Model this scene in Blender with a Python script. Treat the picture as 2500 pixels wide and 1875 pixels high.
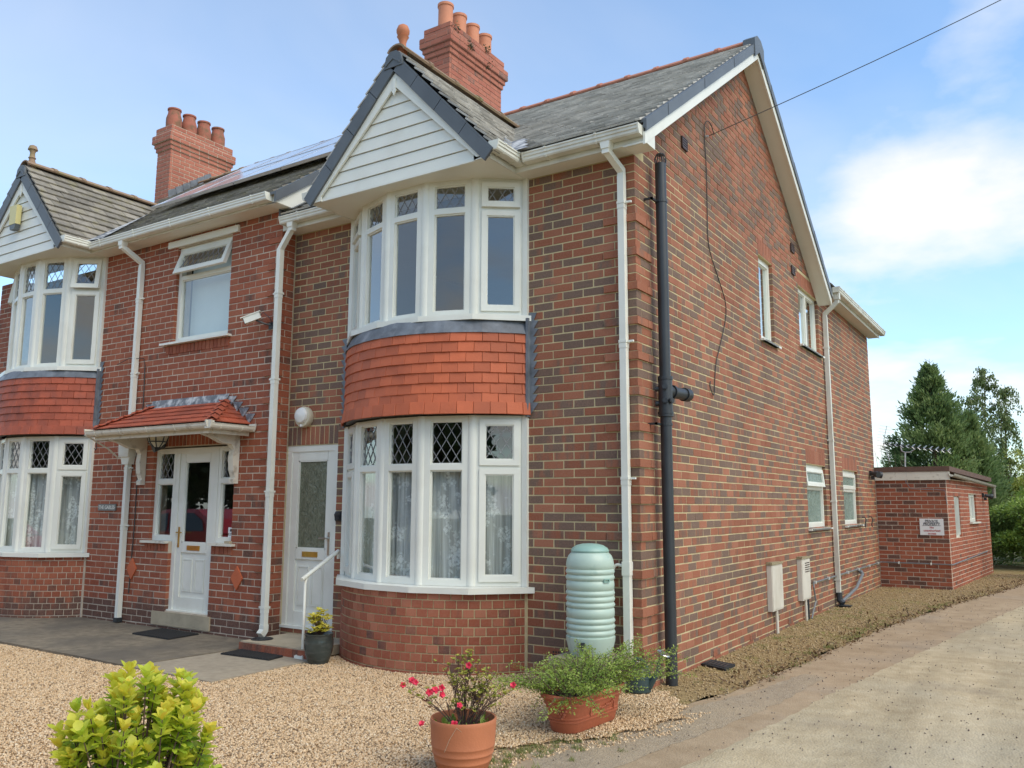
import bpy, math, random
import numpy as np
from mathutils import Vector, Matrix
random.seed(7); RNG = np.random.default_rng(11)
for o in list(bpy.data.objects): bpy.data.objects.remove(o)
scene = bpy.context.scene
COL = scene.collection
R = math.radians

# ------------------------------------------------------------ camera
FPX = 2050.25
CAM = Vector((3.1876, -7.0221, 1.4847))
FW = Vector((-0.5397765, 0.82980028, 0.14167859)); RT = Vector((0.83855026, 0.54481063, 0.0038517)); UP = Vector((0.07399186, -0.12088367, 0.98990522))
cd = bpy.data.cameras.new('camera'); cam = bpy.data.objects.new('camera', cd); COL.objects.link(cam)
cd.sensor_width = 36; cd.lens = FPX / 2500 * 36; cd.clip_end = 2000; cd.clip_start = .05
cam.matrix_world = Matrix(((RT.x, UP.x, -FW.x, CAM.x), (RT.y, UP.y, -FW.y, CAM.y), (RT.z, UP.z, -FW.z, CAM.z), (0, 0, 0, 1)))
scene.camera = cam

# ------------------------------------------------------------ sky and sun
SUN_AZ = R(98); SUN_EL = R(48)      # azimuth clockwise from +Y
w = bpy.data.worlds.new('World'); scene.world = w; w.use_nodes = True
N = w.node_tree.nodes; L = w.node_tree.links; N.clear()
wo = N.new('ShaderNodeOutputWorld'); bg = N.new('ShaderNodeBackground'); bg.inputs[1].default_value = .15
sky = N.new('ShaderNodeTexSky'); sky.sky_type = 'NISHITA'; sky.sun_disc = False
sky.sun_elevation = SUN_EL; sky.sun_rotation = SUN_AZ; sky.air_density = 1.0; sky.dust_density = .9; sky.ozone_density = 1.0
tc = N.new('ShaderNodeTexCoord'); sep = N.new('ShaderNodeSeparateXYZ'); L.new(tc.outputs['Generated'], sep.inputs[0])
zz = N.new('ShaderNodeMath'); zz.operation = 'ADD'; zz.inputs[1].default_value = .22; L.new(sep.outputs['Z'], zz.inputs[0])
zm = N.new('ShaderNodeMath'); zm.operation = 'MAXIMUM'; zm.inputs[1].default_value = .05; L.new(zz.outputs[0], zm.inputs[0])
dv = N.new('ShaderNodeVectorMath'); dv.operation = 'DIVIDE'; cb = N.new('ShaderNodeCombineXYZ')
for i in range(3): L.new(zm.outputs[0], cb.inputs[i])
L.new(tc.outputs['Generated'], dv.inputs[0]); L.new(cb.outputs[0], dv.inputs[1])
mp = N.new('ShaderNodeMapping'); mp.inputs['Location'].default_value = (5.65, 1.0, 0); L.new(dv.outputs[0], mp.inputs[0])
n1 = N.new('ShaderNodeTexNoise'); n1.inputs['Scale'].default_value = 1.15; n1.inputs['Detail'].default_value = 9; n1.inputs['Roughness'].default_value = .52
L.new(mp.outputs[0], n1.inputs['Vector'])
hz = N.new('ShaderNodeMapRange'); hz.inputs[1].default_value = .0; hz.inputs[2].default_value = .50; hz.inputs[3].default_value = .10; hz.inputs[4].default_value = -.06; L.new(sep.outputs['Z'], hz.inputs[0])
ad = N.new('ShaderNodeMath'); ad.operation = 'ADD'; L.new(n1.outputs[0], ad.inputs[0]); L.new(hz.outputs[0], ad.inputs[1])
r1 = N.new('ShaderNodeValToRGB'); r1.color_ramp.elements[0].position = .505; r1.color_ramp.elements[1].position = .66; L.new(ad.outputs[0], r1.inputs[0])
n2 = N.new('ShaderNodeTexNoise'); n2.inputs['Scale'].default_value = .8; n2.inputs['Detail'].default_value = 6; n2.inputs['Distortion'].default_value = .6; L.new(mp.outputs[0], n2.inputs['Vector'])
r2 = N.new('ShaderNodeValToRGB'); r2.color_ramp.elements[0].position = .28; r2.color_ramp.elements[1].position = .78
r2.color_ramp.elements[0].color = (.02, .02, .02, 1); r2.color_ramp.elements[1].color = (.56, .56, .56, 1); L.new(n2.outputs[0], r2.inputs[0])
mx0 = N.new('ShaderNodeMath'); mx0.operation = 'MAXIMUM'; L.new(r1.outputs[0], mx0.inputs[0]); L.new(r2.outputs[0], mx0.inputs[1])
mixc = N.new('ShaderNodeMixRGB'); mixc.inputs[2].default_value = (3.6, 3.56, 3.45, 1)
skm = N.new('ShaderNodeMixRGB'); skm.blend_type = 'MULTIPLY'; skm.inputs[0].default_value = 1; skm.inputs[2].default_value = (.73, .90, .98, 1)
L.new(sky.outputs[0], skm.inputs[1]); L.new(skm.outputs[0], mixc.inputs[1]); L.new(mx0.outputs[0], mixc.inputs[0])
L.new(mixc.outputs[0], bg.inputs[0]); L.new(bg.outputs[0], wo.inputs[0])
sd = bpy.data.lights.new('sun', 'SUN'); sd.energy = 1.2; sd.angle = R(50); sd.color = (1, .86, .64)
so = bpy.data.objects.new('sun', sd); COL.objects.link(so); so.location = (20, -6, 30)
sdir = Vector((math.sin(SUN_AZ) * math.cos(SUN_EL), math.cos(SUN_AZ) * math.cos(SUN_EL), math.sin(SUN_EL)))
so.rotation_euler = sdir.to_track_quat('Z', 'Y').to_euler()
vs = scene.view_settings; vs.view_transform = 'Standard'; vs.look = 'None'; vs.exposure = 1.0; vs.gamma = 1
scene.render.engine = 'CYCLES'

# ------------------------------------------------------------ materials
def newmat(name):
    m = bpy.data.materials.new(name); m.use_nodes = True; t = m.node_tree
    return m, t, t.nodes['Principled BSDF'], t.nodes['Material Output']
def nd(t, ty, **k):
    n = t.nodes.new(ty)
    for a, b in k.items():
        if a in n.inputs.keys(): n.inputs[a].default_value = b
        else: setattr(n, a, b)
    return n
def ramp(t, stops, src):
    r = t.nodes.new('ShaderNodeValToRGB'); e = r.color_ramp.elements
    while len(e) < len(stops): e.new(.5)
    for i, (p, c) in enumerate(stops):
        e[i].position = p; e[i].color = (c[0], c[1], c[2], 1) if hasattr(c, '__len__') else (c, c, c, 1)
    t.links.new(src, r.inputs[0]); return r.outputs[0]
def mixrgb(t, fac, a, b, mode='MIX'):
    m = t.nodes.new('ShaderNodeMixRGB'); m.blend_type = mode
    for i, x in ((0, fac), (1, a), (2, b)):
        if hasattr(x, 'is_linked') or isinstance(x, bpy.types.NodeSocket): t.links.new(x, m.inputs[i])
        elif hasattr(x, '__len__'): m.inputs[i].default_value = (x[0], x[1], x[2], 1)
        else: m.inputs[i].default_value = x
    return m.outputs[0]
def math_(t, op, a, b=None):
    m = t.nodes.new('ShaderNodeMath'); m.operation = op
    for i, x in ((0, a), (1, b)):
        if x is None: continue
        if isinstance(x, bpy.types.NodeSocket): t.links.new(x, m.inputs[i])
        else: m.inputs[i].default_value = x
    return m.outputs[0]
def pos(t, sc=(1, 1, 1)):
    g = t.nodes.new('ShaderNodeNewGeometry'); m = t.nodes.new('ShaderNodeMapping'); m.inputs['Scale'].default_value = sc
    t.links.new(g.outputs['Position'], m.inputs[0]); return m.outputs[0]
def noise(t, scale, detail=4, sc=(1, 1, 1), rough=.55):
    n = nd(t, 'ShaderNodeTexNoise', Scale=scale, Detail=detail, Roughness=rough); t.links.new(pos(t, sc), n.inputs['Vector']); return n.outputs[0]
def attr(t, name):
    a = t.nodes.new('ShaderNodeAttribute'); a.attribute_name = name; return a.outputs['Fac']
def bump(t, b, h, strength=.3, dist=.01):
    n = nd(t, 'ShaderNodeBump', Strength=strength, Distance=dist); t.links.new(h, n.inputs['Height']); t.links.new(n.outputs[0], b.inputs['Normal'])
def simple(name, col, rough=.5, var=.12, vs=6, bs=None, bst=.2, metal=0, spec=.5, dirt=None, dsc=(1, 1, 1), tone=0):
    m, t, b, o = newmat(name)
    c = mixrgb(t, ramp(t, [(.3, 0), (.7, 1)], noise(t, vs, 5)), [x * (1 - var) for x in col], [min(1, x * (1 + var)) for x in col])
    if dirt:
        c = mixrgb(t, ramp(t, [(dirt[0], 0), (dirt[1], dirt[3] if len(dirt) > 3 else .7)], noise(t, dirt[2], 6, dsc)), c, dirt[4] if len(dirt) > 4 else (.16, .13, .09))
    if tone: c = mixrgb(t, 1, c, ramp(t, [(0, 1 - tone), (1, 1 + tone)], attr(t, 'tone')), 'MULTIPLY')
    t.links.new(c, b.inputs['Base Color']); b.inputs['Roughness'].default_value = rough; b.inputs['Metallic'].default_value = metal
    b.inputs['Specular IOR Level'].default_value = spec
    if bs: bump(t, b, noise(t, bs, 4), bst, .01)
    return m
def brickmat(name, reds, dark, streak=1.0):
    m, t, b, o = newmat(name)
    red = ramp(t, [(i / (len(reds) - 1), c) for i, c in enumerate(reds)], attr(t, 'hue'))
    st = noise(t, 9, 4, (1, 1, .22))
    k = math_(t, 'ADD', attr(t, 'tone'), math_(t, 'MULTIPLY', math_(t, 'SUBTRACT', st, .5), 1.5 * streak))
    f = ramp(t, [(.38, 0), (.66, 1)], k)
    c = mixrgb(t, f, red, dark)
    c = mixrgb(t, ramp(t, [(.35, 0), (.75, .35)], noise(t, 60, 4)), c, mixrgb(t, .5, red, (.5, .33, .25)))
    big = ramp(t, [(.3, .86), (.7, 1.12)], noise(t, .9, 3))
    c = mixrgb(t, 1, c, big, 'MULTIPLY'); c = mixrgb(t, ramp(t, [(.55, 0), (.75, .45)], noise(t, 1.6, 5, (1, 1, .16))), c, mixrgb(t, 1, c, (.62, .58, .55), 'MULTIPLY'))
    t.links.new(c, b.inputs['Base Color']); b.inputs['Roughness'].default_value = .78; b.inputs['Specular IOR Level'].default_value = .35
    bump(t, b, noise(t, 130, 5), .45, .004); return m
M = {}
M['brick'] = brickmat('brick_red', [(.26, .082, .04), (.30, .102, .051), (.34, .128, .07)], (.145, .098, .072))
M['brick_n'] = brickmat('brick_orange', [(.265, .063, .028), (.305, .08, .036), (.345, .102, .048)], (.10, .05, .036), .8)
M['brick_bay'] = brickmat('brick_bay', [(.285, .075, .036), (.32, .092, .046), (.40, .145, .08)], (.115, .055, .042), .7)
M['brick_ch'] = brickmat('brick_chimney', [(.37, .125, .075), (.41, .14, .088), (.35, .105, .065)], (.14, .09, .07), .6)
def mortar(name, col, dirt):
    m, t, b, o = newmat(name)
    c = mixrgb(t, ramp(t, [(.3, 0), (.7, 1)], noise(t, 7, 6)), [x * .72 for x in col], col)
    c = mixrgb(t, ramp(t, [(.52, 0), (.72, .6)], noise(t, 1.7, 5)), c, dirt)
    t.links.new(c, b.inputs['Base Color']); b.inputs['Roughness'].default_value = .95; bump(t, b, noise(t, 150, 5), .5, .004); return m
M['mortar'] = mortar('mortar_buff', (.62, .515, .29), (.42, .345, .21))
M['mortar_n'] = mortar('mortar_cream', (.62, .52, .40), (.30, .25, .2))
M['mortar_ch'] = mortar('mortar_pink', (.45, .24, .18), (.2, .14, .11))
M['upvc'] = simple('white_upvc', (.755, .755, .675), .32, .03, 3, dirt=(.50, .80, 1.9, .30, (.44, .39, .28)))
M['upvc_old'] = simple('aged_white_upvc', (.70, .695, .61), .4, .05, 3, dirt=(.48, .75, 2.2, .5, (.33, .28, .19)), dsc=(1, 1, .6))
M['paint'] = simple('cream_paint', (.68, .64, .54), .5, .06, 4, bs=30, bst=.2, dirt=(.56, .72, 9, .7, (.25, .2, .14)))
M['soffit'] = simple('soffit_white', (.73, .715, .62), .45, .03, 2, dirt=(.6, .85, 1.5, .25, (.4, .34, .25)))
M['grey'] = simple('grey_dry_verge', (.10, .112, .122), .45, .12, 3)
M['lead'] = simple('lead_sheet', (.15, .165, .185), .55, .3, 7, bs=14, bst=.35, dirt=(.55, .75, 5, .6, (.36, .37, .38)))
M['leadwhite'] = simple('lead_chalky', (.16, .17, .18), .6, .3, 9, bs=20, bst=.4, dirt=(.45, .6, 8, .9, (.6, .6, .58)))
M['came'] = simple('lead_came', (.22, .22, .22), .4, .1, 5)
M['tile'] = simple('orange_tile', (.50, .118, .044), .62, .08, 5, bs=60, bst=.25, tone=.15, dirt=(.55, .75, 3, .3, (.30, .07, .04)))
M['tile_n'] = simple('orange_tile_old', (.40, .09, .042), .65, .14, 5, bs=60, bst=.3, tone=.16, dirt=(.5, .7, 3, .5, (.12, .05, .04)))
M['slate'] = simple('concrete_slate', (.44, .415, .37), .8, .2, 9, bs=70, bst=.3, tone=.22, dirt=(.5, .72, 4, .5, (.34, .31, .25)))
M['slate_n'] = simple('mossy_slate', (.24, .215, .175), .85, .2, 9, bs=70, bst=.4, tone=.25, dirt=(.5, .7, 6, .6, (.25, .22, .11)))
M['ridge'] = simple('ridge_tile', (.46, .19, .125), .75, .15, 6, bs=40, bst=.3, dirt=(.52, .72, 5, .6, (.22, .17, .11)))
M['ridge_n'] = simple('mossy_ridge', (.30, .20, .13), .85, .2, 6, bs=40, bst=.4, dirt=(.48, .66, 6, .7, (.22, .19, .08)))
M['terra'] = simple('terracotta', (.46, .16, .07), .68, .09, 4, bs=80, bst=.15, dirt=(.55, .8, 3, .45, (.5, .29, .18)))
M['terra_d'] = simple('terracotta_dark', (.40, .11, .05), .65, .12, 6, bs=60, bst=.2, dirt=(.56, .8, 5, .5, (.30, .15, .09)))
M['pot_ch'] = simple('chimney_pot_orange', (.56, .22, .12), .7, .08, 4)
M['pot_chn'] = simple('chimney_pot_sooty', (.36, .12, .075), .8, .15, 6, dirt=(.45, .62, 7, .8, (.16, .10, .05)))
M['black'] = simple('black_plastic', (.028, .032, .036), .42, .2, 3)
M['rubber'] = simple('black_rubber', (.02, .02, .02), .8, .3, 30, bs=90, bst=.4)
M['brown'] = simple('brown_plastic', (.055, .03, .022), .5, .1, 5)
M['conc'] = simple('concrete', (.42, .35, .24), .9, .15, 4, bs=60, bst=.4, dirt=(.5, .75, 3, .5, (.2, .18, .13)))
M['bronze'] = simple('brass', (.62, .42, .12), .28, .15, 10, metal=1)
M['steel'] = simple('satin_metal', (.55, .54, .5), .3, .08, 8, metal=1)
M['alu'] = simple('aluminium', (.62, .63, .64), .35, .08, 8, metal=.9)
M['galv'] = simple('galvanised', (.42, .43, .43), .5, .2, 20, metal=.5, dirt=(.5, .7, 15, .5, (.25, .18, .12)))
M['butt'] = simple('pale_green_plastic', (.42, .53, .45), .38, .05, 3, dirt=(.60, .72, 7, .5, (.13, .28, .26)), dsc=(1, 1, .5))
M['buttlid'] = simple('green_lid', (.27, .43, .37), .4, .06, 3)
M['can'] = simple('slate_green_plastic', (.045, .075, .075), .35, .1, 6)
M['glaze'] = simple('dark_glaze', (.045, .055, .05), .18, .4, 5, dirt=(.5, .7, 6, .5, (.12, .13, .12)), dsc=(1, 1, 4))
M['soil'] = simple('soil', (.05, .035, .025), .95, .4, 40, bs=60, bst=.8)
M['bark'] = simple('bark', (.12, .085, .06), .9, .3, 20, bs=40, bst=.6)
M['twig'] = simple('twig', (.10, .06, .045), .85, .3, 30)
M['meter'] = simple('meter_box_white', (.66, .62, .53), .5, .06, 4, dirt=(.5, .72, 4, .5, (.36, .30, .2)), dsc=(1, 1, .4))
M['boxmoss'] = simple('weathered_lid', (.30, .25, .15), .95, .35, 40, bs=50, bst=.5)
M['felt'] = simple('brown_roof_felt', (.13, .075, .055), .9, .15, 14, bs=120, bst=.4)
M['pipegrey'] = simple('grey_pipe', (.17, .18, .185), .5, .15, 8)
M['gutter_g'] = simple('grey_mossy_gutter', (.27, .25, .20), .8, .25, 7, bs=30, bst=.4)
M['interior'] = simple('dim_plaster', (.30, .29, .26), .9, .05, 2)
M['floorb'] = simple('floor_board', (.16, .11, .07), .7, .1, 2)
M['blind'] = simple('blind_fabric', (.62, .66, .62), .8, .03, 4)
M['sign'] = simple('sign_white', (.78, .78, .76), .4, .02, 4)
M['signgrey'] = simple('sign_slate', (.19, .19, .17), .5, .1, 8)
M['ink'] = simple('ink_black', (.02, .02, .022), .5, .02, 4)
M['inkred'] = simple('ink_red', (.42, .03, .03), .5, .02, 4)
M['letter'] = simple('letter_cream', (.72, .70, .62), .5, .02, 4)
M['alarm'] = simple('alarm_yellow', (.66, .58, .26), .4, .05, 5)
M['alarmb'] = simple('alarm_grey', (.10, .115, .12), .4, .1, 5)
M['lampglass'] = simple('opal_lamp', (.76, .75, .71), .25, .02, 4)
M['lampbody'] = simple('lamp_cream', (.58, .53, .40), .5, .05, 4)
M['cable'] = simple('cable_dark', (.03, .028, .026), .6, .1, 4)
M['carred'] = simple('car_red', (.40, .012, .015), .2, .03, 3)
M['tyre'] = simple('tyre', (.018, .018, .018), .85, .1, 20)
M['darkglass'] = simple('car_glass', (.012, .014, .016), .05, .02, 2)
M['petal'] = simple('pink_petal', (.72, .04, .09), .6, .15, 40, tone=.2)
def leafmat(name, cols, trans=.35, rough=.45):
    m, t, b, o = newmat(name)
    c = ramp(t, [(i / max(1, len(cols) - 1), c) for i, c in enumerate(cols)], attr(t, 'tone'))
    t.links.new(c, b.inputs['Base Color']); b.inputs['Roughness'].default_value = rough
    tr = nd(t, 'ShaderNodeBsdfTranslucent'); t.links.new(c, tr.inputs[0]); mx = nd(t, 'ShaderNodeMixShader'); mx.inputs[0].default_value = trans
    t.links.new(b.outputs[0], mx.inputs[1]); t.links.new(tr.outputs[0], mx.inputs[2]); t.links.new(mx.outputs[0], o.inputs[0]); return m
M['lf_lime'] = leafmat('lime_leaf', [(.20, .33, .04), (.42, .56, .05), (.64, .70, .08), (.80, .76, .10), (.84, .64, .08)], .5)
M['lf_yel'] = leafmat('yellow_leaf', [(.14, .26, .04), (.62, .58, .06), (.82, .74, .14)])
M['lf_cot'] = leafmat('cotoneaster_leaf', [(.11, .18, .03), (.25, .37, .055), (.42, .50, .11)])
M['lf_az'] = leafmat('azalea_leaf', [(.13, .16, .035), (.30, .32, .05), (.52, .52, .10), (.26, .06, .035)])
M['lf_con'] = leafmat('conifer_spray', [(.085, .145, .05), (.20, .285, .095), (.36, .43, .17)], .5, .6)
M['lf_birch'] = leafmat('birch_leaf', [(.09, .14, .045), (.17, .23, .075), (.27, .32, .13)], .45, .5)
M['lf_hedge'] = leafmat('hedge_leaf', [(.10, .18, .04), (.25, .37, .07), (.46, .57, .14)], .4, .4)
M['lf_hlime'] = leafmat('young_hedge_leaf', [(.14, .19, .04), (.33, .39, .08), (.56, .56, .15)], .35, .45)
M['lf_dark'] = leafmat('dark_hedge_leaf', [(.015, .03, .01), (.03, .06, .015), (.06, .10, .025)], .2, .4)
M['grass'] = leafmat('grass_blade', [(.10, .15, .03), (.20, .25, .05), (.35, .33, .12)], .3)
M['dead'] = leafmat('dead_leaf', [(.06, .035, .018), (.16, .09, .04), (.30, .19, .09)], .15, .8)
def glassmat(name, tint=(.97, .985, .975), refl=1.0):
    m, t, b, o = newmat(name); t.nodes.remove(b)
    tr = nd(t, 'ShaderNodeBsdfTransparent'); tr.inputs[0].default_value = (*tint, 1); gl = nd(t, 'ShaderNodeBsdfGlossy', Roughness=.0); gl.inputs[0].default_value = (.95, .97, .97, 1)
    fr = nd(t, 'ShaderNodeFresnel', IOR=1.62); bk = t.nodes.new('ShaderNodeNewGeometry'); f = math_(t, 'MULTIPLY', math_(t, 'MULTIPLY', fr.outputs[0], refl), math_(t, 'SUBTRACT', 1.0, bk.outputs['Backfacing']))
    n = noise(t, 1.6, 2); bp = nd(t, 'ShaderNodeBump', Strength=.012, Distance=.05); t.links.new(n, bp.inputs['Height']); t.links.new(bp.outputs[0], gl.inputs['Normal'])
    mx = nd(t, 'ShaderNodeMixShader'); t.links.new(f, mx.inputs[0]); t.links.new(tr.outputs[0], mx.inputs[1]); t.links.new(gl.outputs[0], mx.inputs[2]); t.links.new(mx.outputs[0], o.inputs[0]); return m
M['glass'] = glassmat('window_glass', refl=2.4)
def frosted(name, ca, cb, sc=30):
    m, t, b, o = newmat(name)
    f = nd(t, 'ShaderNodeTexNoise', Scale=sc, Detail=3, Distortion=2.5); t.links.new(pos(t, (1, 1, .55)), f.inputs['Vector'])
    t.links.new(mixrgb(t, ramp(t, [(.35, 0), (.65, 1)], f.outputs[0]), ca, cb), b.inputs['Base Color']); b.inputs['Roughness'].default_value = .16
    bump(t, b, f.outputs[0], .5, .02); return m
M['frost'] = frosted('obscure_glass', (.10, .112, .075), (.19, .20, .14), 16)
M['frost2'] = frosted('obscure_glass_pale', (.09, .14, .11), (.30, .38, .33), 26)
def lace(name):
    m, t, b, o = newmat(name)
    b.inputs['Base Color'].default_value = (.88, .90, .90, 1); b.inputs['Roughness'].default_value = .9
    v = nd(t, 'ShaderNodeTexVoronoi', Scale=34); v.feature = 'F1'; t.links.new(pos(t, (1, 1, 1)), v.inputs['Vector'])
    ring = ramp(t, [(.20, 1), (.34, .25), (.5, 1), (.62, 0)], v.outputs['Distance'])
    g = nd(t, 'ShaderNodeTexNoise', Scale=6.5, Detail=3); t.links.new(pos(t, (1, 1, .8)), g.inputs['Vector'])
    spots = ramp(t, [(.52, 0), (.57, 1)], g.outputs[0]); fl = math_(t, 'MULTIPLY', ring, spots)
    z = nd(t, 'ShaderNodeTexNoise', Scale=28, Detail=2); t.links.new(pos(t, (1, 1, .04)), z.inputs['Vector'])
    al = math_(t, 'MINIMUM', math_(t, 'ADD', ramp(t, [(.35, .42), (.7, .85)], z.outputs[0]), math_(t, 'MULTIPLY', fl, .5)), 1.0)
    tr = nd(t, 'ShaderNodeBsdfTransparent'); mx = nd(t, 'ShaderNodeMixShader'); t.links.new(al, mx.inputs[0]); t.links.new(tr.outputs[0], mx.inputs[1]); t.links.new(b.outputs[0], mx.inputs[2])
    t.links.new(mx.outputs[0], o.inputs[0]); return m
M['lace'] = lace('lace_net')
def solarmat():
    m, t, b, o = newmat('solar_sky_glare'); b.inputs['Base Color'].default_value = (.50, .52, .55, 1); b.inputs['Metallic'].default_value = .3; b.inputs['Roughness'].default_value = .35  # pale base colour paints the sky glare onto panels that are really dark
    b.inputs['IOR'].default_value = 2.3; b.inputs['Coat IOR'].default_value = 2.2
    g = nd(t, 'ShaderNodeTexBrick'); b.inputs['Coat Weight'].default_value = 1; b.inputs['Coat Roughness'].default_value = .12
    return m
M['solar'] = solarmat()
# ground materials
def groundmat(name, stops, sc, sc2, dirt, rough=.95, bst=.6, bsc=90, speck=None, streak=0):
    m, t, b, o = newmat(name)
    c = ramp(t, stops, noise(t, sc, 8, rough=.65))
    c = mixrgb(t, ramp(t, [(dirt[0], 0), (dirt[1], dirt[2])], noise(t, sc2, 6)), c, dirt[3])
    v = nd(t, 'ShaderNodeTexVoronoi', Scale=bsc); t.links.new(pos(t), v.inputs['Vector'])
    if speck: c = mixrgb(t, ramp(t, [(speck[0], speck[1]), (speck[0] + .05, 0)], v.outputs['Distance']), c, mixrgb(t, v.outputs['Color'], speck[2], speck[3]))
    if streak: c = mixrgb(t, 1, c, ramp(t, [(.32, 1 - streak), (.68, 1 + streak)], noise(t, 1.7, 5, (1.3, .13, 1))), 'MULTIPLY'); c = mixrgb(t, ramp(t, [(.60, 0), (.72, .5)], noise(t, .9, 6)), c, (.27, .215, .15))
    t.links.new(c, b.inputs['Base Color']); b.inputs['Roughness'].default_value = rough; b.inputs['Specular IOR Level'].default_value = .25
    h = math_(t, 'ADD', math_(t, 'MULTIPLY', v.outputs['Distance'], -.5), noise(t, bsc * .35, 6)); bump(t, b, h, bst, .012); return m
M['gravelbed'] = groundmat('gravel_bed', [(.2, (.30, .19, .10)), (.5, (.50, .335, .18)), (.8, (.64, .45, .26))], 60, 1.1, (.5, .8, .4, (.34, .26, .17)), bsc=55, bst=1)
M['path'] = groundmat('path_concrete', [(.3, (.15, .125, .09)), (.7, (.29, .24, .17))], 9, .9, (.40, .62, .8, (.12, .105, .085)), bsc=140, bst=.35, speck=(.12, .8, (.34, .31, .26), (.12, .1, .08)))
M['slab'] = groundmat('pale_slab', [(.3, (.30, .25, .185)), (.7, (.40, .34, .25))], 12, 1.6, (.5, .75, .45, (.22, .19, .145)), bsc=140, bst=.35)
M['lane'] = groundmat('lane_tarmac_worn', [(.25, (.35, .27, .16)), (.55, (.45, .365, .23)), (.8, (.53, .45, .30))], 5.5, .55, (.45, .7, .6, (.40, .35, .25)), bsc=60, bst=.8, speck=(.2, .8, (.17, .135, .10), (.55, .47, .36)), streak=.2)
M['dirt'] = groundmat('dirt_edge', [(.25, (.29, .205, .12)), (.55, (.40, .295, .185)), (.8, (.48, .37, .245))], 3, .8, (.5, .75, .55, (.27, .24, .20)), bsc=85, bst=.5, speck=(.2, .6, (.42, .35, .27), (.15, .12, .09)))
M['tarmac'] = groundmat('worn_tarmac', [(.25, (.27, .21, .14)), (.55, (.36, .285, .195)), (.8, (.45, .365, .26))], 14, 1.4, (.42, .64, .8, (.41, .315, .205)), bsc=80, bst=.9, speck=(.22, .7, (.44, .40, .34), (.10, .09, .08)))
M['moss'] = groundmat('mossy_gravel', [(.2, (.17, .12, .055)), (.5, (.31, .22, .10)), (.8, (.45, .33, .165))], 26, 1.3, (.52, .68, .7, (.21, .20, .05)), bsc=70, bst=1.0, speck=(.2, .5, (.38, .28, .16), (.1, .075, .04)))
M['ground'] = groundmat('field_ground', [(.3, (.10, .12, .04)), (.7, (.22, .19, .09))], 1.2, .2, (.5, .7, .5, (.25, .2, .12)), bsc=30)
M['pebble'] = simple('pebble_gold', (.53, .40, .26), .8, .1, 30, bs=160, bst=.2)
def pebmat(name, cols):
    m, t, b, o = newmat(name); c = ramp(t, [(i / (len(cols) - 1), c) for i, c in enumerate(cols)], attr(t, 'tone'))
    c = mixrgb(t, ramp(t, [(.35, 0), (.75, .35)], noise(t, 90, 3)), c, (.30, .19, .11)); t.links.new(c, b.inputs['Base Color']); b.inputs['Roughness'].default_value = .75; return m
M['peb'] = pebmat('golden_pebble', [(.17, .125, .08), (.52, .335, .17), (.68, .48, .275), (.76, .565, .35), (.82, .68, .48)])
M['peb2'] = pebmat('brown_pebble', [(.10, .075, .04), (.30, .205, .095), (.43, .305, .15), (.56, .42, .24), (.30, .25, .165)])
M['stone'] = pebmat('loose_stone', [(.10, .09, .08), (.24, .19, .15), (.42, .36, .29)])

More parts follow.
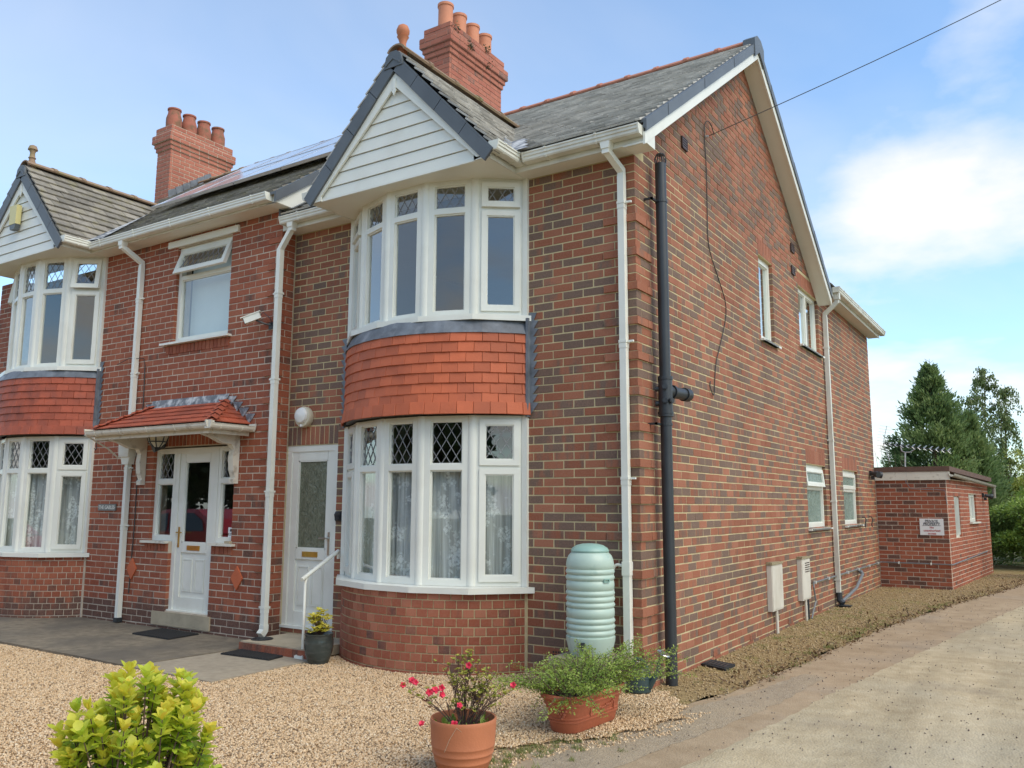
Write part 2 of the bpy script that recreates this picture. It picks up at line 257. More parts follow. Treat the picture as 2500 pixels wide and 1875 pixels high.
# ------------------------------------------------------------ builders
ORG = {}
def link(o, parent=None):
    COL.objects.link(o)
    if parent is not None: o.parent = parent
    return o
def tag(o, label=None, cat=None, group=None, kind=None):
    if label: o['label'] = label
    if cat: o['category'] = cat
    if group: o['group'] = group
    if kind: o['kind'] = kind
    return o
def thing(name, label, cat, loc=(0, 0, 0), group=None):
    o = bpy.data.objects.new(name, None); o.empty_display_size = .2; COL.objects.link(o); o.location = loc; ORG[o.name] = Vector(loc); return tag(o, label, cat, group)
def finish(o, parent, org):
    ORG[o.name] = org
def meshobj(name, me, parent, org):
    o = bpy.data.objects.new(name, me); link(o, parent); ORG[o.name] = org; return o
class MB:
    def __init__(s): s.v = []; s.f = []; s.t = []; s.h = []
    def poly(s, pts, tone=.5, hue=.5):
        b = len(s.v); s.v += [tuple(p) for p in pts]; s.f.append(tuple(range(b, b + len(pts)))); s.t.append(tone); s.h.append(hue)
    def raw(s, vs, fs, tone=.5, hue=.5):
        b = len(s.v); s.v += [tuple(p) for p in vs]
        for f in fs: s.f.append(tuple(i + b for i in f)); s.t.append(tone); s.h.append(hue)
    def obox(s, o, u, v, w, tone=.5, hue=.5):
        o, u, v, w = map(Vector, (o, u, v, w))
        p = [o, o + u, o + u + v, o + v, o + w, o + u + w, o + u + v + w, o + v + w]
        fs = [(0, 3, 2, 1), (4, 5, 6, 7), (0, 1, 5, 4), (1, 2, 6, 5), (2, 3, 7, 6), (3, 0, 4, 7)]
        if u.cross(v).dot(w) < 0: fs = [f[::-1] for f in fs]
        s.raw(p, fs, tone, hue)
    def box(s, a, b, tone=.5, hue=.5):
        s.obox(a, (b[0] - a[0], 0, 0), (0, b[1] - a[1], 0), (0, 0, b[2] - a[2]), tone, hue)
    def prism(s, pts, d, tone=.5, hue=.5):
        pts = [Vector(p) for p in pts]; d = Vector(d); n = len(pts); q = pts + [p + d for p in pts]
        nr = Vector((0, 0, 0))
        for i in range(n): nr += pts[i].cross(pts[(i + 1) % n])
        fs = [tuple(range(n))[::-1], tuple(range(n, 2 * n))] + [(i, (i + 1) % n, (i + 1) % n + n, i + n) for i in range(n)]
        if nr.dot(d) < 0: fs = [f[::-1] for f in fs]
        s.raw(q, fs, tone, hue)
    def tube(s, pts, r, n=8, cap=True, tone=.5):
        pts = [Vector(p) for p in pts]; rr = r if hasattr(r, '__len__') else [r] * len(pts); b = len(s.v); up = None; rings = []
        for i, p in enumerate(pts):
            d = (pts[min(i + 1, len(pts) - 1)] - pts[max(i - 1, 0)]).normalized()
            if up is None: up = d.orthogonal().normalized()
            up = (up - d * up.dot(d)).normalized(); sd_ = d.cross(up)
            rings.append([p + (up * math.cos(a) + sd_ * math.sin(a)) * rr[i] for a in [2 * math.pi * k / n for k in range(n)]])
        vs_ = [q for g in rings for q in g]; fs = []
        for i in range(len(pts) - 1):
            for k in range(n): fs.append((i * n + k, i * n + (k + 1) % n, (i + 1) * n + (k + 1) % n, (i + 1) * n + k))
        if cap: fs += [tuple(range(n))[::-1], tuple(range((len(pts) - 1) * n, len(pts) * n))]
        s.raw(vs_, fs, tone)
    def lathe(s, c, prof, n=32, sx=1, sy=1, rot=0, cap=False):
        c = Vector(c); vs_ = []; fs = []; m = len(prof)
        for r, z in prof:
            for k in range(n):
                a = 2 * math.pi * k / n; x, y = r * math.cos(a) * sx, r * math.sin(a) * sy
                vs_.append(c + Vector((x * math.cos(rot) - y * math.sin(rot), x * math.sin(rot) + y * math.cos(rot), z)))
        for i in range(m - 1):
            for k in range(n): fs.append((i * n + k, i * n + (k + 1) % n, (i + 1) * n + (k + 1) % n, (i + 1) * n + k))
        fs.append(tuple(range(n))[::-1]); 
        if cap: fs.append(tuple(range((m - 1) * n, m * n)))
        s.raw(vs_, fs)
    def sweep(s, prof, p0, p1, a, b, cap=True):
        p0, p1, a, b = map(Vector, (p0, p1, a, b)); n = len(prof)
        v0 = [p0 + a * x + b * y for x, y in prof]; s.prism(v0, p1 - p0)
    def build(s, name, mat, parent=None, smooth=False, org=None, kind=None, label=None, cat=None, group=None, angle=35):
        if org is None: org = ORG[parent.name] if parent is not None else Vector((0, 0, 0))
        org = Vector(org)
        me = bpy.data.meshes.new(name); me.from_pydata([(x - org.x, y - org.y, z - org.z) for x, y, z in s.v], [], s.f)
        for nm, arr in (('tone', s.t), ('hue', s.h)):
            at = me.attributes.new(nm, 'FLOAT', 'FACE'); at.data.foreach_set('value', np.array(arr, dtype=np.float32))
        me.materials.append(M[mat]); me.validate()
        if smooth: me.shade_smooth(); me.set_sharp_from_angle(angle=R(angle))
        o = meshobj(name, me, parent, org)
        if parent is None: o.location = org
        return tag(o, label, cat, group, kind)
def npmesh(name, verts, faces, mat, parent=None, org=None, tone=None, kind=None, label=None, cat=None, smooth=False, group=None):
    if org is None: org = ORG[parent.name] if parent is not None else Vector((0, 0, 0))
    org = Vector(org)
    verts = np.asarray(verts, np.float32) - np.array(org, np.float32); faces = np.asarray(faces, np.int32); k = faces.shape[1]
    me = bpy.data.meshes.new(name); me.vertices.add(len(verts)); me.vertices.foreach_set('co', verts.ravel())
    me.loops.add(faces.size); me.loops.foreach_set('vertex_index', faces.ravel()); me.polygons.add(len(faces))
    me.polygons.foreach_set('loop_start', np.arange(0, faces.size, k, dtype=np.int32))
    if tone is not None:
        at = me.attributes.new('tone', 'FLOAT', 'FACE'); at.data.foreach_set('value', np.asarray(tone, np.float32))
    me.update(calc_edges=True); me.materials.append(M[mat])
    if smooth: me.shade_smooth()
    o = meshobj(name, me, parent, org)
    if parent is None: o.location = org
    return tag(o, label, cat, group, kind)
def px(p):
    d = Vector(p) - CAM; w_ = d.dot(FW)
    if w_ < .1: return None
    return 1250 + FPX * d.dot(RT) / w_, 937.5 - FPX * d.dot(UP) / w_, w_

# pieces: bricks, slates and tiles as boxes with a chamfered front, local x = width, z = height, -y = outward
def piece_geo(w, h, d, c, rg, jit=.0012):
    def j(): return rg.uniform(-jit, jit)
    v = [(0, d, 0), (w, d, 0), (w, d, h), (0, d, h)]
    v += [(0 + j(), c, 0 + j()), (w + j(), c, 0 + j()), (w + j(), c, h + j()), (0 + j(), c, h + j())]
    v += [(c, 0 + j(), c), (w - c, 0 + j(), c), (w - c, 0 + j(), h - c), (c, 0 + j(), h - c)]
    f = [(8, 9, 10, 11)] + [(4 + i, 4 + (i + 1) % 4, 8 + (i + 1) % 4, 8 + i) for i in range(4)] + [(i, (i + 1) % 4, 4 + (i + 1) % 4, 4 + i) for i in range(4)] + [(3, 2, 1, 0)]
    return v, f
def basis(O, u, n, z=(0, 0, 1)):
    u, n, z, O = Vector(u), Vector(n), Vector(z), Vector(O)
    return Matrix(((u.x, -n.x, z.x, O.x), (u.y, -n.y, z.y, O.y), (u.z, -n.z, z.z, O.z), (0, 0, 0, 1)))
def catmull(pts, k=6):
    p = [Vector(q) for q in pts]; p = [p[0] * 2 - p[1]] + p + [p[-1] * 2 - p[-2]]; out = []
    for i in range(1, len(p) - 2):
        for j in range(k):
            t = j / k; out.append(.5 * ((2 * p[i]) + (p[i + 1] - p[i - 1]) * t + (2 * p[i - 1] - 5 * p[i] + 4 * p[i + 1] - p[i + 2]) * t * t + (3 * p[i] - p[i - 1] - 3 * p[i + 1] + p[i + 2]) * t ** 3))
    return out + [p[-2]]
class Pieces:
    def __init__(s, name, mat, c=.003, limit=300, jit=.0012): s.name = name; s.mat = mat; s.c = c; s.limit = limit; s.l = []; s.cache = {}; s.jit = jit
    def add(s, Mx, w, h, d, tone, hue, pri=1.0): s.l.append((Mx, w, h, d, tone, hue, pri))
    def emit(s, parent, stuffname=None):
        org = ORG[parent.name]; rg = random.Random(5)
        def area(p):
            Mx, w, h, d = p[:4]; q = [px(Mx @ Vector(a)) for a in ((0, 0, 0), (w, 0, 0), (w, 0, h), (0, 0, h))]
            if any(a is None for a in q): return 0
            cx = sum(a[0] for a in q) / 4; cy = sum(a[1] for a in q) / 4
            if not (0 < cx < 2500 and 0 < cy < 1875): return 0
            ar = sum(q[i][0] * q[(i + 1) % 4][1] - q[(i + 1) % 4][0] * q[i][1] for i in range(4)) / 2
            return max(0, -ar) * p[6]
        order = sorted(range(len(s.l)), key=lambda i: -area(s.l[i]))
        ind = set(order[:s.limit]); mb = MB()
        for i, (Mx, w, h, d, tone, hue, pri) in enumerate(s.l):
            if i in ind:
                tb = round(tone * 7) / 7; hb = round(hue * 4) / 4; key = (round(w, 3), round(h, 3), round(d, 3), tb, hb)
                me = s.cache.get(key)
                if me is None:
                    v, f = piece_geo(w, h, d, s.c, rg, s.jit); me = bpy.data.meshes.new(s.name); me.from_pydata(v, [], f)
                    for nm, val in (('tone', tb), ('hue', hb)):
                        at = me.attributes.new(nm, 'FLOAT', 'FACE'); at.data.foreach_set('value', np.full(len(f), val, np.float32))
                    me.materials.append(M[s.mat]); s.cache[key] = me
                o = bpy.data.objects.new(s.name, me); link(o, parent); T = Mx.copy(); T.translation = T.translation - org; o.matrix_local = T; ORG[o.name] = org
            else:
                v, f = piece_geo(w, h, d, s.c, rg, s.jit); mb.raw([Mx @ Vector(a) for a in v], f, tone, hue)
        if mb.f: mb.build(stuffname or (s.name + '_field'), s.mat, parent, kind='stuff')

CH = .08267; BW = .225; JT = .0110
def tone_ours(rg=random):
    r = rg.random()
    return (rg.uniform(.0, .3) if r < .42 else rg.uniform(.36, .6) if r < .68 else rg.uniform(.68, 1.0)), rg.random()
def tone_n(rg=random):
    r = rg.random()
    return (rg.uniform(0, .28) if r < .86 else rg.uniform(.35, .6)), rg.random()
def sub_intervals(a, b, holes):
    iv = [(a, b)]
    for c, d in holes:
        nv = []
        for x, y in iv:
            if d <= x or c >= y: nv.append((x, y)); continue
            if c > x: nv.append((x, c))
            if d < y: nv.append((d, y))
        iv = nv
    return iv
def wall_bricks(P, O, u, n, i0, i1, lim, phase, holes, tone, zbase=0., depth=.1, pri=1.0, proud=None, bw=BW, tonez=None):
    """courses i0..i1; lim(i, z)->(lo,hi) along u; phase(i)->joint offset; holes (ua,ub,za,zb)"""
    O, u, n = Vector(O), Vector(u), Vector(n)
    for i in range(i0, i1):
        z = zbase + i * CH; zc = z + CH / 2; lo, hi = lim(i, zc)
        hs = [(h[0] + .004, h[1] - .004) for h in holes if h[2] < zc < h[3]]
        ph = phase(i); k0 = math.floor((lo - ph) / bw) - 1; k1 = math.ceil((hi - ph) / bw) + 1
        for a, b in sub_intervals(lo, hi, hs):
            ed = [a - JT / 2] + [ph + k * bw for k in range(k0, k1 + 1) if a + .06 < ph + k * bw < b - .06] + [b + JT / 2]
            for k in range(len(ed) - 1):
                x0 = ed[k] + JT / 2; x1 = ed[k + 1] - JT / 2
                if x1 - x0 < .01: continue
                t, hq = tone()
                if tonez: t = min(1, max(0, t + tonez(z)))
                pr_ = (proud(i, x0, x1) if proud else 0) + random.uniform(-.0015, .0015)
                zj = z + JT / 2 + random.uniform(-.001, .001)
                P.add(basis(O + u * x0 + n * pr_ + Vector((0, 0, zj)), u, n), x1 - x0, CH - JT + random.uniform(-.001, .001), depth + pr_, t, hq, pri)
def mortar_wall(mb, O, u, n, u0, u1, z0, z1, holes, thick=.24, rec=.0035):
    O, u, n = Vector(O), Vector(u), Vector(n)
    us = sorted({u0, u1, *[x for h in holes for x in h[:2] if u0 < x < u1]}); zs = sorted({z0, z1, *[x for h in holes for x in h[2:4] if z0 < x < z1]})
    def P3(a, z, dpt): return O + u * a - n * dpt + Vector((0, 0, z))
    solid = {}
    for i in range(len(us) - 1):
        for j in range(len(zs) - 1):
            c = ((us[i] + us[i + 1]) / 2, (zs[j] + zs[j + 1]) / 2); solid[i, j] = not any(h[0] < c[0] < h[1] and h[2] < c[1] < h[3] for h in holes)
    for (i, j), sld in solid.items():
        if not sld: continue
        a, b, c, d = us[i], us[i + 1], zs[j], zs[j + 1]
        mb.poly([P3(a, c, rec), P3(b, c, rec), P3(b, d, rec), P3(a, d, rec)]); mb.poly([P3(a, c, thick), P3(a, d, thick), P3(b, d, thick), P3(b, c, thick)])
        if not solid.get((i - 1, j)): mb.poly([P3(a, c, rec), P3(a, d, rec), P3(a, d, thick), P3(a, c, thick)])
        if not solid.get((i + 1, j)): mb.poly([P3(b, c, rec), P3(b, c, thick), P3(b, d, thick), P3(b, d, rec)])
        if not solid.get((i, j - 1)): mb.poly([P3(a, c, rec), P3(a, c, thick), P3(b, c, thick), P3(b, c, rec)])
        if not solid.get((i, j + 1)): mb.poly([P3(a, d, rec), P3(b, d, rec), P3(b, d, thick), P3(a, d, thick)])
def soldiers(P, O, u, n, a, b, z0, z1, tone, pitch=.0765, pri=1.0, proud=0.):
    O, u, n = Vector(O), Vector(u), Vector(n); k = max(1, round((b - a) / pitch)); s_ = (b - a) / k
    for i in range(k):
        t, h = tone(); P.add(basis(O + u * (a + i * s_ + .005) + n * proud + Vector((0, 0, z0)), u, n), s_ - .01, z1 - z0, .1 + proud, t, h, pri)

# ------------------------------------------------------------ windows
def lattice(mb, P3, a0, a1, z0, z1, dpt, dx=.105, dz=.165, wd=.007):
    sl = dz / dx
    for sgn in (1, -1):
        k = -40
        while k < 80:
            c = a0 + k * dx; k += 1; pts = []
            # line z = z0 + sgn*sl*(x-c)
            xa, xb = sorted((c, c + sgn * (z1 - z0) / sl)); xa, xb = max(xa, a0), min(xb, a1)
            if xb - xa < .008: continue
            za, zb = z0 + sgn * sl * (xa - c), z0 + sgn * sl * (xb - c)
            if min(za, zb) < z0 - 1e-4 or max(za, zb) > z1 + 1e-4: continue
            p, q = P3(xa, za, dpt), P3(xb, zb, dpt); d = (q - p).normalized(); nn = (P3(0, 0, 0) - P3(0, 0, 1)); sd_ = d.cross(nn).normalized() * wd
            mb.obox(p - sd_ / 2, q - p, sd_, nn * .004)
def window(parent, O, u, n, W, z0, z1, tr=None, sash=(), lead=True, fw=.048, split=None, glass='glass', mat='upvc', name='window', depth=.07, tilt=0, bottomglass=None, sashw=.055, sw=None):
    sw_ = sw or fw
    """O plan point of the left end on the outer frame face; u along, n outward"""
    O, u, n = Vector((O[0], O[1], 0)), Vector(u).normalized(), Vector(n).normalized()
    def P3(a, z, d): return O + u * a - n * d + Vector((0, 0, z))
    f = MB()
    def bar(a0, a1, b0, b1, d0=0, d1=depth): f.obox(P3(a0, b0, d1), u * (a1 - a0), n * (d1 - d0), Vector((0, 0, b1 - b0)))
    bar(0, sw_, z0, z1); bar(W - sw_, W, z0, z1); bar(sw_, W - sw_, z0, z0 + fw * 1.15); bar(sw_, W - sw_, z1 - fw, z1)
    cells = []
    zsp = [(z0 + fw * 1.15, z1 - fw)] if tr is None else [(z0 + fw * 1.15, tr - .028), (tr + .028, z1 - fw)]
    if tr is not None: bar(sw_, W - sw_, tr - .028, tr + .028)
    for r_, (a, b) in enumerate(zsp):
        xs = [(sw_, W - sw_)] if split is None else [(sw_, split - .03), (split + .03, W - sw_)]
        for x in xs: cells.append((x[0], x[1], a, b, r_))
    if split is not None: bar(split - .03, split + .03, z0 + fw * 1.15, z1 - fw)
    # glazing beads
    for a0, a1, b0, b1, r_ in cells:
        bd = .014
        if not ((r_ in sash)):
            for q in ((a0, a0 + bd, b0, b1), (a1 - bd, a1, b0, b1), (a0 + bd, a1 - bd, b0, b0 + bd), (a0 + bd, a1 - bd, b1 - bd, b1)): bar(*q, .018, .05)
    fo = f.build(name, mat, parent)
    for a0, a1, b0, b1, r_ in cells:
        top = (r_ == len(zsp) - 1 and tr is not None)
        if r_ in sash:
            s_ = MB(); e = .012; a0 -= e; a1 += e; b0 -= e; b1 += e; sw = sashw
            th = tilt if top else 0
            def Q(a, z, d, b1=b1, th=th):      # hinge at the head
                if not th: return P3(a, z, d)
                r0 = b1 - z; return P3(a, b1 - r0 * math.cos(th) , d - r0 * math.sin(th))
            def sbar(x0, x1, y0, y1, d0, d1):
                p = [Q(x0, y0, d1), Q(x1, y0, d1), Q(x1, y1, d1), Q(x0, y1, d1), Q(x0, y0, d0), Q(x1, y0, d0), Q(x1, y1, d0), Q(x0, y1, d0)]
                s_.raw(p, [(0, 3, 2, 1), (4, 5, 6, 7), (0, 1, 5, 4), (1, 2, 6, 5), (2, 3, 7, 6), (3, 0, 4, 7)])
            for q in ((a0, a0 + sw, b0, b1), (a1 - sw, a1, b0, b1), (a0 + sw, a1 - sw, b0, b0 + sw), (a0 + sw, a1 - sw, b1 - sw, b1)): sbar(*q, -.02, .035)
            bd = .012
            for q in ((a0 + sw, a0 + sw + bd, b0 + sw, b1 - sw), (a1 - sw - bd, a1 - sw, b0 + sw, b1 - sw), (a0 + sw + bd, a1 - sw - bd, b0 + sw, b0 + sw + bd), (a0 + sw + bd, a1 - sw - bd, b1 - sw - bd, b1 - sw)): sbar(*q, -.008, .03)
            s_.build('sash', mat, fo)
            A0, A1, B0, B1 = a0 + sw, a1 - sw, b0 + sw, b1 - sw; QQ = Q; dg = .008
        else: A0, A1, B0, B1 = a0, a1, b0, b1; QQ = P3; dg = .034
        g = MB(); p = [QQ(A0, B0, dg + .006), QQ(A1, B0, dg + .006), QQ(A1, B1, dg + .006), QQ(A0, B1, dg + .006), QQ(A0, B0, dg), QQ(A1, B0, dg), QQ(A1, B1, dg), QQ(A0, B1, dg)]
        g.raw(p, [(0, 3, 2, 1), (4, 5, 6, 7), (0, 1, 5, 4), (1, 2, 6, 5), (2, 3, 7, 6), (3, 0, 4, 7)])
        g.build('pane', glass if not (bottomglass and not top) else bottomglass, fo)
        if lead and top:
            lm = MB(); lattice(lm, QQ, A0, A1, B0, B1, dg - .001)
            if lm.f: lm.build('lead_lattice', 'came', fo)
    return fo
def curtain(name, pts, z0, z1, label, cat='curtain', mat='lace', amp=.018, wl=.11):
    """wavy hanging sheet following plan points"""
    pts = [Vector((p[0], p[1], 0)) for p in pts]; vs_ = []; fs = []; s_ = 0; rows = 5; cols = []
    for i in range(len(pts) - 1):
        a, b = pts[i], pts[i + 1]; n_ = max(3, int((b - a).length / .014)); nn = Vector((-(b - a).y, (b - a).x, 0)).normalized()
        for k in range(n_ + (i == len(pts) - 2)):
            t_ = k / n_; ss = s_ + t_ * (b - a).length; ph = math.sin(ss / wl * 6.283 + 1.6 * math.sin(ss * 5.1)) + .35 * math.sin(ss / wl * 15)
            cols.append((a.lerp(b, t_), nn, ph))
        s_ += (b - a).length
    for j in range(rows):
        z = z0 + (z1 - z0) * j / (rows - 1); am = amp * (1.15 - .5 * j / (rows - 1))
        for p, nn, ph in cols: vs_.append(p + nn * ph * am + Vector((0, 0, z)))
    c = len(cols)
    for j in range(rows - 1):
        for k in range(c - 1): fs.append((j * c + k, j * c + k + 1, (j + 1) * c + k + 1, (j + 1) * c + k))
    o = npmesh(name, vs_, fs, mat, org=(pts[0].x, pts[0].y, z0), smooth=True); return tag(o, label, cat)

GUT = [(.055 * math.cos(a), .055 * math.sin(a)) for a in [math.pi + math.pi * k / 8 for k in range(9)]]
GUT = [(-.062, .012)] + [(-.055, 0)] + GUT[1:-1] + [(.055, 0), (.062, .012), (.054, .012)] + [(.048 * math.cos(a), .048 * math.sin(a)) for a in [-math.pi * k / 8 for k in range(9)]] + [(-.054, .012)]
OGEE = [(-.05, .035), (-.05, -.05), (.035, -.05), (.045, -.035), (.045, -.012), (.055, -.004), (.055, .02), (.064, .026), (.064, .04), (.056, .04), (.048, .02), (.036, -.01), (.03, -.04), (-.043, -.042), (-.043, .035)]
def gutter(parent, p0, p1, out, mat='upvc', prof=OGEE, brk=.8, name='gutter', b0=.3):
    p0, p1, out = Vector(p0), Vector(p1), Vector(out); m = MB(); m.sweep(prof, p0, p1, out, (0, 0, 1)); d = (p1 - p0).normalized()
    for p, s_ in ((p0, 1), (p1, -1)):
        m.sweep([(x * 1.03, y * 1.03) for x, y in [(-.05, .04), (-.05, -.052), (.036, -.052), (.047, -.035), (.056, -.006), (.066, .04)]], p - d * s_ * .004, p + d * s_ * .012, out, (0, 0, 1))
    g = m.build(name, mat, parent); ln = (p1 - p0).length; x = b0
    while x < ln - .1:
        b = MB(); q = p0 + d * x; b.sweep([(xx * 1.1, yy * 1.12 - .001) for xx, yy in prof], q, q + d * .022, out, (0, 0, 1)); b.build('gutter_bracket', mat, g); x += brk
    return g
def sqpipe(mb, pts, s_=.062, out=(0, -1, 0)):
    """square section pipe through points in a vertical plane"""
    pts = [Vector(p) for p in pts]; o = Vector(out); rings = []
    for i, p in enumerate(pts):
        d = (pts[min(i + 1, len(pts) - 1)] - pts[max(i - 1, 0)]).normalized(); a = Vector((0, 0, 1)).cross(o).normalized(); b = d.cross(a).normalized()
        rings.append([p + a * x * s_ / 2 + b * y * s_ / 2 for x, y in ((-1, -1), (1, -1), (1, 1), (-1, 1))])
    vs_ = [q for g in rings for q in g]; fs = []
    for i in range(len(pts) - 1):
        for k in range(4): fs.append((i * 4 + k, i * 4 + (k + 1) % 4, (i + 1) * 4 + (k + 1) % 4, (i + 1) * 4 + k))
    fs += [(3, 2, 1, 0), tuple(range(len(vs_) - 4, len(vs_)))]
    mb.raw(vs_, fs)
def downpipe(parent, x, y, ztop, zbot, ywall, gut, brk, out=(0, -1, 0), mat='upvc', shoe=True, side=1, label=None):
    """pipe against a wall facing -Y: gut=(x,y,z) outlet under the gutter"""
    o = Vector(out); al = Vector((0, 0, 1)).cross(o)
    m = MB(); g = Vector(gut); p = Vector((x, y, 0))
    sqpipe(m, [g, g - Vector((0, 0, .09)), Vector((x, y, ztop + .02)), Vector((x, y, ztop - .05)), Vector((x, y, zbot))], .064, out)
    m.sweep([(-.04, -.075), (.04, -.075), (.052, .0), (.052, .03), (-.052, .03), (-.052, 0)], g + o * .045, g - o * .045, al, (0, 0, 1))
    m.box((g.x - .036, g.y - .036, g.z - .12), (g.x + .036, g.y + .036, g.z - .065))
    d_ = m.build('downpipe', mat, parent)
    if label: d_['label'] = label
    for z in brk:
        b = MB(); b.box((x - .038, y - .038, z - .012), (x + .038, y + .038, z + .012)); t_ = al * side
        b.obox(Vector((x, y, z - .008)) + t_ * .03 + o * .006, t_ * .065, o * -.022, (0, 0, .018)); b.obox(Vector((x, y, z - .012)) - al * .03, al * .06, -o * .06, (0, 0, .024)); b.build('pipe_bracket', mat, d_)
        j = MB(); j.box((x - .0355, y - .0355, z - .06), (x + .0355, y + .0355, z - .018)); j.build('pipe_socket', mat, d_)
    if shoe:
        s_ = MB(); sqpipe(s_, [(x, y, zbot + .06), (x, y, zbot + .0), Vector((x, y, zbot - .05)) + o * .045], .075, out); s_.build('pipe_shoe', mat, d_)
    return d_

# ------------------------------------------------------------ roof pieces
def slates(P, O, u, s_, n, rows, gauge, width, span, tone=lambda: (random.random(), 0), thick=.020, pri=1.0):
    """O eave left corner; span(i)->(lo,hi) along u in row i"""
    O, u, s_, n = Vector(O), Vector(u), Vector(s_).normalized(), Vector(n).normalized()
    tl = math.atan2(thick * 1.3, gauge)
    zs = (s_ * math.cos(tl) - n * math.sin(tl)).normalized(); nn = (n * math.cos(tl) + s_ * math.sin(tl)).normalized()
    for i in range(rows):
        lo, hi = span(i); off = (i % 2) * width / 2; k = math.floor((lo - off) / width)
        while off + k * width < hi:
            a, b = max(lo, off + k * width + .002), min(hi, off + (k + 1) * width - .002); k += 1
            if b - a < .03: continue
            t, h = tone(); O2 = O + u * a + s_ * (i * gauge) + n * (thick * 2.2 + random.uniform(-.0015, .003))
            P.add(basis(O2, u, nn, zs), b - a, gauge * 1.12, thick, t, h, pri)
def ridge_tiles(parent, p0, p1, mat, step=.44, r=.12, rise=.09, name='ridge_tile', a0=25):
    p0, p1 = Vector(p0), Vector(p1); d = (p1 - p0); ln = d.length; d.normalize(); sd_ = Vector((0, 0, 1)).cross(d).normalized(); k = int(ln / step)
    for i in range(k):
        m = MB(); q = p0 + d * (i * ln / k) + Vector((0, 0, random.uniform(-.004, .004))); prof = []
        for j in range(9):
            a = R(a0 + (180 - 2 * a0) * j / 8); prof.append((r * math.cos(a) * 1.15, r * math.sin(a) - r * .55))
        inner = [(x * .86, y - .018) for x, y in prof[::-1]]
        m.sweep(prof + inner, q, q + d * (ln / k - .006), sd_, (0, 0, 1))
        m.sweep([(x * 1.1, y + .012) for x, y in prof] + [(x, y - .012) for x, y in prof[::-1]], q + d * (ln / k - .05), q + d * (ln / k + .01), sd_, (0, 0, 1))
        m.build(name, mat, parent, smooth=True)

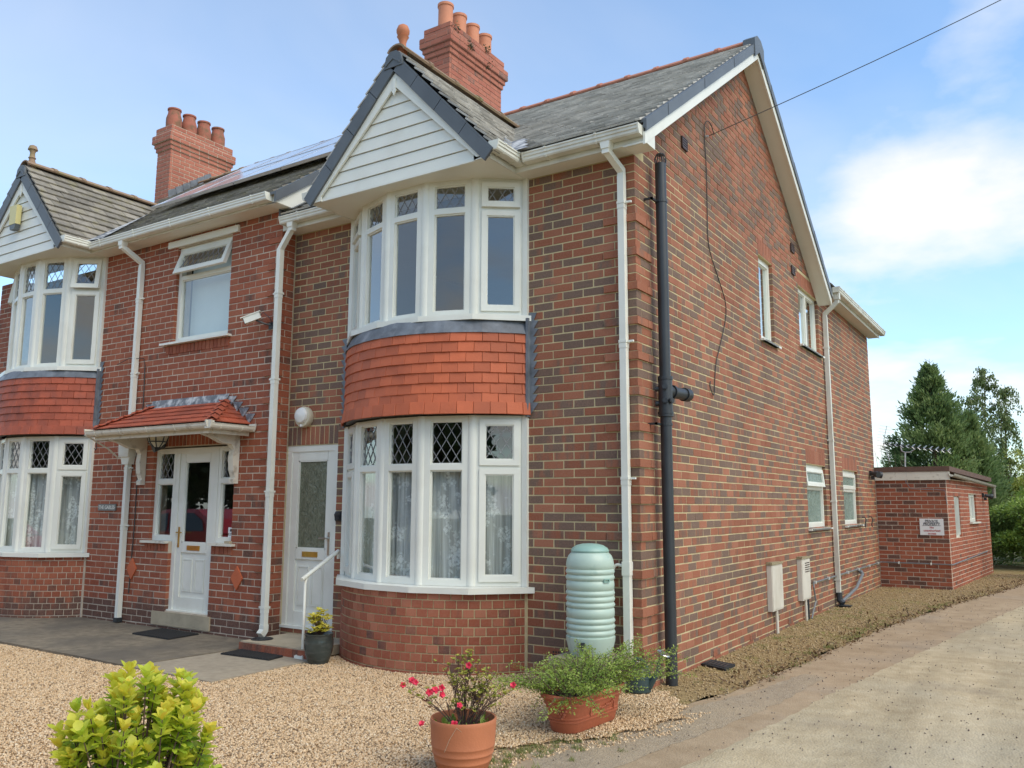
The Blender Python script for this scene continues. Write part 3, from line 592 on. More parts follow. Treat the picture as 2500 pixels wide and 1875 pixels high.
# ------------------------------------------------------------ bay window
def arc(cx, yw, half, rise, n=24):
    Rr = (half * half + rise * rise) / (2 * rise); yc = yw - rise + Rr; a1 = math.asin(half / Rr)
    return Rr, (cx, yc), a1
def arcpt(c, Rr, a): return Vector((c[0] + Rr * math.sin(a), c[1] - Rr * math.cos(a), 0))
def bay(house, cx, yw, zs, mats, nb, flash_left=True, curt=None, toph=.0, P=None, TP=None, closedtop=False):
    """zs: dict sill, low_top, tile_bot, tile_top, up_bot, up_top, tr_low, tr_up, ground"""
    J = [(1.2, 0), (.775, -.315), (.26, -.487), (-.26, -.487), (-.775, -.315), (-1.2, 0)]
    J = [Vector((cx + a, yw + b, 0)) for a, b in J]
    for lev, (z0, z1, tr) in enumerate(((zs['sill'], zs['low_top'], zs['tr_low']), (zs['up_bot'], zs['up_top'], zs['tr_up']))):
        for i in range(5):
            b, a = J[i], J[i + 1]      # a left, b right
            u = (b - a).normalized(); n = Vector((u.y, -u.x, 0)); W = (b - a).length; e = .03
            op = i in (0, 4)
            window(house, a + u * e, u, n, W - 2 * e, z0, z1, tr, sash=(0, 1) if op else (), fw=.05, sw=.05 if op else .074, tilt=zs.get('tilt', [0, 0])[lev] if op else 0)
        for i, p in enumerate(J):
            m = MB(); 
            if i in (0, 5): m.box((p.x - .03, p.y - .035, z0), (p.x + .03, p.y + .03, z1))
            else:
                d = Vector((p.x - cx, p.y - (yw + .9), 0)).normalized(); c = p - d * .045
                m.prism([(c.x + .058 * math.cos(t), c.y + .058 * math.sin(t), z0) for t in [2 * math.pi * k / 14 for k in range(14)]], (0, 0, z1 - z0))
            m.build('mullion', 'upvc', house, smooth=True)
    # sills
    for z, pr_, ext in ((zs['sill'], .175, .05), (zs['up_bot'], .10, .03)):
        m = MB(); Q0 = []; Q1 = []
        for dst, of in ((Q0, pr_), (Q1, -.06)):
            for i in range(6):
                if i in (0, 5):
                    e = (J[1] - J[0]) if i == 0 else (J[4] - J[5]); e.normalize(); sn = 1 if i == 0 else -1
                    dst.append(Vector((J[i].x + sn * (.10 if of > .12 else .07 if of > 0 else -.09), yw - .004, 0)))
                else:
                    e1 = (J[i] - J[i - 1]).normalized(); e2 = (J[i + 1] - J[i]).normalized(); n1_ = Vector((-e1.y, e1.x, 0)); n2_ = Vector((-e2.y, e2.x, 0)); mt = (n1_ + n2_).normalized(); dst.append(J[i] + mt * (of / mt.dot(n1_)))
        for i in range(5):
            q = [Q0[i], Q0[i + 1], Q1[i + 1], Q1[i]]; m.prism([(p.x, p.y, z - .03) for p in q], (0, 0, .028))
            q = [Q0[i], Q0[i + 1], Q0[i + 1].lerp(Q1[i + 1], .12), Q0[i].lerp(Q1[i], .12)]; m.prism([(p.x, p.y, z - .058) for p in q], (0, 0, .0282))
        m.build('sill', 'upvc', house)
    # brick apron in headers
    Rr, c, a1 = arc(cx, yw, 1.2, .645); i0 = math.floor(zs['ground'] / CH); i1 = int((zs['sill'] - .03 - zs['zb']) / CH)
    m = MB(); nseg = 40
    for k in range(nseg):
        aa, ab = -a1 + 2 * a1 * k / nseg, -a1 + 2 * a1 * (k + 1) / nseg; p, q = arcpt(c, Rr - .007, aa), arcpt(c, Rr - .007, ab)
        zt = zs['sill'] - .03; zg = zs['ground'] - .1; p2, q2 = arcpt(c, Rr - .2, aa), arcpt(c, Rr - .2, ab)
        m.poly([(p.x, p.y, zg), (q.x, q.y, zg), (q.x, q.y, zt), (p.x, p.y, zt)]); m.poly([(p.x, p.y, zt), (q.x, q.y, zt), (q2.x, q2.y, zt), (p2.x, p2.y, zt)])
        m.poly([(q2.x, q2.y, zg), (p2.x, p2.y, zg), (p2.x, p2.y, zt), (q2.x, q2.y, zt)])
    for sg_ in (-1, 1): xx = cx + sg_ * 1.205; m.box((xx - .016, yw - .012, zs['ground'] - .1), (xx + .016, yw + .1, zs['sill'] - .03))
    m.build('bay_apron', mats['mortar'], house)
    hw = .1135; aw = hw / Rr
    for i in range(i0, i1 + 1):
        z = zs['zb'] + i * CH
        if z + CH > zs['sill'] - .02: continue
        a = -a1 + .004 - (aw / 2 if i % 2 else 0)
        while a < a1 - .01:
            b = min(a + aw, a1 - .004); a_ = max(a, -a1 + .004)
            if b - a_ > .02:
                t, h = zs['tone'](); t = min(1, t + (zs['tz'](z) if 'tz' in zs else 0)); mid = (a_ + b) / 2; u = Vector((math.cos(mid), math.sin(mid), 0)); n = Vector((math.sin(mid), -math.cos(mid), 0))
                w_ = (b - a_) * Rr - .010; p = arcpt(c, Rr, mid) - u * w_ / 2
                P.add(basis((p.x, p.y, z + .005), u, n), w_, CH - .01, .05, t * .8, h, zs['pri'])
            a += aw
    # hung tiles
    Rt, ct, at = arc(cx, yw, 1.235, .64); rows = 8; H = zs['tile_top'] - zs['tile_bot']; gz = [0] + [H * (.125 * k) for k in range(1, 9)]
    m = MB(); nseg = 36
    for k in range(nseg):
        aa, ab = -at + 2 * at * k / nseg, -at + 2 * at * (k + 1) / nseg; rr = Rt - .012
        p, q = arcpt(ct, rr, aa), arcpt(ct, rr, ab); p2, q2 = arcpt(ct, rr - .1, aa), arcpt(ct, rr - .1, ab)
        z0, z1 = zs['tile_bot'] + .01, zs['tile_top'] - .02
        m.poly([(p.x, p.y, z0), (q.x, q.y, z0), (q.x, q.y, z1), (p.x, p.y, z1)]); m.poly([(p.x, p.y, z0), (p2.x, p2.y, z0), (q2.x, q2.y, z0), (q.x, q.y, z0)]); m.poly([(p.x, p.y, z1), (q.x, q.y, z1), (q2.x, q2.y, z1), (p2.x, p2.y, z1)])
    m.build('tile_backing', 'black', house)
    nt = 18
    for r_ in range(rows):
        z = zs['tile_bot'] + H * r_ / rows; hh = H / rows * (1.0 if r_ == rows - 1 else 1.18)
        kick = .028 * max(0, 1 - r_ / 2.0) ** 2
        cnt = nt; off = 0 if r_ % 2 else .5; edges = [-at] + [-at + 2 * at * (k + off) / cnt for k in range(0 if off else 1, cnt)] + [at]
        edges = sorted(set(round(e, 5) for e in edges))
        for k in range(len(edges) - 1):
            a_, b = edges[k], edges[k + 1]
            if b - a_ < .01: continue
            mid = (a_ + b) / 2; u = Vector((math.cos(mid), math.sin(mid), 0)); n = Vector((math.sin(mid), -math.cos(mid), 0)); rr = Rt + kick
            tl = R(8.5 + random.uniform(-.8, 1.2)); w_ = (b - a_) * (rr + .014) - .0045; p = arcpt(ct, rr + .016 + random.uniform(0, .003), mid) - u * w_ / 2
            zv = Vector((0, 0, 1)) * math.cos(tl) - n * math.sin(tl); nv = n * math.cos(tl) + Vector((0, 0, 1)) * math.sin(tl)
            TP.add(basis((p.x, p.y, z + random.uniform(-.002, .002)), u, nv, zv), w_, hh, .014, random.random(), .5, 1)
    # lead apron between tiles and upper sill, lead soakers on the wall
    m = MB(); nseg = 30; z0, z1 = zs['tile_top'] - .012, zs['up_bot'] - .03
    for k in range(nseg):
        aa, ab = -at + 2 * at * k / nseg, -at + 2 * at * (k + 1) / nseg
        wob = lambda a: .004 * math.sin(a * 23) + .003 * math.sin(a * 51)
        p, q = arcpt(ct, Rt + .02 + wob(aa), aa), arcpt(ct, Rt + .02 + wob(ab), ab); p1, q1 = arcpt(ct, Rt - .055 + wob(aa + 1) * .5, aa), arcpt(ct, Rt - .055 + wob(ab + 1) * .5, ab)
        m.poly([(p.x, p.y, z0), (q.x, q.y, z0), (q1.x, q1.y, z1), (p1.x, p1.y, z1)]); p2, q2 = arcpt(ct, Rt, aa), arcpt(ct, Rt, ab); m.poly([(p.x, p.y, z0), (p2.x, p2.y, z0), (q2.x, q2.y, z0), (q.x, q.y, z0)])
    m.build('lead_apron', 'lead', house, smooth=True)
    for sgn in (1, -1):
        m = MB(); xw = cx + sgn * 1.232; z = zs['tile_bot'] - .03
        prof = [(0, z)]; zc = math.ceil((z - zs['zb']) / CH) * CH + zs['zb']
        while zc < zs['up_bot'] + .02: prof += [(.055 + random.uniform(-.008, .008), zc), (.105 + random.uniform(-.012, .014), zc + CH * .92)]; zc += CH
        prof += [(0, zc)]
        m.prism([(xw + sgn * a, yw - .006, b) for a, b in prof], (0, -.004, 0)); m.build('lead_flashing', 'lead', house)
        m = MB(); m.obox((xw - sgn * .01, yw - .05, zs['tile_bot'] - .02), (sgn * .028, 0, 0), (0, .046, 0), (0, 0, zs['up_bot'] - zs['tile_bot'] - .01)); m.build('lead_flashing', 'lead', house)
    # inside: floor boards of the bay and net curtain
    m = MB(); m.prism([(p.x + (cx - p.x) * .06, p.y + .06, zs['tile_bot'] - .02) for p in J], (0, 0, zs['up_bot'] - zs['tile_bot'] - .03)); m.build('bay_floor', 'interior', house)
    m = MB(); m.prism([(p.x + (cx - p.x) * .08, p.y + .09, zs['sill'] - .02) for p in J], (0, 0, .03)); m.build('window_board', 'upvc', house)
    return J
def gable(house, cx, yw, zsof, yf, zap, half, ridge_back, zr, mats, SP, gut_end, board=True, eave=(.09, .12)):
    """bay gable: face at yf, soffit zsof, outer apex zap, roof running back to ridge_back at height zr"""
    hw = half; zt = zap - .25     # inner white apex
    # soffit
    m = MB(); m.box((cx - hw + .02, yf + .031, zsof), (cx + hw - .02, yw + .02, zsof + .012)); m.build('soffit', 'soffit', house)
    m = MB(); m.box((cx - hw, yf + .002, zsof - .004), (cx - hw + .0195, yw - .004, zsof + .16)); m.build('fascia', 'upvc_old', house); m = MB(); m.box((cx + hw - .0195, yf + .002, zsof - .004), (cx + hw, yw - .004, zsof + .16)); m.build('fascia', 'upvc_old', house)
    # cladding boards
    sl = (zt - zsof) / hw; nb = 8; bh = (zt - zsof) / nb
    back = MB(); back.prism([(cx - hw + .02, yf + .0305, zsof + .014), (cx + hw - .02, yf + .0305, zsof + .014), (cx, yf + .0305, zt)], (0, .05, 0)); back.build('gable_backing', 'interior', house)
    for k in range(nb):
        za, zb = zsof + k * bh, zsof + (k + 1) * bh - .008; xa, xb = hw - (za - zsof) / sl, hw - (zb - zsof) / sl
        m = MB(); lip = .006
        m.raw([(cx - xa, yf + .006, za), (cx + xa, yf + .006, za), (cx + xb, yf + .018, zb), (cx - xb, yf + .018, zb), (cx - xa, yf + .03, za), (cx + xa, yf + .03, za), (cx + xb, yf + .03, zb), (cx - xb, yf + .03, zb)],
              [(0, 1, 2, 3), (4, 7, 6, 5), (0, 4, 5, 1), (3, 2, 6, 7), (1, 5, 6, 2), (0, 3, 7, 4)])
        if k == 0: m.box((cx - hw + .001, yf - .004, zsof - .006), (cx + hw - .001, yf + .006, zsof + .02))
        m.build('cladding_board', 'upvc', house)
    # barge boards and verge
    for s_ in (-1, 1):
        tx, tz = -s_ * hw, (zt - zsof); ln = math.hypot(tx, tz); d = Vector((tx / ln, 0, tz / ln)); nrm = Vector((s_ * tz / ln, 0, hw / ln))
        base = Vector((cx + s_ * hw, yf - .028, zsof + .10)); L_ = (zt - zsof - .10) / d.z
        lo = Vector((cx + s_ * (hw + .0), yf - .026, zsof))
        m = MB(); a = Vector((cx + s_ * (hw - .10), yf - .024, zsof + .1)); apex = Vector((cx, yf - .024, zt + .0))
        wd = .105
        q0 = Vector((cx + s_ * (hw + .015), yf - .024, zsof + .02)); top = Vector((cx, yf - .024, zt + .045)); q1 = top - Vector((0, 0, wd / d.x * abs(d.x) / abs(nrm.z) * 1.0))
        q3 = Vector((cx + s_ * (hw - .135), yf - .024, zsof + .02))
        m.prism([q0, q3, Vector((cx, yf - .024, zt + .045 - wd / nrm.z)), top][::1], (0, .024, 0)); m.build('barge_board', 'upvc', house)
        m = MB(); bx = sorted((cx + s_ * (hw + .012), cx + s_ * (hw - .165))); m.prism([(bx[0], yf - .022, zsof - .006), (bx[1], yf - .022, zsof - .006), (cx + s_ * (hw - .165), yf - .022, zsof + .19), (cx + s_ * (hw + .012), yf - .022, zsof + .03)], (0, .022, 0)); m.build('box_end', 'upvc', house)
        # grey dry verge, in units
        e0 = Vector((cx + s_ * (hw + .06), yf - .05, zsof - .0 + .045)); e1 = Vector((cx, yf - .05, zap - .01)); k = 4
        for j in range(k):
            p, q = e0.lerp(e1, j / k), e0.lerp(e1, (j + 1) / k - .004); dn = nrm * -.125; ov = nrm * (.002 * (j % 2))
            m = MB(); m.obox(p + ov, q - p, dn, (0, .03, 0)); m.obox(p + ov + nrm * .001, q - p, nrm * .02, (0, .14, 0)); m.build('verge_cap', 'grey', house)
    m = MB(); m.prism([(cx - .13, yf - .06, zap - .15), (cx + .13, yf - .06, zap - .15), (cx + .10, yf - .06, zap - .02), (cx + .04, yf - .06, zap + .03), (cx - .04, yf - .06, zap + .03), (cx - .10, yf - .06, zap - .02)], (0, .1, 0)); m.prism([(cx - .1, yf - .07, zap - .13), (cx, yf - .07, zap - .06), (cx + .1, yf - .07, zap - .13), (cx + .1, yf - .07, zap - .1), (cx, yf - .07, zap - .03), (cx - .1, yf - .07, zap - .1)], (0, .012, 0)); m.build('ridge_end_cap', 'grey', house)
    m = MB(); m.obox((cx - .02, yf - .034, zt - .16), (.04, 0, 0), (0, .01, 0), (0, 0, .14)); m.prism([(cx - .032, yf - .036, zt - .15), (cx + .032, yf - .036, zt - .15), (cx, yf - .036, zt - .21)], (0, .012, 0)); m.build('finial_drop', 'upvc', house)
    # roof slopes
    zE = zsof + .075; xE = hw + .07
    for s_ in (-1, 1):
        eL = Vector((cx + s_ * xE, yf - .03, zE)); rg_ = Vector((cx, yf - .03, zr)); sv = rg_ - eL; ln = sv.length; sv.normalize()
        g_ = .165; rows = int(ln / g_)
        def span(i, s_=s_): 
            z = zE + (i + 1.1) * g_ * sv.z; return (0, max(.3, gut_end(z) - (yf - .03)))
        if s_ == 1: slates(SP, eL, (0, 1, 0), sv, Vector((sv.z, 0, -sv.x)) if sv.x < 0 else Vector((-sv.z, 0, sv.x)), rows, g_, .25, span, pri=1.0)
        else:
            O2 = eL + Vector((0, 3.2, 0)); slates(SP, O2, (0, -1, 0), sv, Vector((-sv.z, 0, sv.x)), rows, g_, .25, lambda i: (3.2 - span(i)[1], 3.2), pri=.5)
        m = MB(); yb = ridge_back; m.raw([eL, (eL.x, gut_end(zE), zE), (cx, yb, zr), (cx, yf - .03, zr)], [(0, 1, 2, 3)] if s_ == 1 else [(3, 2, 1, 0)]); m.build('roof_underlay', 'black', house)
    ridge_tiles(house, (cx, yf - .02, zr + .01), (cx, ridge_back + .05, zr + .01), mats['ridge'])
    return zt

# ------------------------------------------------------------ shared house pieces
def chimney(house, x0, x1, y0, y1, zb, zs, mortar_m, brick_m, tone, pots, potmat, bulge=False, ivy=False):
    P = Pieces('chimney_brick', brick_m, .004, 120)
    m = MB()
    def ring(e, z0, n):
        a0, a1, b0, b1 = x0 - e, x1 + e, y0 - e, y1 + e
        m.box((a0 + .006, b0 + .006, z0), (a1 - .006, b1 - .006, z0 + n * CH + .004))
        ph = lambda i: a0 + (.1125 if i % 2 else 0); ph2 = lambda i: b0 + (0 if i % 2 else .1125)
        i0 = int(z0 * 100)
        for j in range(n):
            off = j % 2
            for O, u, nn, lo, hi, pp in (((0, b0, 0), (1, 0, 0), (0, -1, 0), a0, a1, a0 - (.1125 if off else 0)), ((a1, 0, 0), (0, 1, 0), (1, 0, 0), b0 + .06, b1, b0 + (.1125 if off else 0)), ((a0, 0, 0), (0, -1, 0), (-1, 0, 0), -b1, -b0 - .06, -b0 + (.1125 if off else 0)), ((0, b1, 0), (-1, 0, 0), (0, 1, 0), -a1 + .06, -a0 - .06, 0)):
                wall_bricks(P, O, u, nn, 0, 1, lambda i, z, lo=lo, hi=hi: (lo, hi), lambda i, pp=pp: pp, [], tone, zbase=z0 + j * CH, depth=.05)
    n = int((zs - zb) / CH); ring(0, zb, n); z = zb + n * CH
    for e, k in ((.025, 1), (.05, 1), (.085, 2), (.035, 2)): ring(e, z, k); z += k * CH
    st = m.build('chimney_stack', mortar_m, house); P.emit(st)
    f = MB(); f.raw([(x0 - .03, y0 - .03, z), (x1 + .03, y0 - .03, z), (x1 + .03, y1 + .03, z), (x0 - .03, y1 + .03, z), (x0 + .1, y0 + .08, z + .07), (x1 - .1, y0 + .08, z + .07), (x1 - .1, y1 - .08, z + .07), (x0 + .1, y1 - .08, z + .07)],
          [(0, 1, 5, 4), (1, 2, 6, 5), (2, 3, 7, 6), (3, 0, 4, 7), (4, 5, 6, 7)]); f.build('flaunching', 'conc', house)
    for k in range(pots):
        yy = y0 + (y1 - y0) * (k + .5) / pots; xx = (x0 + x1) / 2; p = MB(); h = .43 if not bulge else .42
        if bulge: prof = [(.15, 0), (.155, .12), (.152, .22), (.125, .31), (.118, .38), (.135, .39), (.135, .42), (.11, .42), (.10, .30), (.12, .1)]
        else: prof = [(.125, 0), (.12, .1), (.118, .38), (.132, .39), (.132, .43), (.108, .43), (.105, .1)]
        p.lathe((xx, yy, z + .03), prof, 24, cap=True); p.build('chimney_pot', potmat, house, smooth=True)
    if ivy:
        for c_ in ((x1 + .08, y0 + .45, z - .22), (x1 + .06, y0 + .95, z - .28), (x1 + .03, y0 + .1, z - .06), (x1 + .03, y1 - .5, z - .01)):
            vs_, fs, tn = leafcloud(90, lambda n: np.array(c_) + RNG.normal(0, (.02, .045, .045), (n, 3)), .03, .012); npmesh('weed_tuft', vs_, fs, 'lf_dark', house, tone=tn, kind='stuff')
    return z
def leafcloud(n, posf, ln, wd, dirf=None, flat=0.):
    """n folded leaves -> verts, tri faces, tone"""
    p = posf(n); d = RNG.normal(0, 1, (n, 3)) if dirf is None else dirf(p, n)
    d /= np.linalg.norm(d, axis=1)[:, None] + 1e-9; r = RNG.normal(0, 1, (n, 3)); r[:, 2] += flat * 3; s_ = np.cross(d, r); s_ /= np.linalg.norm(s_, axis=1)[:, None] + 1e-9; nn = np.cross(s_, d)
    L_ = (ln * RNG.uniform(.6, 1.3, n))[:, None]; W_ = (wd * RNG.uniform(.7, 1.2, n))[:, None]
    a = p; b = p + d * L_ * .5 + s_ * W_ + nn * W_ * .3; c = p + d * L_; e = p + d * L_ * .5 - s_ * W_ + nn * W_ * .3
    v = np.stack([a, b, c, e], 1).reshape(-1, 3); i = np.arange(n) * 4
    f = np.concatenate([np.stack([i, i + 2, i + 1], 1), np.stack([i, i + 3, i + 2], 1)], 0); t = RNG.random(n); return v, f, np.concatenate([t, t])

# ------------------------------------------------------------ the brick house on the right
HO = thing('brick_house', 'red and brown brick end house with curved bay and black soil pipe beside the lane', 'house', (0, 0, -.1))
PB = Pieces('brick', 'brick', .003, 300)
ZB = 0.0
qn = lambda i: (i % 4 == 2) and i < 54
door_h = (-4.605, -3.766, .07, 2.165); bay_h = (-3.62, -1.2, -.3, 4.84)
SHL = [(3.92, 4.575, 3.665, 4.83), (5.95, 7.2, 3.92, 4.86), (5.97, 7.19, 1.135, 2.107), (8.47, 9.73, 1.135, 2.108)]
frontb = [(door_h[0], door_h[1], door_h[2], 2.165 + .225), bay_h]
soldier_h = [(a - .0, b + .0, c, d + .225) for a, b, c, d in SHL]
def fp(i, x0, x1): return .018 if qn(i) and x0 > -.35 else 0
wall_bricks(PB, (0, 0, 0), (1, 0, 0), (0, -1, 0), -2, 58, lambda i, z: (-4.6, -.1125 if i % 2 == 0 else -.225), lambda i: -.1125 if i % 2 == 0 else 0, frontb, tone_ours, proud=fp)
ROOF = lambda y: 4.98 + .695 * ((y if y < 3.5 else 7.0 - y) + .24)
def slim(i, z):
    lo = (.3375 if qn(i) else .22) if i % 2 == 0 else .1125; hi = 11.49
    if z > 4.96: hi = 7.0
    if z > 4.95: k = (z + .09 - 4.98) / .695 - .24; lo = max(lo, k); hi = min(hi, 7.0 - k)
    return lo, hi
wall_bricks(PB, (0, 0, 0), (0, 1, 0), (1, 0, 0), -2, 90, slim, lambda i: 0 if i % 2 == 0 else .1125, soldier_h, tone_ours, pri=.9)
for i in range(-2, 58):
    t, h = tone_ours(); q = .018 if qn(i) else 0; w_, d_ = (.1025, .215) if i % 2 == 0 else (.215, .1025)
    PB.add(basis((-w_, -q, i * CH + .005), (1, 0, 0), (0, -1, 0)), w_ + q, CH - .01, d_ + q, t * (.6 if q else 1), h)
    if q: t, h = tone_ours(); PB.add(basis((q, .225, i * CH + .005), (0, 1, 0), (1, 0, 0)), .108, CH - .01, .1, t * .6, h)
soldiers(PB, (0, 0, 0), (1, 0, 0), (0, -1, 0), door_h[0], door_h[1], 2.172, 2.385, tone_ours)
for a, b, c, d in SHL: soldiers(PB, (0, 0, 0), (0, 1, 0), (1, 0, 0), a, b, d + .006, d + .22, lambda: (random.uniform(0, .4), random.random()))
mw = MB(); mortar_wall(mw, (0, 0, 0), (1, 0, 0), (0, -1, 0), -4.61, -.007, -.2, 4.84, [door_h, bay_h])
mortar_wall(mw, (0, 0, 0), (0, 1, 0), (1, 0, 0), .007, 11.49, -.2, 4.9, SHL)
mw.prism([(-.006, .007, 4.9), (-.006, 7.0, 4.9), (-.006, 7.0, 5.03), (-.006, 3.5, 7.46), (-.006, .007, 5.03)], (-.23, 0, 0))
mw.box((-.24, 7.0, 4.9), (-.006, 11.49, 4.985))
wallo = mw.build('wall', 'mortar', HO)
# shell behind: rear, party wall, floors, partition
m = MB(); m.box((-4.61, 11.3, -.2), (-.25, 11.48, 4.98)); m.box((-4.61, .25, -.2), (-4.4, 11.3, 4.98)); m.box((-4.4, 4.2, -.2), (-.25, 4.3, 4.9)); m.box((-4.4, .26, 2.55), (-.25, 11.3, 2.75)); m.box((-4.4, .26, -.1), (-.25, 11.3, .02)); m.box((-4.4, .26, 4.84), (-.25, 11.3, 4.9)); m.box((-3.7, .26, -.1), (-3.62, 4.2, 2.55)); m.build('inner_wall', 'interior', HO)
# bay
zsO = dict(sill=.70, low_top=2.353, tr_low=1.844, tile_bot=2.357, tile_top=3.18, up_bot=3.36, up_top=4.80, tr_up=4.475, ground=-.12, zb=0, tone=lambda: (random.uniform(0, .34) if random.random() < .88 else random.uniform(.45, .8), random.random()), pri=1.0, tilt=[R(0), R(4)])
PA = Pieces('brick', 'brick_bay', .003, 200); TP = Pieces('hung_tile', 'tile', .0025, 300, .0012)
J = bay(HO, -2.41, 0, zsO, dict(mortar='mortar'), 0, P=PA, TP=TP)
apron = [o for o in HO.children if o.name.startswith('bay_apron')][0]; PA.emit(apron, 'brick_field'); TP.emit([o for o in HO.children if o.name.startswith('tile_backing')][0])
curtain('net_curtain', [(j.x + (-2.41 - j.x) * .12, j.y + .13) for j in J[::-1]], .73, 1.83, 'white lace net curtain behind the lower bay window of the brown and red brick house')
SP = Pieces('slate', 'slate', .002, 300, .0015)
mainY = lambda z: -.24 + (z - 4.98) / .695
gable(HO, -2.41, 0, 4.80, -.69, 6.205, 1.205, 1.62, 6.27, dict(ridge='ridge_n'), SP, lambda z: mainY(z) + .12)
# main roof
th = math.atan(.695); sv = Vector((0, math.cos(th), math.sin(th))); nv = Vector((0, -math.sin(th), math.cos(th)))
rl = 3.76 / math.cos(th); g_ = .172; rows = int(rl / g_)
def mspan(i):
    return (0, 4.61 + .19)
SPm = Pieces('slate', 'slate', .002, 0)
slates(SPm, (-4.61, -.26, 4.966), (1, 0, 0), sv, nv, rows, g_, .25, mspan)
for p in SPm.l:
    c_ = p[0] @ Vector((p[1] / 2, 0, 0)); hz = 1.30 * (6.27 - c_.z) / (6.27 - 4.87)
    if abs(c_.x + 2.41) < hz - .14: continue
    SP.l.append(p[:6] + (1.0 if c_.x > -2.41 else .4,))
m = MB(); m.raw([(-4.61, -.24, 4.965), (.19, -.24, 4.965), (.19, 3.5, 7.565), (-4.61, 3.5, 7.565), (-4.61, 7.24, 4.965), (.19, 7.24, 4.965)], [(0, 1, 2, 3), (3, 2, 5, 4)]); roofo = m.build('roof', 'slate', HO)
SP.emit(roofo)
ridge_tiles(roofo, (-4.3, 3.5, 7.585), (.17, 3.5, 7.585), 'ridge')
# valley lead
m = MB()
kz = (6.27 - 4.875) / 1.275
def vall(x): z = 6.27 - (x + 2.41) * kz; return Vector((x, mainY(z), z))
for j in range(4):
    xa, xb = -1.16 - .10 * j, -1.16 - .10 * (j + 1); p, q = vall(xa), vall(xb); o_ = nv * .062; wob = .012 * (j % 2)
    m.raw([p + o_, p + o_ + Vector((.21 + wob, 0, .0)), q + o_ + Vector((.17 - wob, 0, .0)), q + o_], [(0, 1, 2, 3)]); m.raw([p + o_, q + o_, q + o_ + Vector((-.07, -.02, .075)), p + o_ + Vector((-.07, -.02, .075))], [(0, 1, 2, 3)])
m.build('valley_lead', 'leadwhite', HO)
# eaves: soffit, fascia and gutters
m = MB(); m.box((-1.205, -.2, 4.80), (.2, .0, 4.812)); m.build('soffit', 'soffit', HO); m = MB(); m.box((-4.61, -.2, 4.80), (-3.615, 0, 4.812)); m.build('soffit', 'soffit', HO)
m = MB(); m.box((-1.205, -.215, 4.796), (.2, -.2, 4.96)); m.build('fascia', 'upvc_old', HO); m = MB(); m.box((-4.61, -.215, 4.796), (-3.615, -.2, 4.96)); m.build('fascia', 'upvc_old', HO)
gutter(HO, (-1.06, -.27, 4.90), (.19, -.27, 4.90), (0, -1, 0), 'upvc_old', b0=.25, brk=.55)
gutter(HO, (-1.14, -.72, 4.90), (-1.14, -.20, 4.90), (1, 0, 0), 'upvc_old', b0=.12, brk=.24)
gutter(HO, (-3.68, -.72, 4.90), (-3.68, -.20, 4.90), (-1, 0, 0), 'upvc_old', b0=.2)
gutter(HO, (-4.56, -.27, 4.90), (-3.70, -.27, 4.90), (0, -1, 0), 'upvc_old', b0=.3)
downpipe(HO, -.115, -.045, 4.62, -.06, 0, (-.16, -.26, 4.86), (4.32, 2.98, 1.72, 0.12), mat='upvc', side=1)
m = MB(); m.box((-.153, -.083, .86), (-.077, -.007, .98)); m.tube(catmull([(-.15, -.05, .94), (-.21, -.055, .95), (-.245, -.06, .92), (-.252, -.07, .85), (-.235, -.1, .73), (-.205, -.16, .69), (-.205, -.2, .74), (-.23, -.235, .83), (-.26, -.27, .875), (-.3, -.29, .88)], 4), .0135, 8); m.build('rain_diverter', 'upvc', HO, smooth=True)
# verge on the lane side
def sidey(y): return ROOF(y) - .005
m = MB()
for (a, b) in ((-.24, 3.5), (7.24, 3.5)):
    za, zb = sidey(a), sidey(b); m.prism([(.0, a, za - .20), (.0, b, zb - .20), (.0, b, zb - .185), (.0, a, za - .185)], (.2, 0, 0))
m.build('verge_soffit', 'soffit', HO)
for nm, d0, d1, x0, x1, mt, seg in (('barge_board', .215, .06, .2, .222, 'upvc', 1), ('verge_cap', .095, -.03, .205, .238, 'grey', 7)):
    for (a, b) in ((-.24, 3.5), (7.24, 3.5)):
        for k in range(seg):
            ya, yb = a + (b - a) * k / seg, a + (b - a) * ((k + 1) / seg - (.002 if seg > 1 else 0)); za, zb = sidey(ya), sidey(yb); o_ = .003 * (k % 2)
            m = MB(); m.prism([(x0, ya, za - d0), (x0, yb, zb - d0), (x0, yb, zb - d1), (x0, ya, za - d1)], (x1 - x0 + o_, 0, 0))
            if seg > 1: m.prism([(.10, ya, za - .001), (.10, yb, zb - .001), (.10, yb, zb + .034), (.10, ya, za + .034)], (.105, 0, 0))
            m.build(nm, mt, HO)
m = MB(); m.prism([(.09, 3.30, 7.56), (.09, 3.42, 7.64), (.09, 3.58, 7.64), (.09, 3.7, 7.56), (.09, 3.7, 7.30), (.09, 3.5, 7.44), (.09, 3.3, 7.30)], (.16, 0, 0)); m.build('ridge_end_cap', 'grey', HO)
m = MB(); m.prism([(.001, -.198, 4.788), (.001, .0, 4.788), (.001, .0, 5.0), (.001, -.198, 4.957)], (.198, 0, 0)); m.prism([(.2005, -.216, 4.788), (.2005, .0, 4.788), (.2005, .0, 5.0), (.2005, -.216, 4.955)], (.015, 0, 0)); m.prism([(.0, 7.02, 4.95), (.0, 7.42, 4.95), (.0, 7.42, 4.99), (.0, 7.02, 5.14)], (.215, 0, 0)); m.build('box_end', 'upvc', HO)
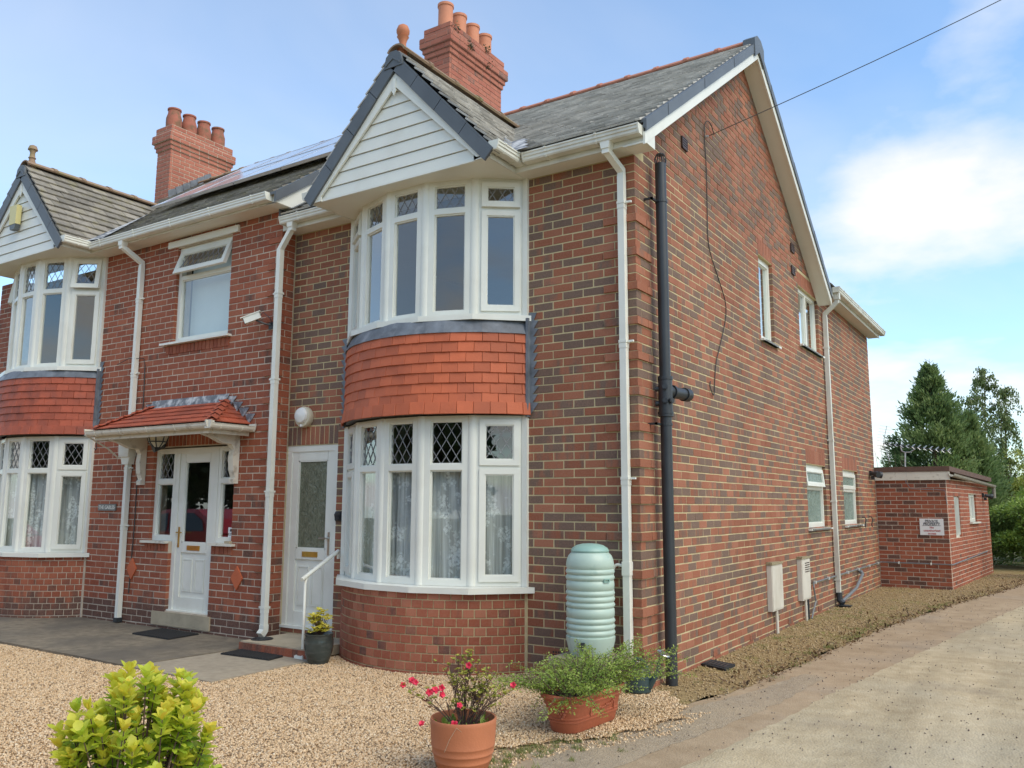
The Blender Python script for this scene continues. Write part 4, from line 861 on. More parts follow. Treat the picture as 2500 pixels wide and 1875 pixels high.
# rear wing eaves and roof
m = MB(); m.box((0, 7.42, 4.965), (.2, 11.65, 4.977)); m.build('soffit', 'soffit', HO)
m = MB(); m.box((.2, 7.42, 4.95), (.215, 11.65, 5.11)); m.build('fascia', 'upvc_old', HO)
gutter(HO, (.27, 7.36, 5.06), (.27, 11.72, 5.06), (1, 0, 0), 'upvc_old', b0=.35, brk=.62)
m = MB(); m.raw([(.24, 7.2, 5.13), (.24, 11.7, 5.13), (-2.3, 11.7, 6.8), (-2.3, 5.5, 6.8), (-4.61, 11.7, 5.1), (-4.61, 7.2, 5.1)], [(0, 1, 2, 3), (3, 2, 4, 5)]); m.prism([(.2, 11.6, 5.0), (-4.6, 11.6, 5.0), (-2.3, 11.6, 6.78)], (0, .05, 0)); m.build('wing_roof', 'slate', HO)
m = MB(); x_, y_ = .055, 7.46
sqpipe(m, [(.26, y_, 5.0), (.26, y_, 4.86), (x_, y_, 4.68), (x_, y_, 4.6), (x_, y_, .0)], .066, (1, 0, 0)); m.box((.215, y_ - .05, 4.9), (.305, y_ + .05, 5.01)); dp = m.build('downpipe', 'upvc_old', HO)
for z in (4.1, 2.55, 1.55, .3): m = MB(); m.box((.0, y_ - .04, z - .014), (.094, y_ + .04, z + .014)); m.box((.02, y_ + .04, z - .01), (.035, y_ + .1, z + .01)); m.build('pipe_bracket', 'upvc_old', dp)
m = MB(); m.tube([(x_, y_, .1), (x_ + .01, y_, -.02), (x_ + .06, y_ - .02, -.07)], .05, 10); m.lathe((x_ + .08, y_, -.14), [(.1, 0), (.1, .03), (.12, .045), (.06, .05)], 16, cap=True); m.build('gully', 'black', HO, smooth=True)
m = MB(); m.tube([(.03, 9.3, .32), (.09, 9.25, .27), (.10, 8.6, .08), (.09, 7.75, -.02), (.07, 7.6, -.05)], .026, 8); m.tube([(.0, 9.32, .33), (.06, 9.3, .31), (.09, 9.25, .27)], .032, 8); m.build('waste_pipe', 'pipegrey', HO, smooth=True)
# soil pipe
m = MB(); sx, sy = .115, .36
m.tube([(sx, sy, -.12), (sx, sy, 4.80)], .054, 20); m.build('soil_pipe', 'black', HO, smooth=True)
m = MB()
for z0, z1, r_ in ((2.33, 2.66, .066), (2.655, 2.685, .072), (2.328, 2.35, .074), (2.305, 2.332, .07)): m.tube([(sx, sy, z0), (sx, sy, z1)], r_, 20)
m.tube([(sx, sy, 2.55), (sx + .06, sy + .40, 2.55)], .056, 16); m.tube([(sx + .015, sy + .10, 2.55), (sx + .02, sy + .13, 2.55)], .07, 16); m.tube([(sx + .05, sy + .33, 2.55), (sx + .061, sy + .41, 2.55)], .067, 16); m.tube([(sx + .060, sy + .405, 2.55), (sx + .063, sy + .43, 2.55)], .058, 16)
for a_, z in ((200, 2.57), (200, 2.43), (290, 2.58), (290, 2.45), (335, 2.45)):
    d = Vector((math.cos(R(a_)), math.sin(R(a_)), 0)); m.tube([Vector((sx, sy, z)) + d * .04, Vector((sx, sy, z)) + d * .092], .026, 12); m.tube([Vector((sx, sy, z)) + d * .092, Vector((sx, sy, z)) + d * .096], .018, 12)
m.build('soil_branch', 'black', HO, smooth=True)
for z in (4.4, 2.22): m = MB(); m.tube([(sx, sy, z), (sx, sy, z + .025)], .06, 16); m.obox((0, sy - .16, z), (.09, 0, 0), (0, .02, 0), (0, 0, .02)); m.obox((.07, sy - .16, z), (.02, 0, 0), (0, .16, 0), (0, 0, .02)); m.build('pipe_clip', 'black', HO)
m = MB()
for k in range(12): a = 2 * math.pi * k / 12; m.tube([(sx + .052 * math.cos(a), sy + .052 * math.sin(a), 4.8), (sx + .058 * math.cos(a), sy + .058 * math.sin(a), 4.85), (sx + .035 * math.cos(a), sy + .035 * math.sin(a), 4.9)], .004, 4)
m.lathe((sx, sy, 4.89), [(.04, 0), (.03, .015)], 12, cap=True); m.build('vent_cowl', 'black', HO)
# side windows
window(HO, (-.05, SHL[0][0]), (0, 1, 0), (1, 0, 0), SHL[0][1] - SHL[0][0], SHL[0][2], SHL[0][3], None, lead=False, fw=.07)
window(HO, (-.05, SHL[1][0]), (0, 1, 0), (1, 0, 0), SHL[1][1] - SHL[1][0], SHL[1][2], SHL[1][3], None, lead=False, fw=.06, split=.62)
for k in (2, 3): window(HO, (-.05, SHL[k][0]), (0, 1, 0), (1, 0, 0), SHL[k][1] - SHL[k][0], SHL[k][2], SHL[k][3], 1.76, lead=False, fw=.07, sash=(1,), tilt=R(7) if k == 2 else R(0), glass='frost2')
for k, (a, b, c, d) in enumerate(SHL): m = MB(); m.box((-.08, a - .03 + .031, c - .025), (.055, b - .001 + .0, c + .002)); m.box((.003, a - .04, c - .025), (.055, b + .12, c + .0025)); m.build('sill', 'upvc', HO)
m = MB(); m.box((-.17, 3.93, 3.66), (-.155, 4.57, 4.83)); m.build('roller_blind', 'blind', HO)
m = MB(); m.box((-.19, 5.96, 3.9), (-.175, 7.19, 4.5)); m.build('roller_blind', 'blind', HO)
# air vents
for a, b, c, d in ((1.215, 1.37, 5.32, 5.45), (5.6, 5.78, 5.30, 5.43), (5.59, 5.77, 4.95, 5.075)):
    m = MB(); m.box((.0, a, c), (.012, b, d)); 
    for k in range(4): m.box((.012, a + .015, c + .012 + k * .028), (.02, b - .015, c + .03 + k * .028))
    for q in ((a, a + .012, c, d), (b - .012, b, c, d), (a, b, c, c + .01), (a, b, d - .01, d)): m.box((.012, q[0], q[2]), (.022, q[1], q[3]))
    m.build('air_vent', 'brown', HO)
for y in (3.0, 4.65, 6.3, 1.75): m = MB(); m.box((.0, y, -.085), (.006, y + .215, -.02)); [m.box((.006, y + .012 + .033 * k, -.075 + .026 * j), (.008, y + .03 + .033 * k, -.06 + .026 * j)) for k in range(6) for j in range(2)]; m.build('air_brick', 'brick', HO)
m = MB(); m.box((-.92, -.007, .02), (-.70, .0, .155)); ab = m.build('air_brick', 'brick', HO)
m = MB(); [m.box((-.91 + .028 * k, -.009, .03 + .028 * j), (-.893 + .028 * k, -.0075, .047 + .028 * j)) for k in range(7) for j in range(4)]; m.build('vent_hole', 'ink', ab)
# front door
def door(parent, x0, x1, z0, z1, yf, frost, name='door', glz=.96, split=None, plate_r=True):
    m = MB(); f = .07
    for q in ((x0, x0 + f, z0, z1), (x1 - f, x1, z0, z1), (x0 + f, x1 - f, z1 - f, z1)): m.box((q[0], yf, q[2]), (q[1], yf + .07, q[3]))
    m.box((x0 - .0, yf - .03, z0 - .03), (x1, yf + .07, z0)); fr = m.build('door_frame', 'upvc', parent)
    a, b, c, d = x0 + f, x1 - f, z0, z1 - f; s_ = .105; yl = yf + .012
    m = MB()
    for q in ((a, a + s_, c, d), (b - s_, b, c, d), (a + s_, b - s_, c, c + .16), (a + s_, b - s_, d - s_, d), (a + s_, b - s_, glz - .12, glz)): m.box((q[0] + .002, yl, q[2]), (q[1] - .002, yl + .05, q[3]))
    m.box((a + s_, yl + .02, c + .15), (b - s_, yl + .035, glz - .11))
    for q in ((a + s_, a + s_ + .016, glz, d - s_), (b - s_ - .016, b - s_, glz, d - s_), (a + s_, b - s_, glz, glz + .016), (a + s_, b - s_, d - s_ - .016, d - s_)): m.box((q[0], yl + .004, q[2]), (q[1], yl + .03, q[3]))
    dr = m.build(name, 'upvc', parent)
    m = MB(); m.box((a + s_, yl + .022, glz), (b - s_, yl + .03, d - s_)); m.build('pane', frost, dr)
    pw = (b - a - 2 * s_); 
    for k in (0, 1):
        xa = a + s_ + pw * (.07 + .48 * k); xb = xa + pw * .38; za, zb = c + .23, glz - .20
        m = MB(); t_ = .014
        for q in ((xa, xa + t_, za, zb), (xb - t_, xb, za, zb), (xa + t_, xb - t_, za, za + t_), (xa + t_, xb - t_, zb - t_, zb)): m.box((q[0], yl + .01, q[2]), (q[1], yl + .021, q[3]))
        m.box((xa + t_ * 1.6, yl + .014, za + t_ * 1.6), (xb - t_ * 1.6, yl + .021, zb - t_ * 1.6)); m.build('door_panel', 'upvc', dr)
    m = MB(); xc = (a + b) / 2; m.box((xc - .125, yl - .008, glz - .09), (xc + .125, yl, glz - .03)); m.box((xc - .112, yl - .012, glz - .08), (xc + .112, yl - .008, glz - .04)); m.build('letter_plate', 'bronze', dr)
    hx = b - .05 if plate_r else a + .05; m = MB(); m.box((hx - .015, yl - .008, glz - .06), (hx + .015, yl, glz + .20)); sg = -1 if plate_r else 1; m.tube([(hx, yl - .005, glz + .13), (hx, yl - .045, glz + .13), (hx + sg * .11, yl - .05, glz + .13)], .009, 8); m.build('door_handle', 'bronze' if not plate_r else 'steel', dr)
    return dr
door(HO, -4.603, -3.768, .085, 2.163, .012, 'frost')
# chimney
chimney(HO, -4.785, -4.323, 2.70, 4.15, 6.9, 8.50, 'mortar_ch', 'brick_ch', lambda: (random.uniform(0, .35) if random.random() < .9 else .5, random.random()), 4, 'pot_ch', ivy=True)
m = MB(); m.lathe((-2.41, -.60, 6.24), [(.055, -.03), (.05, .05), (.045, .06), (.06, .075), (.062, .09), (.04, .105), (.035, .15), (.05, .2), (.065, .225), (.05, .235), (.07, .27), (.072, .3), (.055, .345), (.02, .37), (.0, .375)], 20); m.build('roof_finial', 'terra', HO, smooth=True)
PB.emit(wallo)

# ------------------------------------------------------------ the neighbouring house
YN = -.22; ZN = -.06
HN = thing('semi_detached_house', 'older orange brick house with tiled porch canopy, left of the downpipe', 'house', (-8, 0, -.1))
PN = Pieces('brick', 'brick_n', .003, 300)
XR = -4.61
n_up = (-6.68, -5.545, 3.60, 4.92); n_porch = (-6.93, -5.28, .99, 2.21); n_door = (-6.50, -5.645, .13, 2.21); n_bay = (-10.79, -8.33, -.3, 5.06)
holesN = [n_up, n_porch, n_door, n_bay]
tz = lambda z: .75 if z < .06 else .55 if z < .15 else .32 if z < .25 else .16 if z < .36 else .0
brN = [(n_up[0], n_up[1], n_up[2], n_up[3] + .09), (n_porch[0] - .0, n_porch[1], n_porch[2] - .13, n_porch[3] + .21), n_door, n_bay]
qnn = lambda i: i % 4 == 1 and i < 58
wall_bricks(PN, (0, YN, 0), (1, 0, 0), (0, -1, 0), -2, 62, lambda i, z: (-11.4, XR - (.1125 if i % 2 == 0 else .225)), lambda i: XR - .1125 if i % 2 == 0 else XR, brN, tone_n, zbase=ZN, proud=lambda i, a, b: .018 if qnn(i) and a > XR - .36 else 0, tonez=tz)
for i in range(-2, 62):
    t, h = tone_n(); t = min(1, t + tz(ZN + i * CH)); q = .018 if qnn(i) else 0; w_, d_ = (.1025, .215) if i % 2 == 0 else (.215, .1025)
    PN.add(basis((XR - w_, YN - q, ZN + i * CH + .005), (1, 0, 0), (0, -1, 0)), w_ + q, CH - .01, d_ - .004, t, h)
    if i % 2: PN.add(basis((XR, YN + .1125, ZN + i * CH + .005), (0, 1, 0), (1, 0, 0)), .1, CH - .01, .1, t, h)
soldiers(PN, (0, YN, 0), (1, 0, 0), (0, -1, 0), n_porch[0], n_porch[1], 2.218, 2.41, tone_n)
soldiers(PN, (0, YN, 0), (1, 0, 0), (0, -1, 0), -6.8, -5.5, 3.455, 3.57, tone_n, proud=.012)
soldiers(PN, (0, YN, 0), (1, 0, 0), (0, -1, 0), -7.0, -6.5, .865, .965, tone_n, proud=.01); soldiers(PN, (0, YN, 0), (1, 0, 0), (0, -1, 0), -5.64, -5.24, .865, .965, tone_n, proud=.01)
m = MB(); mortar_wall(m, (0, YN, 0), (1, 0, 0), (0, -1, 0), -11.4, n_bay[0], -.2, 5.06, []); m.build('wall', 'mortar_n', HN); m = MB(); mortar_wall(m, (0, YN, 0), (1, 0, 0), (0, -1, 0), n_bay[1], XR - .0065, -.2, 5.06, holesN[:3]); wn = m.build('wall', 'mortar_n', HN); m = MB(); m.box((XR - .24, YN + .241, -.2), (XR - .006, 7.0, 5.06)); m.prism([(XR - .24, YN + .01, 5.0605), (XR - .24, 6.9, 5.06), (XR - .24, 6.9, 5.15), (XR - .24, 3.3, 7.75), (XR - .24, YN + .01, 5.2)], (.234, 0, 0)); m.build('gable_wall', 'mortar_n', HN)
m = MB(); m.box((-11.4, 6.8, -.2), (-4.9, 7.0, 5.06)); m.box((-11.4, .1, -.2), (-11.2, 6.8, 5.06)); m.box((-11.2, 3.2, -.2), (-4.86, 3.3, 5.0)); m.box((-11.2, .05, 2.6), (-4.86, 6.8, 2.8)); m.box((-11.2, .05, -.1), (-4.86, 6.8, .05)); m.box((-11.2, .05, 5.0), (-4.86, 6.8, 5.05)); m.box((-8.2, .05, 0), (-8.1, 3.2, 5.0)); m.build('inner_wall', 'interior', HN)
PN.emit(wn)
zsN = dict(sill=.79, low_top=2.42, tr_low=1.93, tile_bot=2.44, tile_top=3.27, up_bot=3.42, up_top=5.06, tr_up=4.56, ground=-.12, zb=ZN, tone=tone_n, tz=tz, pri=1.0, tilt=[R(0), R(9)])
PA = Pieces('brick', 'brick_n', .003, 150); TP = Pieces('hung_tile', 'tile_n', .0025, 300, .0014)
JN = bay(HN, -9.56, YN, zsN, dict(mortar='mortar_n'), 0, P=PA, TP=TP)
PA.emit([o for o in HN.children if o.name.startswith('bay_apron')][0], 'brick_field'); TP.emit([o for o in HN.children if o.name.startswith('tile_backing')][0])
curtain('net_curtain', [(j.x + (-9.56 - j.x) * .12, j.y + .13) for j in JN[::-1]], .82, 1.92, 'white lace net curtain behind the lower bay window left of the porch')
SP = Pieces('slate', 'slate_n', .002, 300, .002)
MN = (7.93 - 5.17) / 3.8; EY, EZ = -.5, 5.16
nY = lambda z: EY + (z - EZ) / MN
gable(HN, -9.56, YN, 5.06, YN - .69, 6.465, 1.205, 1.25, 6.53, dict(ridge='ridge_n'), SP, lambda z: nY(z) + .12)
thn = math.atan(MN); sv = Vector((0, math.cos(thn), math.sin(thn))); nv = Vector((0, -math.sin(thn), math.cos(thn)))
SPm = Pieces('slate', 'slate_n', .002, 0); slates(SPm, (-11.4, EY, EZ), (1, 0, 0), sv, nv, int(3.8 / math.cos(thn) / .172), .172, .25, lambda i: (0, 11.4 - 4.46))
for p in SPm.l:
    c_ = p[0] @ Vector((p[1] / 2, 0, 0)); hz = 1.30 * (6.53 - c_.z) / 1.4
    if abs(c_.x + 9.56) < hz - .14: continue
    SP.l.append(p)
m = MB(); m.raw([(-11.4, EY, EZ), (-4.46, EY, EZ), (-4.46, 3.3, 7.93), (-11.4, 3.3, 7.93), (-11.4, 7.1, EZ), (-4.46, 7.1, EZ)], [(0, 1, 2, 3), (3, 2, 5, 4)]); rn = m.build('roof', 'slate_n', HN); SP.emit(rn)
ridge_tiles(rn, (-11.1, 3.3, 7.95), (-4.5, 3.3, 7.95), 'ridge_n')
m = MB(); a = Vector((-9.56 + 1.22, -.62, 5.2)); m.raw([(-8.32, -.6, 5.20), (-8.02, -.52, 5.22), (-9.0, .8, 6.16), (-9.2, .85, 6.16)], [(0, 1, 2, 3)]); m.build('valley_lead', 'leadwhite', HN)
m = MB(); m.box((-8.355, -.46, 5.06), (-4.46, YN + .01, 5.072)); m.build('soffit', 'soffit', HN)
m = MB(); m.box((-8.355, -.475, 5.055), (-4.46, -.46, 5.20)); m.build('fascia', 'upvc_old', HN)
gutter(HN, (-8.24, -.53, 5.13), (-4.52, -.53, 5.13), (0, -1, 0), 'upvc', b0=.25, brk=.8)
gutter(HN, (-8.29, YN - .72, 5.15), (-8.29, -.46, 5.15), (1, 0, 0), 'upvc', b0=.2)
# verge end over the lower roof
m = MB(); m.prism([(-4.46, -.475, 5.055), (-4.46, .1, 5.055), (-4.46, .62, 5.60), (-4.46, .45, 5.72), (-4.46, -.475, 5.12)], (.02, 0, 0)); m.prism([(-4.46, -.475, 5.052), (-4.46, .1, 5.052), (-4.46, .1, 5.066), (-4.46, -.475, 5.066)], (-.15, 0, 0)); m.build('barge_board', 'upvc', HN)
for k in range(5):
    ya, yb = EY - .02 + 3.8 * k / 5, EY - .02 + 3.8 * ((k + 1) / 5 - .003); za, zb = EZ + (ya - EY) * MN, EZ + (yb - EY) * MN
    m = MB(); m.prism([(-4.44, ya, za - .10), (-4.44, yb, zb - .10), (-4.44, yb, zb + .035), (-4.44, ya, za + .035)], (.03 + .003 * (k % 2), 0, 0)); m.prism([(-4.55, ya, za), (-4.55, yb, zb), (-4.55, yb, zb + .034), (-4.55, ya, za + .034)], (.11, 0, 0)); m.build('verge_cap', 'grey', HN)
m = MB(); m.prism([(-4.6, -.3, 4.95), (-4.6, .9, 5.2), (-4.6, .9, 5.9), (-4.6, -.3, 5.06)], (.01, 0, 0)); m.raw([(-4.6, -.28, 5.03), (-4.35, -.28, 5.03), (-4.35, 1.2, 6.06), (-4.6, 1.2, 6.06)], [(0, 1, 2, 3)]); m.build('lead_flashing', 'lead', HN)
# upper window, its board, sill and blind
window(HN, (n_up[0], YN + .045), (1, 0, 0), (0, -1, 0), n_up[1] - n_up[0], n_up[2], n_up[3], 4.50, sash=(1,), tilt=R(20), fw=.06, sashw=.065)
m = MB(); m.box((-6.86, YN - .03, n_up[3] + .012), (-5.41, YN + .0, 5.02)); m.build('head_board', 'upvc', HN)
m = MB(); m.box((-6.86, YN - .075, 3.575), (-5.47, YN + .06, 3.602)); m.build('sill', 'upvc', HN)
bl = thing('vertical_blind', 'pale vertical slat blind behind the upper window above the porch', 'blind', (-6.1, YN + .3, 3.6))
for k in range(13): x = -6.66 + k * .086; m = MB(); m.obox((x, YN + .25, 3.62), (.08, .03, 0), (-.001, .003, 0), (0, 0, 1.2)); m.build('slat', 'blind', bl)
# porch door and side lights
door(HN, -6.497, -5.648, .145, 2.19, YN + .05, 'glass', glz=.98, plate_r=False)
window(HN, (-6.925, YN + .05), (1, 0, 0), (0, -1, 0), .425, 1.0, 2.19, 1.76, fw=.05); window(HN, (-5.64, YN + .05), (1, 0, 0), (0, -1, 0), .355, 1.0, 2.19, 1.76, fw=.05)
m = MB(); m.box((-7.03, YN - .06, .968), (-6.505, YN + .06, .998)); m.box((-5.64, YN - .06, .968), (-5.2, YN + .06, .998)); m.build('sill', 'paint', HN)
m = MB(); m.box((-6.74, YN - .02, -.05), (-5.585, YN + .1, .115)); m.build('door_step', 'conc', HN)
m = MB(); m.box((-5.35, YN - .045, 1.0), (-5.26, YN - .0, 1.03)); m.build('brick_chip', 'conc', HN)
# porch canopy
A0, A1 = -7.42, -5.03; W0, W1 = -6.95, -5.5; zt_, ze, yo = 2.74, 2.42, YN - .56
m = MB(); m.raw([(A0, yo, ze), (A1, yo, ze), (W1, YN, zt_), (W0, YN, zt_), (A0, YN, ze), (A1, YN, ze)], [(0, 1, 2, 3), (1, 5, 2), (4, 0, 3), (0, 4, 5, 1)]); cn = m.build('porch_canopy', 'black', HN)
PC = Pieces('porch_tile', 'tile_n', .002, 200, .0015); rows = 5
up = Vector((0, YN - yo, zt_ - ze)); ln = up.length; sv = up.normalized(); nv = Vector((0, -sv.z, sv.y))
for i in range(rows):
    f0 = i / rows; lo, hi = A0 + (W0 - A0) * f0, A1 + (W1 - A1) * f0; k = 0; off = -.08 * (i % 2); x = lo + off
    while x < hi:
        a, b = max(x, lo), min(x + .165, hi); x += .168
        if b - a > .03: tl = R(7); zv = sv * math.cos(tl) - nv * math.sin(tl); nn = nv * math.cos(tl) + sv * math.sin(tl); PC.add(basis(Vector((a, yo, ze)) + sv * (ln * f0) + nv * .03, (1, 0, 0), nn, zv), b - a, ln / rows * 1.15, .013, random.random(), .5)
for s_ in (1, -1):
    e = A1 if s_ == 1 else A0; wq = W1 if s_ == 1 else W0; sl = Vector((wq - e, 0, zt_ - ze)); l2 = sl.length; sv2 = sl.normalized(); nv2 = Vector((sv2.z, 0, -sv2.x)) if s_ == 1 else Vector((-sv2.z, 0, sv2.x))
    for i in range(rows):
        f0 = i / rows; ya = yo + (YN - yo) * f0; 
        for k in range(4):
            a, b = ya + (YN - ya) * k / 4, ya + (YN - ya) * (k + 1) / 4 - .003
            if b - a < .02: continue
            O_ = Vector((e, a if s_ == 1 else b, ze)) + sv2 * (l2 * f0) + nv2 * .028; tl = R(7); PC.add(basis(O_, (0, s_, 0), nv2 * math.cos(tl) + sv2 * math.sin(tl), sv2 * math.cos(tl) - nv2 * math.sin(tl)), b - a, l2 / rows * 1.12, .013, random.random(), .5)
PC.emit(cn)
for (p, q) in (((A1, yo, ze), (W1, YN, zt_)), ((A0, yo, ze), (W0, YN, zt_))):
    p, q = Vector(p), Vector(q)
    for k in range(5):
        a, b = p.lerp(q, k / 5), p.lerp(q, (k + 1.1) / 5); m = MB(); sgn = 1 if p.x > q.x else -1
        m.raw([a + Vector((0, 0, .065)), a + Vector((sgn * .07, .02, .028)), b + Vector((sgn * .055, .01, .02)), b + Vector((0, 0, .048)), a + Vector((-sgn * .05, -.05, .028)), b + Vector((-sgn * .05, -.04, .02))], [(0, 1, 2, 3), (0, 3, 5, 4)]); m.build('hip_tile', 'tile_n', cn)
gutter(HN, (A0 - .02, yo - .06, ze - .03), (A1 + .06, yo - .06, ze - .03), (0, -1, 0), 'paint', GUT, b0=.2, brk=.55); gutter(HN, (A1 + .065, yo - .1, ze - .03), (A1 + .065, YN - .02, ze - .03), (1, 0, 0), 'paint', GUT, b0=.15, brk=.3)
m = MB(); m.box((A0 + .03, yo + .0, ze - .13), (A1 - .03, yo + .03, ze - .005)); m.box((A1 - .04, yo + .03, ze - .13), (A1 - .01, YN - .004, ze - .005)); m.box((A0 + .01, yo + .03, ze - .13), (A0 + .04, YN - .004, ze - .005)); m.box((A0 + .04, yo + .03, ze - .06), (A1 - .04, YN - .004, ze - .045)); m.build('canopy_fascia', 'paint', HN)
for xb in (-7.17, -5.29):
    m = MB(); pr_ = [(YN - .004, 1.72), (YN - .07, 1.72), (YN - .075, 1.77), (YN - .05, 1.79), (YN - .085, 1.88), (YN - .10, 2.02), (YN - .085, 2.13), (YN - .12, 2.19), (YN - .25, 2.20), (YN - .40, 2.26), (YN - .52, 2.29), (YN - .52, 2.37), (YN - .004, 2.37)]
    m.prism([(xb, a, b) for a, b in pr_], (.09, 0, 0)); m.build('canopy_bracket', 'paint', HN)
m = MB(); m.prism([(W0 - .04, YN - .05, zt_ - .01), (W1 + .04, YN - .05, zt_ - .01), (W1 + .06, YN - .012, zt_ + .10), (W0 - .06, YN - .012, zt_ + .10)], (0, .008, 0)); m.build('lead_flashing', 'leadwhite', HN)
for s_, e, wq in ((1, A1, W1), (-1, A0, W0)):
    for k in range(4): f = k / 4; x, z = e + (wq - e) * f, ze + (zt_ - ze) * f; m = MB(); m.prism([(x - s_ * .02, YN - .012, z + .02), (x + s_ * .09, YN - .012, z + .14), (x - s_ * .10, YN - .012, z + .15)], (0, .006, 0)); m.build('lead_flashing', 'leadwhite', HN)
# downpipes
downpipe(HN, -7.42, YN - .045, 4.80, -.02, YN, (-7.50, -.52, 5.09), (4.3, 3.25, 1.95, 1.18), mat='upvc', shoe=False, side=1)
m = MB(); m.prism([(-7.53, YN - .13, 2.10), (-7.31, YN - .13, 2.10), (-7.30, YN - .13, 2.27), (-7.54, YN - .13, 2.27)], (0, .122, 0)); m.prism([(-7.49, YN - .1, 2.0), (-7.35, YN - .1, 2.0), (-7.32, YN - .1, 2.1), (-7.52, YN - .1, 2.1)], (0, .09, 0)); m.build('rain_hopper', 'upvc', HN)
m = MB(); m.box((-7.46, YN - .085, -.075), (-7.38, YN - .005, -.02)); m.build('pipe_collar', 'black', HN)
downpipe(HN, -4.575, YN - .05, 4.52, .05, YN, (-4.40, -.26, 4.87), (4.0, 2.95, 1.62, .30), mat='upvc', side=-1)
# diamonds in the brickwork
for x, z in ((-7.237, .62), (-5.13, .60)): m = MB(); m.prism([(x - .105, YN - .02, z), (x, YN - .02, z - .14), (x + .105, YN - .02, z), (x, YN - .02, z + .14)], (0, .018, 0)); m.build('diamond_tile', 'tile', HN)
# cables down the front
m = MB(); m.tube([(-7.24, YN - .012, 3.35), (-7.22, YN - .012, 2.8), (-7.25, YN - .012, 2.2), (-7.24, YN - .012, 1.2), (-7.27, YN - .012, .3)], .007, 5); m.tube([(-7.9, YN - .012, 3.42), (-7.5, YN - .09, 3.46), (-7.28, YN - .012, 3.45), (-7.24, YN - .012, 3.35)], .005, 5); m.build('wall_cable', 'cable', HN)
m = MB(); m.tube([(-7.46, yo - .1, 2.36), (-7.5, YN - .3, 2.2), (-7.58, YN - .1, 2.09), (-7.5, YN - .05, 2.07)], .012, 6); m.build('overflow_hose', 'paint', HN)
chimney(HN, -11.63, -11.19, 2.59, 4.0, 6.9, 8.50, 'mortar_n', 'brick_ch', lambda: (random.uniform(0, .3), random.random()), 4, 'pot_chn', bulge=True)
for k in range(6): y = 2.6 + k * .16; z = 7.45 + (y - 2.6) * MN; m = MB(); m.prism([(-11.185, y, z), (-11.185, y + .18, z + .13), (-11.185, y + .13, z + .24), (-11.185, y - .02, z + .15)], (.008, 0, 0)); m.build('lead_flashing', 'lead', HN)
m = MB(); m.lathe((-9.56, YN - .6, 6.5), [(.07, -.03), (.055, .08), (.04, .14), (.055, .16), (.04, .18), (.035, .24), (.05, .28), (.07, .29), (.065, .31), (.05, .35), (.01, .37)], 18); m.build('roof_finial', 'ridge_n', HN, smooth=True)
# solar panels in two rows
SPn = Vector((0, math.cos(thn), math.sin(thn))); SPz = Vector((0, -math.sin(thn), math.cos(thn)))
for r_ in range(2):
    for k in range(4):
        nm = ['far left', 'second from the left', 'third from the left', 'partly hidden right'][k] + (' lower' if r_ == 0 else ' upper')
        o = Vector((-8.42 + k * .98, .45 + r_ * .99, 5.40 + MN * (.9 + r_ * .99))); lab = f'solar panel on the neighbouring roof, {nm} one of the array'
        t_ = thing('solar_panel', lab, 'solar panel', o, 'solar panels on the roof'); h = .965 / math.cos(thn)
        m = MB(); 
        for a, b, c, d in ((0, .96, 0, .03), (0, .96, h - .03, h), (0, .03, .03, h - .03), (.93, .96, .03, h - .03)): m.obox(o + Vector((a, 0, 0)) + SPn * c, Vector((b - a, 0, 0)), SPn * (d - c), SPz * -.04)
        m.build('panel_frame', 'alu', t_)
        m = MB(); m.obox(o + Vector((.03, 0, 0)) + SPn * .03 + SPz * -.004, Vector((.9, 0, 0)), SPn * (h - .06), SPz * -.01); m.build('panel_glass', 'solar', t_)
m = MB(); m.obox(Vector((-8.2, .75, 5.42 + MN * 1.05)), (3.9, 0, 0), (0, .04, .03), (0, -.02, .03)); m.obox(Vector((-8.2, 1.75, 5.42 + MN * 2.05)), (3.9, 0, 0), (0, .04, .03), (0, -.02, .03)); m.build('mounting_rail', 'alu', HN)

# ------------------------------------------------------------ outbuilding
OB = thing('brick_outbuilding', 'low flat roofed brick outbuilding behind the house with a white sign', 'outbuilding', (.6, 14, -.14))
PO = Pieces('brick', 'brick_n', .003, 300); YO = 11.49
def tone_o(rg=random):
    r = rg.random(); return (rg.uniform(0, .3) if r < .66 else rg.uniform(.4, .62) if r < .78 else rg.uniform(.7, .95)), rg.random()
wall_bricks(PO, (0, YO, 0), (1, 0, 0), (0, -1, 0), -2, 26, lambda i, z: (.008, 1.285 - (.1125 if i % 2 == 0 else .225)), lambda i: 1.285 - .1125 if i % 2 == 0 else 1.285, [], tone_o, zbase=-.145, pri=3)
A = Vector((1.285, YO, 0)); B = Vector((1.642, 16.95, 0)); uo = (B - A).normalized(); no = Vector((uo.y, -uo.x, 0)); LO = (B - A).length
oh = [(.78, 1.42, .85, 1.69), (2.58, 3.58, 1.13, 1.745)]
for i in range(-2, 26):
    t, h = tone_o(); w_, d_ = (.1025, .215) if i % 2 == 0 else (.215, .1025); PO.add(basis((1.285 - w_, YO, -.145 + i * CH + .005), (1, 0, 0), (0, -1, 0)), w_, CH - .01, .09, t, h, 3)
wall_bricks(PO, A, uo, no, -2, 26, lambda i, z: (.095, LO), lambda i: 0 if i % 2 == 0 else .1125, oh, tone_n, zbase=-.145)
m = MB(); mortar_wall(m, (0, YO, 0), (1, 0, 0), (0, -1, 0), .0, 1.279, -.3, 2.02, [], .2); mortar_wall(m, A, uo, no, .006, LO, -.3, 2.02, oh, .2); m.box((-2.2, 16.75, -.3), (1.63, 16.95, 2.02)); m.box((-2.2, 11.7, -.3), (-2.0, 16.75, 2.02)); m.box((-2.2, 11.5, -.3), (0, 11.7, 2.02)); wo_ = m.build('wall', 'mortar_n', OB); PO.emit(wo_)
